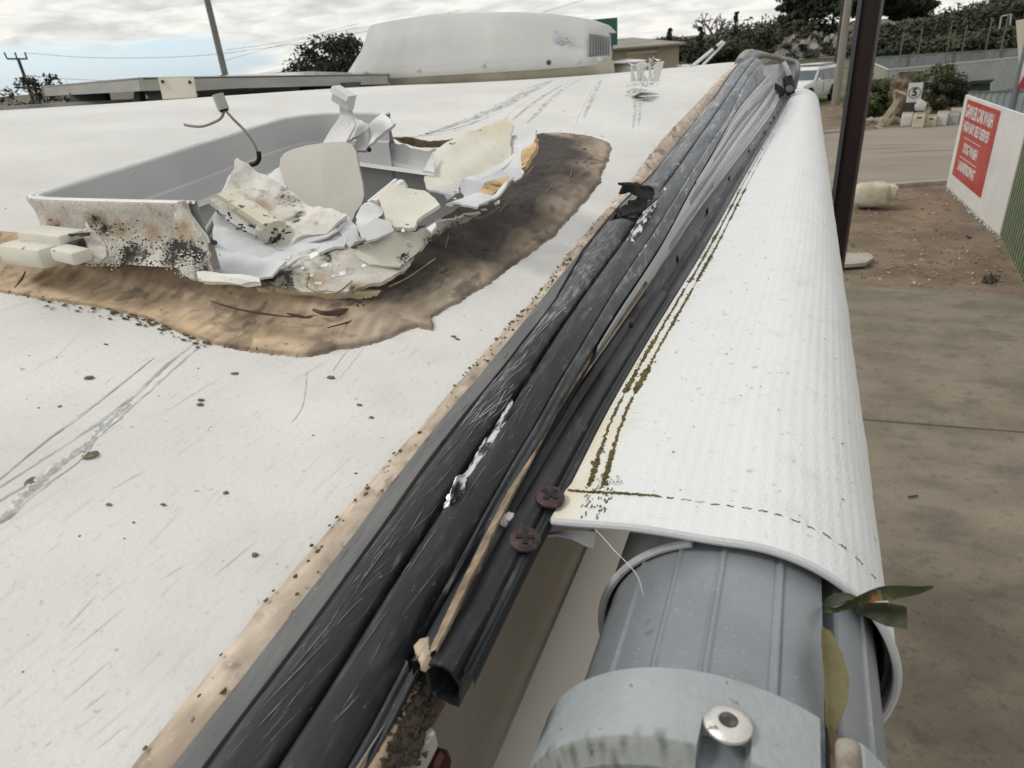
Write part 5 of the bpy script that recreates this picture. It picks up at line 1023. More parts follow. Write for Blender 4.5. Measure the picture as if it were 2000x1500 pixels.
road_m = pm('road_asphalt', (.21, .18, .145), (.26, .225, .185), sc=.35, st=(.4, 1.5, 1), rough=.9, bump=.3, bsc=70, dist=.004, spots=[((.14, .125, .11), .8, .55, .7, (.25, 2.2, 1), .8), ((.29, .24, .18), .6, .58, .75, (.3, 2, 1), .7)])
kerb_m = pm('kerb_concrete', (.27, .25, .21), (.34, .31, .27), sc=4, rough=.9)
grass_m = pm('grass', (.06, .075, .025), (.13, .13, .06), sc=1.2, rough=.95, bump=.8, bsc=6, dist=.05, spots=[((.20, .17, .10), 3, .55, .7)])
hill_m = pm('hill_scrub', (.06, .055, .035), (.13, .115, .08), sc=.25, rough=.95, bump=.8, bsc=2, dist=.2, spots=[((.21, .19, .16), .9, .52, .66), ((.03, .032, .02), .6, .55, .65)])
def terr(x, y):
    d = y - max(0, -x) * .15
    return float(np.interp(d, [43, 60, 90, 130, 180, 260, 400], [0, .35, .7, 1.5, 2.7, 4.6, 7.0]))
# the base sheet reaches the horizon
gxs = np.r_[-900, -500, -250, -120, np.linspace(-60, 90, 40), 150, 300, 900]; gys = np.r_[-300, -100, -30, np.linspace(-5, 40, 16), np.linspace(41.5, 250, 60), 300, 900]
V = [(x, y, (terr(x, y) + (.10 * nz3((x, y, 0), .2) if y > 60 else 0)) if y > 41 else 0) for x in gxs for y in gys]; nyg = len(gys); F = gridf(len(gxs), nyg)
mi = []
for f in F: yy = V[f[0]][1]; mi.append(2 if yy > 63 else (1 if yy > 41.4 else 0))
tag(mk('ground', V, F, gnd_m, None, world=True, mats=[gnd_m, grass_m, hill_m], midx=mi), kind='structure')
def sheet(name, pts, z, mat, **k):
    P = [(p[0], p[1], z) for p in pts]; return tag(mk(name, P, [tuple(range(len(P)))], mat, None, world=True, smooth=False, **k), kind='structure')
e0, e1 = G(1645, 555), G(2000, 580); j0, j1 = G(1690, 825), G(2000, 850)
def ext(a, bq, x): t_ = (x - a[0]) / (bq[0] - a[0]); return np.array([x, a[1] + (bq[1] - a[1]) * t_, 0])
conc = bpy.data.objects.new('driveway', None); COL.objects.link(conc); conc['kind'] = 'structure'
def cslab(name, q, z0=-.1, z1=.035):
    P = [(p[0], p[1], z0) for p in q] + [(p[0], p[1], z1) for p in q]; o = mk(name, P, [(3, 2, 1, 0), (4, 5, 6, 7), (0, 1, 5, 4), (1, 2, 6, 5), (2, 3, 7, 6), (3, 0, 4, 7)], conc_m, conc, world=True, smooth=False); return bev(o, .012, 2)
a0, a1, b0, b1 = ext(e0, e1, -4), ext(e0, e1, 9), ext(j0, j1, -4), ext(j0, j1, 9); g_ = np.array([0, .012, 0])
cslab('slab', [b0 + g_, b1 + g_, a1, a0]); cslab('slab', [b0 - g_ + [0, -6.5, 0], b1 - g_ + [0, -6.5, 0], b1 - g_, b0 - g_]); cslab('slab', [b0 + [0, -14, 0], b1 + [0, -14, 0], b1 + [0, -6.54, 0], b0 + [0, -6.54, 0]])
# road and kerbs
k0, k1 = G(1610, 400), G(1853, 359); f0, f1 = G(1605, 262), G(1890, 240)
k0 = k1 - np.array([3., 1.1, 0]); f1 = f0 + np.array([5., 2.0, 0])
tag(mk('road', [tuple(ext(k0, k1, -60)[:2]) + (.008,), tuple(ext(k0, k1, 24)[:2]) + (.008,), tuple(ext(f0, f1, 26)[:2]) + (.008,), tuple(ext(f0, f1, -60)[:2]) + (.008,)], [(0, 1, 2, 3)], road_m, None, world=True, smooth=False), kind='structure')
def kerb(a, bq, x0, x1, n, mat=kerb_m):
    root = bpy.data.objects.new('kerb', None); COL.objects.link(root); root['kind'] = 'structure'
    for i in range(n):
        xa = x0 + (x1 - x0) * i / n; xb = x0 + (x1 - x0) * (i + 1) / n - .02; p, q = ext(a, bq, xa), ext(a, bq, xb)
        d = (q - p) / np.linalg.norm(q - p); s = np.array([-d[1], d[0], 0]); V = [p - s * .09, q - s * .09, q + s * .07, p + s * .07]; V = [tuple(v[:2]) + (-.05,) for v in V] + [tuple(v[:2]) + (.11,) for v in V]
        bev(mk('kerb_block', V, [(3, 2, 1, 0), (4, 5, 6, 7), (0, 1, 5, 4), (1, 2, 6, 5), (2, 3, 7, 6), (3, 0, 4, 7)], mat, root, world=True, smooth=False), .02)
kerb(k0, k1, .6, 3.6, 2); kerb(f0 + [0, .0, 0], f1, -3, 2.0, 3)
rs1 = G(1640, 512); 
o = shard('concrete_slab', [np.array(p) + [0, 0, -H] for p in [G(1600, 502, .05), G(1694, 500, .05), G(1706, 509, .05), G(1690, 520, .05), G(1600, 526, .05)]], pm('pale_slab', (.30, .28, .23), (.36, .34, .29), sc=3, rough=.9), None, thick=.06, jag=.01, res=.15, rough=.0); tag(o, 'pale broken concrete slab lying in the dirt beside the driveway', 'concrete slab')
# scattered stones, sticks and a clump of dark weed
it = [((*G(random.uniform(1650, 1960), random.uniform(375, 560))[:2], .01), (random.uniform(.01, .035), random.uniform(.01, .03), .014), .4) for _ in range(260)]
tag(clumps('gravel', it, pm('gravel_mix', (.12, .10, .08), (.42, .38, .32), sc=7, rough=.95), None, world=True), 'small stones scattered over the dirt verge', None, kind='stuff')
it = [((*(G(1852 + s * 100 + random.gauss(0, 3), 372 + s * 95)[:2]), .02), (.03, .03, .03), .4) for s in np.linspace(0, 1, 40)]
tag(clumps('rubble', it, pm('rubble_pale', (.25, .24, .21), (.45, .43, .4), sc=5, rough=.95), None, world=True), 'pale rubble along the foot of the white sign wall', None, kind='stuff')
wd = [((*G(1932 + random.gauss(0, 7), 550 + random.gauss(0, 4))[:2], random.uniform(.01, .07)), (.02, .02, .02), .6) for _ in range(60)]
tag(clumps('dark_weed', wd, pm('weed_dark', (.035, .03, .022), (.07, .06, .04), sc=30), None, world=True), 'small dark dead weed clump in the dirt near the green fence', None, kind='stuff')
tag(clumps('dark_litter', [((*G(1889, 463)[:2], .02), (.035, .03, .02), .5), ((*G(1893, 466)[:2], .02), (.03, .02, .02), .5)], black_m, None, world=True), 'small black scrap on the dirt in front of the sign wall', 'litter')
tag(tube('dropped_stick', [np.array([*G(1772, 980)[:2], .05 - H]), np.array([*G(1790, 977)[:2], .05 - H])], .008, pm('stick_dark', (.05, .035, .02)), None, n=3, seg=6), 'short dark stick on the bare concrete driveway', 'stick')

# ---- car wash sign wall
swl = empty('sign_wall', G(1853, 365), 'white car wash wall panel with a red lettered sign, beside the road', 'wall', world=True)
pa, pb = G(1853, 365), G(1957, 463)
def zat(px, py, p):           # height where the vertical through p meets the pixel row
    d = ray(px, py); return H + d[2] * math.hypot(p[0], p[1]) / math.hypot(d[0], d[1])
zt = zat(1893, 185, pa); dw = (pb - pa) / np.linalg.norm(pb - pa); Lw = np.linalg.norm(pb - pa); nw = np.array([dw[1], -dw[0], 0]); nw = nw if nw[0] < 0 else -nw
whp = pm('white_wall_paint', (.56, .56, .54), (.62, .62, .60), sc=1.5, rough=.6, spots=[((.36, .34, .29), 2, .6, .8, (1, 1, .3), .5)])
def wbox(name, p, d, n_, l0, l1, z0, z1, t0, t1, mat, par):
    V = [p + d * l + n_ * t_ for l in (l0, l1) for t_ in (t0, t1)]; P = [(*V[i][:2], z) for z in (z0, z1) for i in (0, 1, 3, 2)]
    return mk(name, P, [(3, 2, 1, 0), (4, 5, 6, 7), (0, 1, 5, 4), (1, 2, 6, 5), (2, 3, 7, 6), (3, 0, 4, 7)], mat, par, world=True, smooth=False)
wbox('wall_panel', pa, dw, nw, 0, Lw, .02, zt, 0, .05, whp, swl); wbox('wall_panel', pa, dw, nw, Lw + .004, Lw + 1.2, zt - .9, zt, .0, .05, whp, swl) if False else None
red = pm('sign_red', (.36, .035, .03), (.42, .055, .045), sc=2, rough=.4)
def pw(px, py):       # pixel -> point on the wall's outer plane
    d = ray(px, py); o_ = pa + nw * .052; e = np.array([0, 0, H]); t_ = (o_ - e) @ nw / (d @ nw); return e + d * t_
c_tl, c_tr, c_br, c_bl = pw(1893, 196), pw(1957, 216), pw(1914, 386), pw(1858, 338)
rl = [ (c - pa) @ dw for c in (c_tl, c_tr, c_br, c_bl)]; l0 = (rl[0] + rl[3]) / 2; l1 = (rl[1] + rl[2]) / 2; z1_ = (c_tl[2] + c_tr[2]) / 2; z0_ = (c_bl[2] + c_br[2]) / 2
wbox('sign_panel', pa, dw, nw, l0, l1, z0_, z1_, .052, .06, red, swl)
wt = pm('sign_white', (.62, .60, .58), rough=.5); xd_ = dw; mid_l = (l0 + l1) / 2; Wd = l1 - l0; hh = z1_ - z0_
if np.cross(xd_, [0, 0, 1.]) @ nw < 0: xd_ = -dw
for tx, fz, fw_, sz in [('GAWLER CAR WASH', .855, .84, .42), ('HIGH BAY SELF SERVES', .665, .80, .34), ('DOG WASH', .405, .46, .34), ('LAUNDROMAT', .17, .56, .34)]:
    o_ = pa + dw * (mid_l - (.03 * Wd if fw_ > .7 else .06 * Wd)) + nw * .062; o_ = np.array([o_[0], o_[1], z0_ + hh * fz]); textmesh('lettering', tx, wt, swl, o_, xd_, (0, 0, 1), sz * hh * .52, width=fw_ * Wd, depth=.004, bold=.015)
for fz in (.535, .285): wbox('sign_rule', pa, dw, nw, l0 + .14 * Wd, l0 + .70 * Wd, z0_ + hh * fz - .006, z0_ + hh * fz + .006, .061, .066, wt, swl)
wbox('wall_base', pa, dw, nw, 0, Lw, 0, .02, -.02, .07, kerb_m, swl)
# ---- green ribbed fence that carries on from it
gf = empty('ribbed_fence', G(1975, 500), 'green fence of cream tipped vertical ribs at the right edge', 'fence', world=True)
gp = pm('fence_green', (.055, .085, .045), (.075, .105, .055), sc=4, rough=.5); gc = pm('fence_cream_rib', (.28, .30, .20), (.34, .35, .25), sc=4, rough=.5)
gd = G(2000, 547) - G(1957, 463); gd /= np.linalg.norm(gd); gn = np.array([gd[1], -gd[0], 0]); gn = gn if gn[0] < 0 else -gn
for i in range(9):
    o_ = pb + gd * (.02 + i * .40); V = []
    for l, t_ in [(0, 0), (.03, .035), (.07, .035), (.10, 0), (.20, 0), (.23, .035), (.27, .035), (.30, 0), (.397, 0)]: V.append(o_ + gd * l + gn * t_)
    P = [(*v[:2], z) for z in (.02, zt + .12) for v in V]; mk('fence_sheet', P, gridf(2, 9), gp, gf, world=True, smooth=False, thick=.003)
    for l in (.03, .23): wbox('rib_cap', o_, gd, gn, l + .004, l + .036, .03, zt + .11, .0365, .040, gc, gf)
# ---- dark square post standing close by
bp_ = empty('steel_post', (*(ray(1668, 250)[:2] / ray(1668, 250)[1] * 3.9), 0), 'tall dark brown square post crossing the view beside the awning', 'post', world=True)
pc = ray(1668, 250)[:2] / ray(1668, 250)[1] * 3.9
pm('post_dark', (.012, .006, .006), (.017, .008, .008), sc=6, rough=.5, spec=.25); pm('lit_edge_grey', (.05, .055, .065), rough=.4)
V, F = boxv((pc[0], pc[1], 2.6), (.088, .088, 5.2), azr(R(-14))); bev(mk('post_shaft', V, F, MT['post_dark'], bp_, world=True, smooth=False), .008)
V, F = boxv((pc[0] - .052, pc[1] - .036, 2.6), (.018, .018, 5.2), azr(R(-14))); mk('post_lit_edge', V, F, MT['lit_edge_grey'], bp_, world=True, smooth=False)  # paler strip stands in for the lit left edge of the post
# ---- utility poles and wires
def gpole(name, top, base_, r0, r1, mat, label, cat, group=None, dist=30):
    d0 = far(*base_, dist); o = empty(name, (d0[0], d0[1], terr(d0[0], d0[1]) if d0[1] > 41 else 0), label, cat, group, world=True); zt_ = zat(*top, d0); zb = o.location[2]
    tube('pole_shaft', [np.array([d0[0], d0[1], zb - .1 - H]), np.array([d0[0], d0[1], zt_ - H])], [r1, r0], mat, o, n=6, seg=10, spline=False); return o, d0, zt_
pole_m = pm('galvanised_pole', (.15, .16, .15), (.20, .205, .19), sc=3, rough=.6); wpole = pm('timber_pole', (.20, .185, .165), (.28, .26, .235), sc=6, st=(1, 1, .1), rough=.9); dpole = pm('dark_pole', (.04, .038, .035), (.07, .065, .06), sc=4, rough=.8)
gpole('lamp_pole', (398, -60), (440, 147), .085, .11, pole_m, 'tall grey pole leaning in view behind the solar panel', 'pole', dist=24)
up_, ud, uz = gpole('utility_pole', (38, 113), (68, 205), .10, .13, dpole, 'small far utility pole with three pronged crossarm at the left edge', 'utility pole', dist=60)
tubew = lambda name, P, r, mat, par=None, **k: tube(name, [np.array(p, float) - [0, 0, H] for p in P], r, mat, par, **k)
pr_ = lambda px, py, dist: far(px, py, dist)
tubew('crossarm', [pr_(14, 115, 60), pr_(54, 115, 60)], .06, dpole, up_, n=2, seg=6, spline=False)
for a, bq, c, d in [(14, 115, 8, 102), (33, 114, 29, 102), (53, 115, 48, 102)]: tubew('insulator', [pr_(a, bq, 60), pr_(c, d, 60)], .05, dpole, up_, n=2, seg=6, spline=False)
gpole('utility_pole', (1657, -30), (1632, 197), .17, .20, wpole, 'pale timber pole beside the parked car, left of the dark post', 'utility pole', dist=41)
gpole('utility_pole', (1648, -30), (1625, 175), .07, .09, dpole, 'thin dark pole just behind the pale timber pole', 'utility pole', dist=50)
for lab_, pts in [('long upper wire sagging from the small utility pole crossarm', [(48, 103), (200, 113), (420, 106), (690, 66), (900, 20)]), ('low wire running right from the small utility pole toward the solar panel', [(46, 146), (100, 152), (190, 157), (330, 160)]), ('wire passing just left of the bushy tree, middle of three', [(440, 118), (600, 74), (700, 54)]), ('lowest wire between grey pole and bushy tree', [(470, 150), (620, 125), (700, 115)]), ('short wire climbing to the top edge above the air conditioner', [(1060, 24), (1100, 12), (1140, 0), (1200, -20)]), ('topmost wire between grey pole and bushy tree', [(440, 98), (560, 80), (700, 46)])]:
    tag(tubew('power_line', [far(a, bq, 60) for a, bq in pts], .011, dpole, None, n=30, seg=4), lab_, 'power line', 'overhead wires')
# ---- white corrugated fence across the road
cf = pm('colorbond_white', (.36, .375, .38), (.41, .425, .43), sc=1, rough=.5); cb = pm('colorbond_beige', (.27, .25, .215), (.32, .30, .26), sc=1, rough=.55)
def fence(name, A0, A1, z0, z1, pw_, mat, label, group=None, post=None, ribw=.18, cap=None, dep_=.03):
    root = empty(name, (A0[0], A0[1], z0), label, 'fence', group, world=True); v = np.array(A1) - np.array(A0); L_ = math.hypot(v[0], v[1]); d = np.array([v[0], v[1], 0]) / L_; n_ = np.array([d[1], -d[0], 0]); n_ = n_ if n_ @ np.array([A0[0], A0[1], 0]) < 0 else -n_
    np_ = max(1, round(L_ / pw_)); w = L_ / np_
    for i in range(np_):
        a = np.array([A0[0], A0[1], 0]) + d * w * i; k = int(w / ribw); V = []
        for q in range(k + 1):
            l = w * q / k
            for dl, t_ in ((.0, 0), (.25, 0), (.35, dep_), (.65, dep_), (.75, 0)):
                if q < k: V.append(a + d * (l + dl * w / k) + n_ * t_)
        V.append(a + d * (w - .004)); zz0 = z0 + (terr(a[0], a[1]) if z0 == 0 and a[1] > 41 else 0); zz1 = z1
        P = [(*p[:2], z) for z in (zz0, zz1) for p in V]; mk('fence_sheet', P, gridf(2, len(V)), mat, root, world=True, smooth=False)
        wbox('fence_rail', a, d, n_, 0, w - .01, zz1, zz1 + .05, -.02, .045, cap or mat, root)
        if post: wbox('fence_post', a, d, n_, -.03, .03, zz0, zz1 + .12, .032, .075, post, root)
    return root
c0_ = onZ(1738, 137, -2.07); c0_[2] = 0; c1_ = onZ(2080, 104, -2.07); c1_[2] = 0; zf1 = H - 2.07
fence('white_fence', c0_, c1_, 0, zf1, 2.4, cf, 'long white corrugated fence across the road behind the bushes', cap=pm('fence_cap', (.55, .55, .53)))
c2_ = onZ(1696, 120, -2.07); fence('beige_fence', (c2_[0], c2_[1], 0), c0_ + [-.05, .05, 0], 0, zf1, 2.4, cb, 'beige fence wing turning back from the white fence corner', cap=pm('fence_cap', (.55, .55, .53)), ribw=.9)
h0, h1 = far(1690, 114, 61), far(2060, 80, 61); zb0 = h0[2]
blu = pm('colorbond_bluegrey', (.17, .19, .195), (.21, .23, .235), sc=.5, rough=.6)
fence('grey_fence', h0, h1, h0[2] - 1.7, h0[2] + .0, 2.6, blu, 'blue grey fence with posts on the grassy bank above the white fence', post=pm('fence_post_dark', (.12, .13, .13)), ribw=1.1)
q0, q1 = far(1500, 122, 66), far(1640, 112, 66); fence('olive_fence', q0, q1, q0[2] - 2.2, q0[2], 2.4, pm('fence_olive', (.16, .145, .10), (.20, .18, .13), sc=1), 'olive brown fence behind the white parked car', ribw=.5)
q0, q1 = G(1896, 184, 1.4), G(2040, 168, 1.4); lbm = pm('light_blue_sheet', (.22, .27, .28), (.28, .33, .34), sc=2, rough=.5)
q0 = far(1890, 182, 30); q1 = far(2060, 186, 30); fence('low_fence', q0, q1, q0[2] - 1.3, q0[2], 2.2, lbm, 'low pale blue corrugated fence just above the sign wall', cap=pm('low_cap', (.10, .11, .11)))
for k_, (px_, hh_) in enumerate([(1760, 1.6), (1795, 1.7), (1850, 1.8), (1880, 1.7), (1925, 2.0), (1955, 2.2)]):
    p = far(px_, 96, 60); o = mk('wire_post', *boxv((p[0], p[1], h0[2] + hh_ / 2 - .2), (.07, .07, hh_ + .4)), MT['fence_post_dark'], None, world=True, smooth=False); tag(o, 'first second third fourth fifth sixth'.split()[k_] + ' thin dark post from the left above the blue grey hillside fence', 'fence post', 'thin posts above the grey fence')
gfm = empty('goal_frame', far(1955, 95, 66), 'white metal tube frame standing on the hillside at the right', 'metal frame', world=True)
for P in [[(1945, 92), (1956, 32)], [(1956, 32), (1975, 28)], [(1975, 28), (1968, 84)]]: tubew('frame_tube', [far(a, bq, 66) for a, bq in P], .06, pm('galv_light', (.35, .35, .33)), gfm, n=2, seg=6, spline=False)
# ---- trees
def fmat(n, a, bq): return pm(n, a, bq, sc=1.3, rough=.85, spots=[((a[0] * .45, a[1] * .45, a[2] * .45), 2.5, .52, .62, (1, 1, 1), .7)])
F_D = fmat('foliage_dark', (.020, .026, .017), (.045, .052, .030)); F_G = fmat('foliage_olive', (.040, .045, .025), (.085, .088, .050)); F_B = fmat('foliage_green', (.045, .062, .020), (.10, .115, .045)); bark = pm('bark', (.05, .042, .035), (.10, .085, .07), sc=4, rough=.95); barkg = pm('bark_grey', (.16, .145, .13), (.22, .2, .18), sc=4, rough=.95)
def tree(name, base, h, rx, label, mat=F_D, n=2200, ls=.16, shape='round', group=None, ncl=26, seed=0, trunkh=.35, cat='tree'):
    rg = random.Random(seed * 13 + 5); o = empty(name, base, label, cat, group, world=True); b0 = np.array(base, float)
    cl = []
    for i in range(ncl):
        a = rg.uniform(0, 6.283); u = rg.random()
        if shape == 'round': zf = rg.uniform(trunkh, 1); rad = rx * math.sqrt(max(.02, 1 - ((zf - .62) / .42) ** 2)) * math.sqrt(rg.random())
        elif shape == 'spire': zf = rg.uniform(.08, .97); rad = rx * (1 - zf) * .9 * u
        elif shape == 'bush': zf = rg.uniform(.1, .8); rad = rx * math.sqrt(rg.random()) * math.sqrt(max(.05, 1 - zf ** 2))
        else: zf = rg.choice([.4, .52, .62, .72, .82, .92]) + rg.uniform(-.03, .03); rad = rx * (1.15 - .6 * abs(zf - .6)) * math.sqrt(rg.random())
        cr_ = (max(h * .13, rx * .30) if shape != 'spire' else max(rx * .5 * (1.1 - zf), .2)) * rg.uniform(.6, 1.3)
        cl.append((b0 + np.array([math.cos(a) * rad, math.sin(a) * rad, h * zf if shape == 'spire' else max(cr_ * .3, min(h * zf, h - cr_ * .8))]), cr_))
    V = []; F = []
    for i in range(n):
        c, r = cl[rg.randrange(ncl)]; d = np.array([rg.gauss(0, 1), rg.gauss(0, 1), rg.gauss(0, 1)]); d /= np.linalg.norm(d); rr = r * rg.random() ** .4; p = c + d * rr * np.array([1.15, 1.15, .6 if shape == 'pine' else .85])
        u = np.array([rg.gauss(0, 1), rg.gauss(0, 1), rg.gauss(0, .7)]); u /= np.linalg.norm(u); v = np.cross(u, d); v /= np.linalg.norm(v) + 1e-6; s = ls * rg.uniform(.5, 1.4); k = len(V)
        V += [p - u * s, p + v * s * .45, p + u * s, p - v * s * .45]; F.append((k, k + 1, k + 2, k + 3))
    mk('crown', V, F, mat, o, world=True, smooth=False)
    if shape != 'bush':
        tubew('trunk', [b0, b0 + [0, 0, h * .45], b0 + [rg.uniform(-.1, .1) * rx, 0, h * .85]], [h * .028 + .05, h * .016, .03], bark, o, n=8, seg=8)
        for c, r in cl[:7]: tubew('limb', [b0 + [0, 0, h * .35], (b0 + [0, 0, h * .35] + c) / 2 + [0, 0, h * .05], c], [h * .010 + .02, .02], bark, o, n=6, seg=5)
    return o
def tb(px, dist, dz=0): p = far(px, 60, dist); return (p[0], p[1], terr(p[0], p[1]) + dz)
def hfor(px, py, dist, base): return zat(px, py, np.array(base)) - base[2]
TL_ = [('dense_tree', 640, 66, 46, 2.1, 'bushy dark evergreen tree just left of the air conditioner', F_D, 'round', 6500, .15), ('dense_tree', 577, 112, 44, 1.0, 'small rounded bush tree left of the bushy dark evergreen', F_D, 'round', 900, .14), ('gum_tree', 30, 148, 52, 2.1, 'ragged gum tree at the left edge behind the utility pole', F_D, 'round', 1300, .17), ('dense_tree', 690, 74, 48, 1.1, 'thin dark tree tucked against the air conditioner edge', F_D, 'round', 1100, .15)]
sd_ = 0
for nm, px_, pt, dist, rx, lab, mt_, shp, n_, ls in TL_:
    sd_ += 1; base = tb(px_, dist); tree(nm, base, hfor(px_, pt, dist, base), rx, lab, mt_, n_, ls, shp, seed=sd_, ncl=90, trunkh=.05)
HT = [(1270, 80, 120, 3.2, 'round'), (1300, 72, 118, 3.5, 'round'), (1332, 76, 112, 3.6, 'round'), (1358, 80, 104, 3.0, 'round'), (1385, 74, 96, 3.6, 'round'), (1412, 76, 100, 4, 'round'), (1445, 60, 108, 4.2, 'round'), (1475, 54, 110, 4.6, 'round'), (1500, 60, 172, 6.2, 'round'), (1527, 62, 172, 6.2, 'round'), (1730, 64, 84, 4.5, 'round'), (1760, 42, 88, 5, 'round'), (1795, 40, 86, 4.6, 'round'), (1830, 32, 84, 5, 'round'), (1865, 26, 84, 5, 'round'), (1900, 12, 86, 5.2, 'round'), (1935, 0, 84, 5.4, 'round'), (1975, -10, 84, 6, 'round'), (2015, -16, 84, 6, 'round'), (1880, 64, 66, 3.4, 'round'), (1930, 56, 66, 3.4, 'round'), (1790, 74, 68, 3.4, 'round'), (1840, 70, 66, 3.2, 'round'), (1975, 50, 66, 3.4, 'round')]
ORD = 'first second third fourth fifth sixth seventh eighth ninth tenth eleventh twelfth thirteenth fourteenth fifteenth sixteenth seventeenth eighteenth nineteenth twentieth twenty-first twenty-second twenty-third twenty-fourth'.split()
_l = sorted([i for i in range(len(HT)) if HT[i][0] < 1600], key=lambda i: HT[i][0]); _r = sorted([i for i in range(len(HT)) if HT[i][0] >= 1600], key=lambda i: HT[i][0])
HTL = {}
for n_, i in enumerate(_l): HTL[i] = ORD[n_] + ' rounded tree from the left in the belt left of the timber pole'
for n_, i in enumerate(_r): HTL[i] = ORD[n_] + ' olive tree from the brown post in the grove above the grey fence'
for i, (px_, pt, dist, rx, shp) in enumerate(HT):
    base = tb(px_, dist); tree('hillside_tree', base, hfor(px_, pt, dist, base), rx * dist / 92, HTL[i], F_G if i % 3 else F_D, 3400, .30 * dist / 110, shp, group='trees along the hillside', seed=20 + i, ncl=22, trunkh=.12)
for px_, pt, dist, rx, lab in [(1436, 22, 104, .75, 'tallest narrow cypress spire above the hillside trees'), (1308, 46, 100, 1.0, 'short dark cypress spire above the far left hillside trees'), (1368, 52, 88, 1.3, 'broad dark cypress beside the folded white arm')]:
    base = tb(px_, dist); tree('cypress', base, hfor(px_, pt, dist, base), rx, lab, F_D, 1100, .20, 'spire', seed=int(px_), ncl=30)
for px_, pt, dist, rx, lab in [(1588, -30, 172, 6.4, 'large dark pine with layered boughs left of the timber pole'), (1625, -60, 178, 5.2, 'tall dark pine just behind the timber pole'), (1712, -70, 150, 6.6, 'huge dark pine right of the brown post'), (1762, -20, 156, 3.6, 'dark pine at the right flank of the huge pine')]:
    base = tb(px_, dist); tree('pine_tree', base, hfor(px_, pt, dist, base), rx, lab, F_D, 7500, .52, 'pine', seed=int(px_), ncl=54)
# bare winter tree
bt = empty('bare_tree', tb(1392, 112), 'leafless pale branched tree rising behind the hillside trees', 'tree', world=True); bb_ = np.array(tb(1392, 112)); hb = hfor(1392, 18, 112, bb_); rgb = random.Random(3)
tubew('trunk', [bb_, bb_ + [0, 0, hb * .5]], [.3, .18], barkg, bt, n=4, seg=6)
def branch(p, d, l, r, k, out):
    q = p + d * l; out.append((p, q, r, r * .6))
    if k:
        for _ in range(3): dd = d + np.array([rgb.gauss(0, .55), rgb.gauss(0, .55), rgb.gauss(.1, .3)]); dd /= np.linalg.norm(dd); branch(q, dd, l * rgb.uniform(.55, .8), r * .72, k - 1, out)
outb = []
for a in np.linspace(0, 6.28, 7)[:-1]: branch(bb_ + [0, 0, hb * rgb.uniform(.3, .5)], np.array([math.cos(a) * .8, math.sin(a) * .8, .7]) / 1.27, hb * .25, .17, 3, outb)
V = []; F = []
for p, q, r, r2 in outb:
    d = (q - p) / np.linalg.norm(q - p); u = np.cross(d, [.1, .2, 1]); u /= np.linalg.norm(u); v = np.cross(d, u); k = len(V)
    for c, rr in ((p, r), (q, r2)): V += [c + rr * (math.cos(t_) * u + math.sin(t_) * v) for t_ in (0, 2.1, 4.2)]
    F += [(k, k + 1, k + 4, k + 3), (k + 1, k + 2, k + 5, k + 4), (k + 2, k, k + 3, k + 5)]
mk('branches', V, F, barkg, bt, world=True, smooth=False)
# ---- headstones over the hillside
hs = [pm('stone_grey', (.20, .20, .19), (.30, .29, .27), sc=3, rough=.8), pm('stone_white', (.40, .39, .37), rough=.7), pm('stone_pink', (.26, .18, .15), rough=.7), pm('stone_dark', (.06, .06, .062), rough=.4)]
def stone(w, h, t_, top):
    P = [(-w / 2, 0), (-w / 2, h * .8)] + ([(-w * .3, h * .95), (0, h), (w * .3, h * .95)] if top else [(-w / 2 * .98, h)]) + ([(w / 2, h)] if not top else []) + [(w / 2, h * .8), (w / 2, 0)]
    V = [(x, y, z) for y in (-t_ / 2, t_ / 2) for x, z in P]; n = len(P); me = bpy.data.meshes.new('headstone'); me.from_pydata(V, [], [tuple(range(n)), tuple(range(2 * n - 1, n - 1, -1))] + [(i, (i + 1) % n, n + (i + 1) % n, n + i) for i in range(n)]); return me
meshes = []
for mt_ in hs:
    for w, h, tp in ((.7, 1.1, True), (.9, .8, False), (1.5, .45, False), (.5, 1.6, True)): me = stone(w, h, .22, tp); me.materials.append(mt_); meshes.append(me)
for i in range(170):
    px_ = random.uniform(1478, 1735); dist = random.uniform(88, 165); p = far(px_, 60, dist)
    o = bpy.data.objects.new('headstone', meshes[random.choice([0, 0, 1, 2, 3, 0, 4, 5, 6, 7, 8, 9, 12, 13, 14])]); COL.objects.link(o); o.location = (p[0], p[1], terr(p[0], p[1]) - .05); o.rotation_euler = (0, 0, random.uniform(-.5, .5)); k = random.uniform(.7, 1.2); o.scale = (k, k, k)
    tag(o, 'small weathered headstone among many on the cemetery slope behind the car', 'headstone', 'headstones on the cemetery slope')
for i in range(34):
    px_ = random.uniform(1470, 1730); dist = random.uniform(84, 160); base = tb(px_, dist); tree('shrub', base, random.uniform(.8, 1.7), random.uniform(.8, 1.5), 'low dark shrub among the headstones on the slope', F_D if i % 2 else F_G, 160, .26, 'bush', group='shrubs among the headstones', seed=300 + i, ncl=5, cat='shrub')
# ---- parked white four wheel drive
car = None
cp = G(1600, 205); cyaw = R(118)
cx_ = np.array([math.cos(cyaw), math.sin(cyaw), 0]); cy_ = np.array([-math.sin(cyaw), math.cos(cyaw), 0])   # x forward (to the nose), y left
nose = far(1560, 190, 33.0); fwd = np.array([-.42, -.907, 0]); sd2 = np.array([-fwd[1], fwd[0], 0])
cc0 = far(1572, 190, 43.0); cc0[2] = terr(cc0[0], cc0[1]); car = empty('parked_car', cc0, 'white four wheel drive wagon parked nose left beyond the awning end', 'car', world=True)
def cpnt(l, w, z): return cc0 + fwd * l + sd2 * w + np.array([0, 0, z])
body = [(-2.35, .55), (-2.38, 1.0), (-2.25, 1.12), (-2.1, 1.78), (-1.9, 1.84), (.15, 1.84), (.35, 1.80), (1.05, 1.22), (2.15, 1.08), (2.38, .92), (2.42, .5), (2.2, .38), (-2.2, .38)]
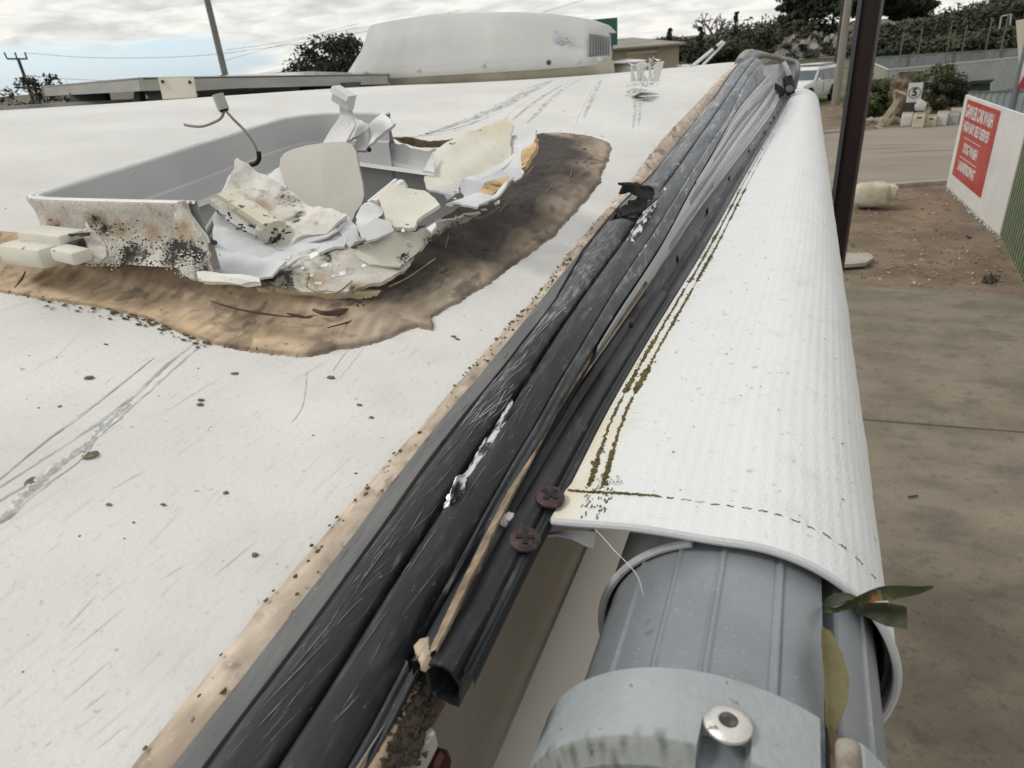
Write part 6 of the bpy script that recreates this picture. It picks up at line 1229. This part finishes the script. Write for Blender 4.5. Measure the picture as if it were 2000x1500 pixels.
cw = pm('car_white', (.62, .63, .64), rough=.25, coat=.8); cg = pm('car_glass', (.06, .08, .09), (.10, .125, .135), sc=1, rough=.12, spec=.7); tyre = pm('tyre', (.02, .02, .02), rough=.9); rim = pm('wheel_rim', (.35, .35, .36), rough=.3, metal=.7)
V = []
NB = []
for l, z in body:
    inset = .02 if z < 1.15 else .02 + (z - 1.12) * .26
    NB.append((l, z, .94 - inset))
V = [cpnt(l, w * s_, z) for s_ in (-1, 1) for l, z, w in NB]; n = len(NB)
bo = mk('body', V, [tuple(range(n)), tuple(range(2 * n - 1, n - 1, -1))] + [(i, (i + 1) % n, n + (i + 1) % n, n + i) for i in range(n)], cw, car, world=True, smooth=False); bev(bo, .05)
def cq(name, P, mat): return mk(name, [cpnt(*p) for p in P], [tuple(range(len(P)))], mat, car, world=True, smooth=False, thick=.012)
cq('windscreen', [(.36, -.72, 1.77), (.36, .72, 1.77), (1.03, .84, 1.25), (1.03, -.84, 1.25)], cg)
for s_ in (-1, 1):
    y1_ = lambda z: s_ * (.955 - .02 - (z - 1.12) * .26)
    for a, bq in ((.82, .02), (-.05, -.95), (-1.02, -1.95)):
        a2 = a - (.52 if a > .5 else .03); b2_ = bq + (.0 if bq > -1.9 else .10); cq('side_window', [(a, y1_(1.20), 1.20), (bq, y1_(1.20), 1.20), (b2_, y1_(1.70), 1.70), (a2 if a > .5 else a, y1_(1.70), 1.70)], cg)
    tube('roof_rail', [cpnt(.1, s_ * .66, 1.90) - [0, 0, H], cpnt(-1.8, s_ * .66, 1.90) - [0, 0, H]], .022, rim, car, n=3, seg=6)
    for l in (1.45, -1.45):
        w = lathe('wheel', [(.20, -.12), (.38, -.12), (.40, -.06), (.40, .06), (.38, .12), (.20, .12)], cpnt(l, s_ * .86, .40) - [0, 0, H], sd2, tyre, car, seg=20); lathe('rim', [(.22, 0), (.20, .02), (.05, .03)], cpnt(l, s_ * .985, .40) - [0, 0, H], sd2 * s_, rim, w, seg=14)
        cq('wheel_arch', [(l + .52 * math.cos(t_), s_ * .945, max(.38, .42 + .50 * math.sin(t_))) for t_ in np.linspace(0, math.pi, 9)], black_m)
    box('mirror', cpnt(.78, s_ * 1.04, 1.22) - [0, 0, H], (.14, .22, .18), cw, car, bv=.02); box('headlight', cpnt(2.34, s_ * .70, .86) - [0, 0, H], (.12, .34, .16), pm('lamp_glass', (.4, .42, .44), rough=.1), car, ax=[fwd, sd2, np.array([0, 0, 1.])], bv=.02)
    cq('door_seam', [(-.03, s_ * .945, .55), (-.05, s_ * .945, .55), (-.05, s_ * .945, 1.15), (-.03, s_ * .945, 1.15)], black_m)
box('grille', cpnt(2.41, 0, .82) - [0, 0, H], (.04, .9, .2), black_m, car, ax=[fwd, sd2, np.array([0, 0, 1.])]); box('bumper', cpnt(2.40, 0, .50) - [0, 0, H], (.16, 1.8, .22), pm('bumper_grey', (.2, .2, .2)), car, ax=[fwd, sd2, np.array([0, 0, 1.])], bv=.03)
box('roof_rack', cpnt(-.9, 0, 1.95) - [0, 0, H], (1.5, 1.15, .05), cw, car, ax=[fwd, sd2, np.array([0, 0, 1.])], bv=.01)
# ---- shed and green hoarding left of the rail
shd = empty('shed', far(1262, 130, 38), 'long beige metal shed behind the air conditioner', 'shed', world=True)
def fp(px, py, d): return far(px, py, d)
sA, sB = fp(1150, 96, 38), fp(1327, 88, 38); zt_e = (zat(1327, 84, sB)); zr_ = zat(1192, 72, sA); V = [(*sA[:2], 0), (*sB[:2], 0), (*sB[:2], zt_e), (*sA[:2], zt_e)]
sh_m = pm('shed_beige', (.27, .245, .18), (.31, .28, .21), sc=.6, rough=.7); shr = pm('shed_roof', (.20, .19, .16), (.25, .24, .2), sc=.8, rough=.6)
sd3 = sB - sA; sd3[2] = 0; Ls = np.linalg.norm(sd3); sd3 /= Ls; sn = np.array([-sd3[1], sd3[0], 0]); sn = sn if sn @ sA > 0 else -sn
nsh = 4
for i in range(nsh):
    wbox('wall_sheet', sA, sd3, sn, Ls * i / nsh, Ls * (i + 1) / nsh - .03, 0, zt_e, 0, .1, sh_m, shd)
wbox('end_wall', sB, sn, sd3, .1, 8, 0, zt_e, -.1, 0, sh_m, shd)
ovh = sA - sd3 * .3 - sn * .35; ov2 = sB + sd3 * .3 - sn * .35; mk('roof', [(*ovh[:2], zt_e), (*ov2[:2], zt_e), (*(ov2 + sn * 3.2 - sd3 * 2.6)[:2], zt_e + .45), (*(ovh + sn * 3.2)[:2], zt_e + .45), (*(ov2 + sn * 9)[:2], zt_e), (*(ovh + sn * 9)[:2], zt_e)], [(0, 1, 2, 3), (3, 2, 4, 5), (1, 4, 2)], shr, shd, world=True, smooth=False, thick=.08)
wbox('roller_door', sA, sd3, sn, Ls * .42, Ls * .62, 0, zt_e - .25, -.05, -.01, sh_m, shd); wbox('door_track', sA, sd3, sn, Ls * .42, Ls * .76, zt_e - .35, zt_e - .22, -.09, -.02, pm('track_beige', (.38, .36, .29)), shd)
gh = empty('green_hoarding', far(1180, 88, 34), 'plain teal green board rising above the shed roof', 'hoarding', world=True)
gA, gB = fp(1140, 60, 34), fp(1206, 60, 34); gz1 = zat(1206, 34, gB); gz0 = zat(1204, 88, gB); gdv = gB - gA; gdv[2] = 0; gl = np.linalg.norm(gdv); gdv /= gl; gnn = np.array([-gdv[1], gdv[0], 0])
wbox('board', gA, gdv, gnn, 0, gl, gz0, gz1, 0, .12, pm('teal_board', (.012, .10, .085), rough=.5), gh); wbox('post', gA, gdv, gnn, gl * .3, gl * .3 + .1, 0, gz0, .02, .1, pole_m, gh); wbox('post', gA, gdv, gnn, gl * .8, gl * .8 + .1, 0, gz0, .02, .1, pole_m, gh)
# ---- verge across the road: sign, props, bushes, drums, bin
sg = empty('number_sign', G(1785, 232), 'white board with a ringed black number 5 on the far verge', 'sign', world=True)
def dd_(px, py, d): return far(px, py, d)
DS = 33.2
b4 = [dd_(1776, 163, DS), dd_(1805, 160, DS), dd_(1797, 198, DS), dd_(1768, 201, DS)]
ctr = sum(b4) / 4; xu = b4[1] - b4[0]; xu[2] = 0; wS = np.linalg.norm(xu); xu /= wS; yn = np.cross([0, 0, 1.], xu); yn = yn if yn @ ctr > 0 else -yn; hS = b4[0][2] - b4[3][2]
def sbox(name, c, sx_, sy_, sz_, mat, par, dz=0): V, F = boxv(c, (sx_, sy_, sz_), [xu, yn, np.array([0, 0, 1.])]); return mk(name, V, F, mat, par, world=True, smooth=False)
sbox('sign_board', ctr, wS, .03, hS, pm('board_white', (.55, .55, .55)), sg)
ring = [ctr - yn * .022 + xu * math.cos(a) * wS * .40 + np.array([0, 0, math.sin(a) * wS * .40]) for a in np.linspace(0, 2 * math.pi, 41)]
tubew('ring', ring, .012, pm('ring_dark', (.05, .045, .045)), sg, n=41, seg=6, spline=False)
textmesh('numeral', '5', black_m, sg, ctr - yn * .02, xu, (0, 0, 1), wS * .78, depth=.005, bold=.03)
sbox('sign_post', ctr + np.array([0, 0, -hS / 2 - .25]) + yn * .05, .08, .08, .9, black_m, sg); 
V, F = boxv(dd_(1777, 213, DS - .1), (.55, .4, .5), [xu, yn, np.array([0, 0, 1.])]); tag(mk('dark_crate', V, F, pm('crate_dark', (.03, .028, .025), (.06, .05, .045), sc=9), None, world=True, smooth=False), 'dark box under the number sign beside the white ball', 'box')
tag(clumps('white_ball', [(dd_(1797, 208, DS - .2), (.26, .26, .28), .06)], pm('ball_white', (.40, .37, .33), (.48, .45, .41), sc=5), None, world=True), 'round pale ball shaped float leaning on the sign', 'ball')
tm_ = pm('old_timber', (.22, .18, .12), (.32, .27, .19), sc=6, rough=.9)
tp = empty('timber_prop', G(1722, 252), 'slanting weathered plank propped against a short post left of the sign', 'timber prop', world=True)
tubew('plank', [dd_(1714, 250, 31.2), dd_(1764, 182, 32.6)], .12, tm_, tp, n=2, seg=4, spline=False); tubew('upright', [dd_(1748, 222, 32.4), dd_(1750, 175, 32.4)], .09, tm_, tp, n=2, seg=4, spline=False); tubew('crosspiece', [dd_(1750, 178, 32.2), dd_(1768, 186, 32.2)], .08, tm_, tp, n=2, seg=4, spline=False)
tubew('foot', [dd_(1708, 247, 31), dd_(1726, 254, 31)], .09, tm_, tp, n=2, seg=4, spline=False)
it = [(dd_(random.uniform(1746, 1775), random.uniform(165, 225), 33.8), (.26, .2, .30), .3) for _ in range(26)]
tag(clumps('driftwood_stump', it, pm('stump_brown', (.10, .07, .045), (.2, .15, .1), sc=6, rough=.95), None, world=True), 'gnarled brown tree stump behind the slanting plank', 'stump')
V, F = boxv(dd_(1777, 155, 39), (1.0, .4, .7), [xu, yn, np.array([0, 0, 1.])]); tag(mk('brown_box', V, F, pm('rust_box', (.07, .055, .04), (.14, .11, .08), sc=4), None, world=True, smooth=False), 'rusty dark box against the white fence above the number sign', 'box')
it = [(dd_(random.uniform(1690, 1760), random.uniform(236, 246), 32.2), (random.uniform(.2, .5), .3, .2), .25) for _ in range(9)]
for k_, (c, r, j) in enumerate(sorted(it, key=lambda q: q[0][0])): o = clumps('verge_rock', [((c[0], c[1], .08), r, j)], pm('rock_brown', (.20, .17, .13), (.30, .26, .21), sc=4, rough=.95), None, world=True); tag(o, ORD[k_] + ' low brown rock from the left along the dirt edge across the road', 'rock', 'rocks along the far verge')
BU = [(1705, 214, 36, 1.15, 1.7, 'broad green bush left of the slanting plank', F_B), (1728, 208, 36.5, .9, 1.6, 'green bush with rusty tips behind the plank', F_B), (1743, 200, 37.5, .8, 1.5, 'reddish flowering bush between plank and fence', fmat('foliage_red', (.10, .05, .025), (.16, .11, .05))), (1822, 206, 36, 1.0, 2.3, 'tall dark green bush right of the number sign', F_B), (1848, 212, 36.5, .8, 1.6, 'loose grey green shrub right of the tall bush', F_G), (1688, 222, 35, .7, 1.1, 'small low bush beside the brown post', F_B), (1875, 214, 37, .7, .9, 'low straggly plant by the green bin', F_G)]
for px_, py_, dist, rx, hh2, lab, mt_ in BU:
    p = far(px_, py_, dist); tree('bush', (p[0], p[1], 0), hh2, rx, lab, mt_, 3600, .07, 'bush', seed=int(px_), ncl=30, cat='bush')
dm_ = [pm('drum_cream', (.44, .40, .30), (.50, .46, .36), sc=5, rough=.6), pm('drum_white', (.50, .49, .46), (.56, .55, .52), sc=5, rough=.6), pm('drum_grey', (.36, .36, .36), (.42, .42, .42), sc=5, rough=.6)]
labs = ['leftmost white cut drum in the row, slightly apart', 'cream drum with square open top, second in the row', 'squat cream drum with dark handle slot, third in the row', 'whitish drum with red lip, fourth in the row', 'wide grey white drum with dark rim, fifth in the row', 'partly hidden cream drum at the right end of the row', 'back row cream drum behind the second drum', 'back row cream drum near the sign wall corner', 'back row pale drum half hidden behind the fourth drum']
for i, (px_, py_, wpx, hpx, mi_) in enumerate([(1769, 246, 20, 24, 1), (1792, 249, 21, 26, 0), (1816, 247, 19, 20, 0), (1837, 245, 19, 22, 1), (1859, 243, 20, 22, 2), (1880, 241, 16, 22, 0), (1805, 228, 16, 12, 0), (1868, 224, 20, 12, 0), (1842, 228, 20, 10, 1)]):
    p = G(px_, py_); dist = math.hypot(p[0], p[1]); 
    if i > 5: p = far(px_, py_, 33.5); dist = 33.5
    w = wpx * dist / 1530 * .95; hh2 = hpx * dist / 1530 * .98; zb_ = 0 if i < 6 else p[2]
    o = empty('cut_drum', (p[0], p[1], zb_), labs[i], 'plastic drum', 'cut plastic drums lining the far verge', world=True)
    xu2 = xu; P = []
    for z, k in ((0, .88), (.06, .97), (.75, 1.0), (.9, .94), (1.0, .92)):
        for a, bq in ((-.5, -.42), (-.42, -.5), (.42, -.5), (.5, -.42), (.5, .42), (.42, .5), (-.42, .5), (-.5, .42)): P.append(np.array([p[0], p[1], zb_ + z * hh2]) + xu * a * w * k + yn * bq * w * k)
    mk('drum_body', P, gridf(5, 8, True) + [tuple(range(8))], dm_[mi_], o, world=True, smooth=False, thick=.012)
    mk('drum_soil', [np.array([p[0], p[1], zb_ + .90 * hh2]) + xu * a * w * .9 + yn * bq * w * .9 for a, bq in ((-.46, -.46), (.46, -.46), (.46, .46), (-.46, .46))], [(0, 1, 2, 3)], pm('soil_dark', (.06, .05, .035)), o, world=True, smooth=False)
    if i in (1, 2): sbox('handle_slot', np.array([p[0], p[1], zb_ + .72 * hh2]) - yn * w * .5, w * .36, .02, .05, black_m, o)
bn = empty('wheelie_bin', far(1912, 205, 38), 'dark green bin with tilted lid against the white fence', 'bin', world=True); bnm = pm('bin_green', (.012, .022, .016), (.022, .034, .026), sc=4, rough=.5)
bc_ = [dd_(1892, 205, 38.5), dd_(1932, 200, 38.5), dd_(1934, 162, 38.5), dd_(1888, 168, 38.5)]; V = bc_ + [p + yn * .7 for p in bc_]; mk('bin_body', V, [(0, 1, 2, 3), (7, 6, 5, 4), (0, 4, 5, 1), (1, 5, 6, 2), (2, 6, 7, 3), (3, 7, 4, 0)], bnm, bn, world=True, smooth=False)
lc = [dd_(1885, 166, 38.4), dd_(1933, 163, 38.4), dd_(1944, 155, 38.4), dd_(1896, 158, 38.4)]; V = lc + [p + yn * .75 + [0, 0, .02] for p in lc]; mk('bin_lid', V, [(0, 1, 2, 3), (7, 6, 5, 4), (0, 4, 5, 1), (1, 5, 6, 2), (2, 6, 7, 3), (3, 7, 4, 0)], bnm, bn, world=True, smooth=False)
tag(tubew('garden_hose', [dd_(1862, 172, 39.5), dd_(1856, 180, 39.5), dd_(1868, 188, 39.5), dd_(1880, 190, 39.5), dd_(1890, 184, 39.5)], .03, pm('hose_grey', (.16, .18, .18)), None, n=20, seg=6), 'loop of grey hose hanging on the white fence by the bin', 'hose')
# give way style sign and its pole at the right edge
rp, rd, rzz = gpole('sign_pole', (2006, -20), (1978, 205), .055, .06, pm('pole_bluegrey', (.13, .145, .16)), 'grey pole at the right edge above the sign wall', 'pole', dist=17)
tg = empty('triangle_sign', far(1995, 165, 16.8), 'white sign with a red triangle, cut by the right edge', 'sign', world=True)
P = [far(a, bq, 16.8) for a, bq in [(1988, 172), (2004, 100), (2050, 110), (2040, 180)]]; mk('sign_plate', P, [(0, 1, 2, 3)], wt, tg, world=True, smooth=False, thick=.02)
P = [far(a, bq, 16.72) for a, bq in [(1986, 172), (2003, 142), (2030, 178)]]; mk('red_triangle', P, [(0, 1, 2)], pm('crimson', (.30, .02, .05)), tg, world=True, smooth=False, thick=.01)
ys_ = empty('cream_sign', far(1992, 80, 17.5), 'cream board edge high at the right edge behind the pole', 'sign', world=True); P = [far(a, bq, 17.5) for a, bq in [(1984, 40), (2040, 30), (2040, 110), (1990, 128)]]; mk('sign_plate', P, [(0, 1, 2, 3)], pm('cream_board', (.52, .50, .40)), ys_, world=True, smooth=False, thick=.03)
# ---- pale lumpy block on a small stand by the near kerb
blk = empty('stone_lump', G(1705, 408), 'cream lumpy boulder resting on grey blocks by the near kerb', 'boulder', world=True)
bl_m = pm('lump_cream', (.42, .38, .29), (.50, .46, .37), sc=6, rough=.9, bump=.6, bsc=20, dist=.02, spots=[((.28, .23, .15), 7, .6, .7)])
g0 = G(1705, 408); db = math.hypot(g0[0], g0[1])
def lump(px, py, rx, ry, rz_, mat, name='boulder_lump'):
    c = far(px, py, db); V = []; 
    bmq = bmesh.new(); bmesh.ops.create_icosphere(bmq, subdivisions=3, radius=1)
    for v in bmq.verts: q = np.array(v.co); q = np.sign(q) * np.abs(q) ** .42; k = 1 + .16 * nz3(q + px, 1.6) + .08 * nz3(q + px, 4); V.append(c + xu * q[0] * rx * k + yn * q[1] * ry * k + np.array([0, 0, q[2] * rz_ * k]))
    F = [tuple(v.index for v in f.verts) for f in bmq.faces]; bmq.free(); return mk(name, V, F, mat, blk, world=True)
lump(1704, 379, .34, .24, .25, bl_m); lump(1733, 376, .20, .19, .17, bl_m); lump(1688, 386, .18, .2, .17, bl_m)
for px_, w in ((1680, .12), (1697, .22)): c = G(px_, 404); V, F = boxv((c[0], c[1], .10), (w, .2, .2), [xu, yn, np.array([0, 0, 1.])]); mk('support_block', V, F, pm('block_grey', (.22, .21, .18), (.28, .27, .24), sc=8), blk, world=True, smooth=False)
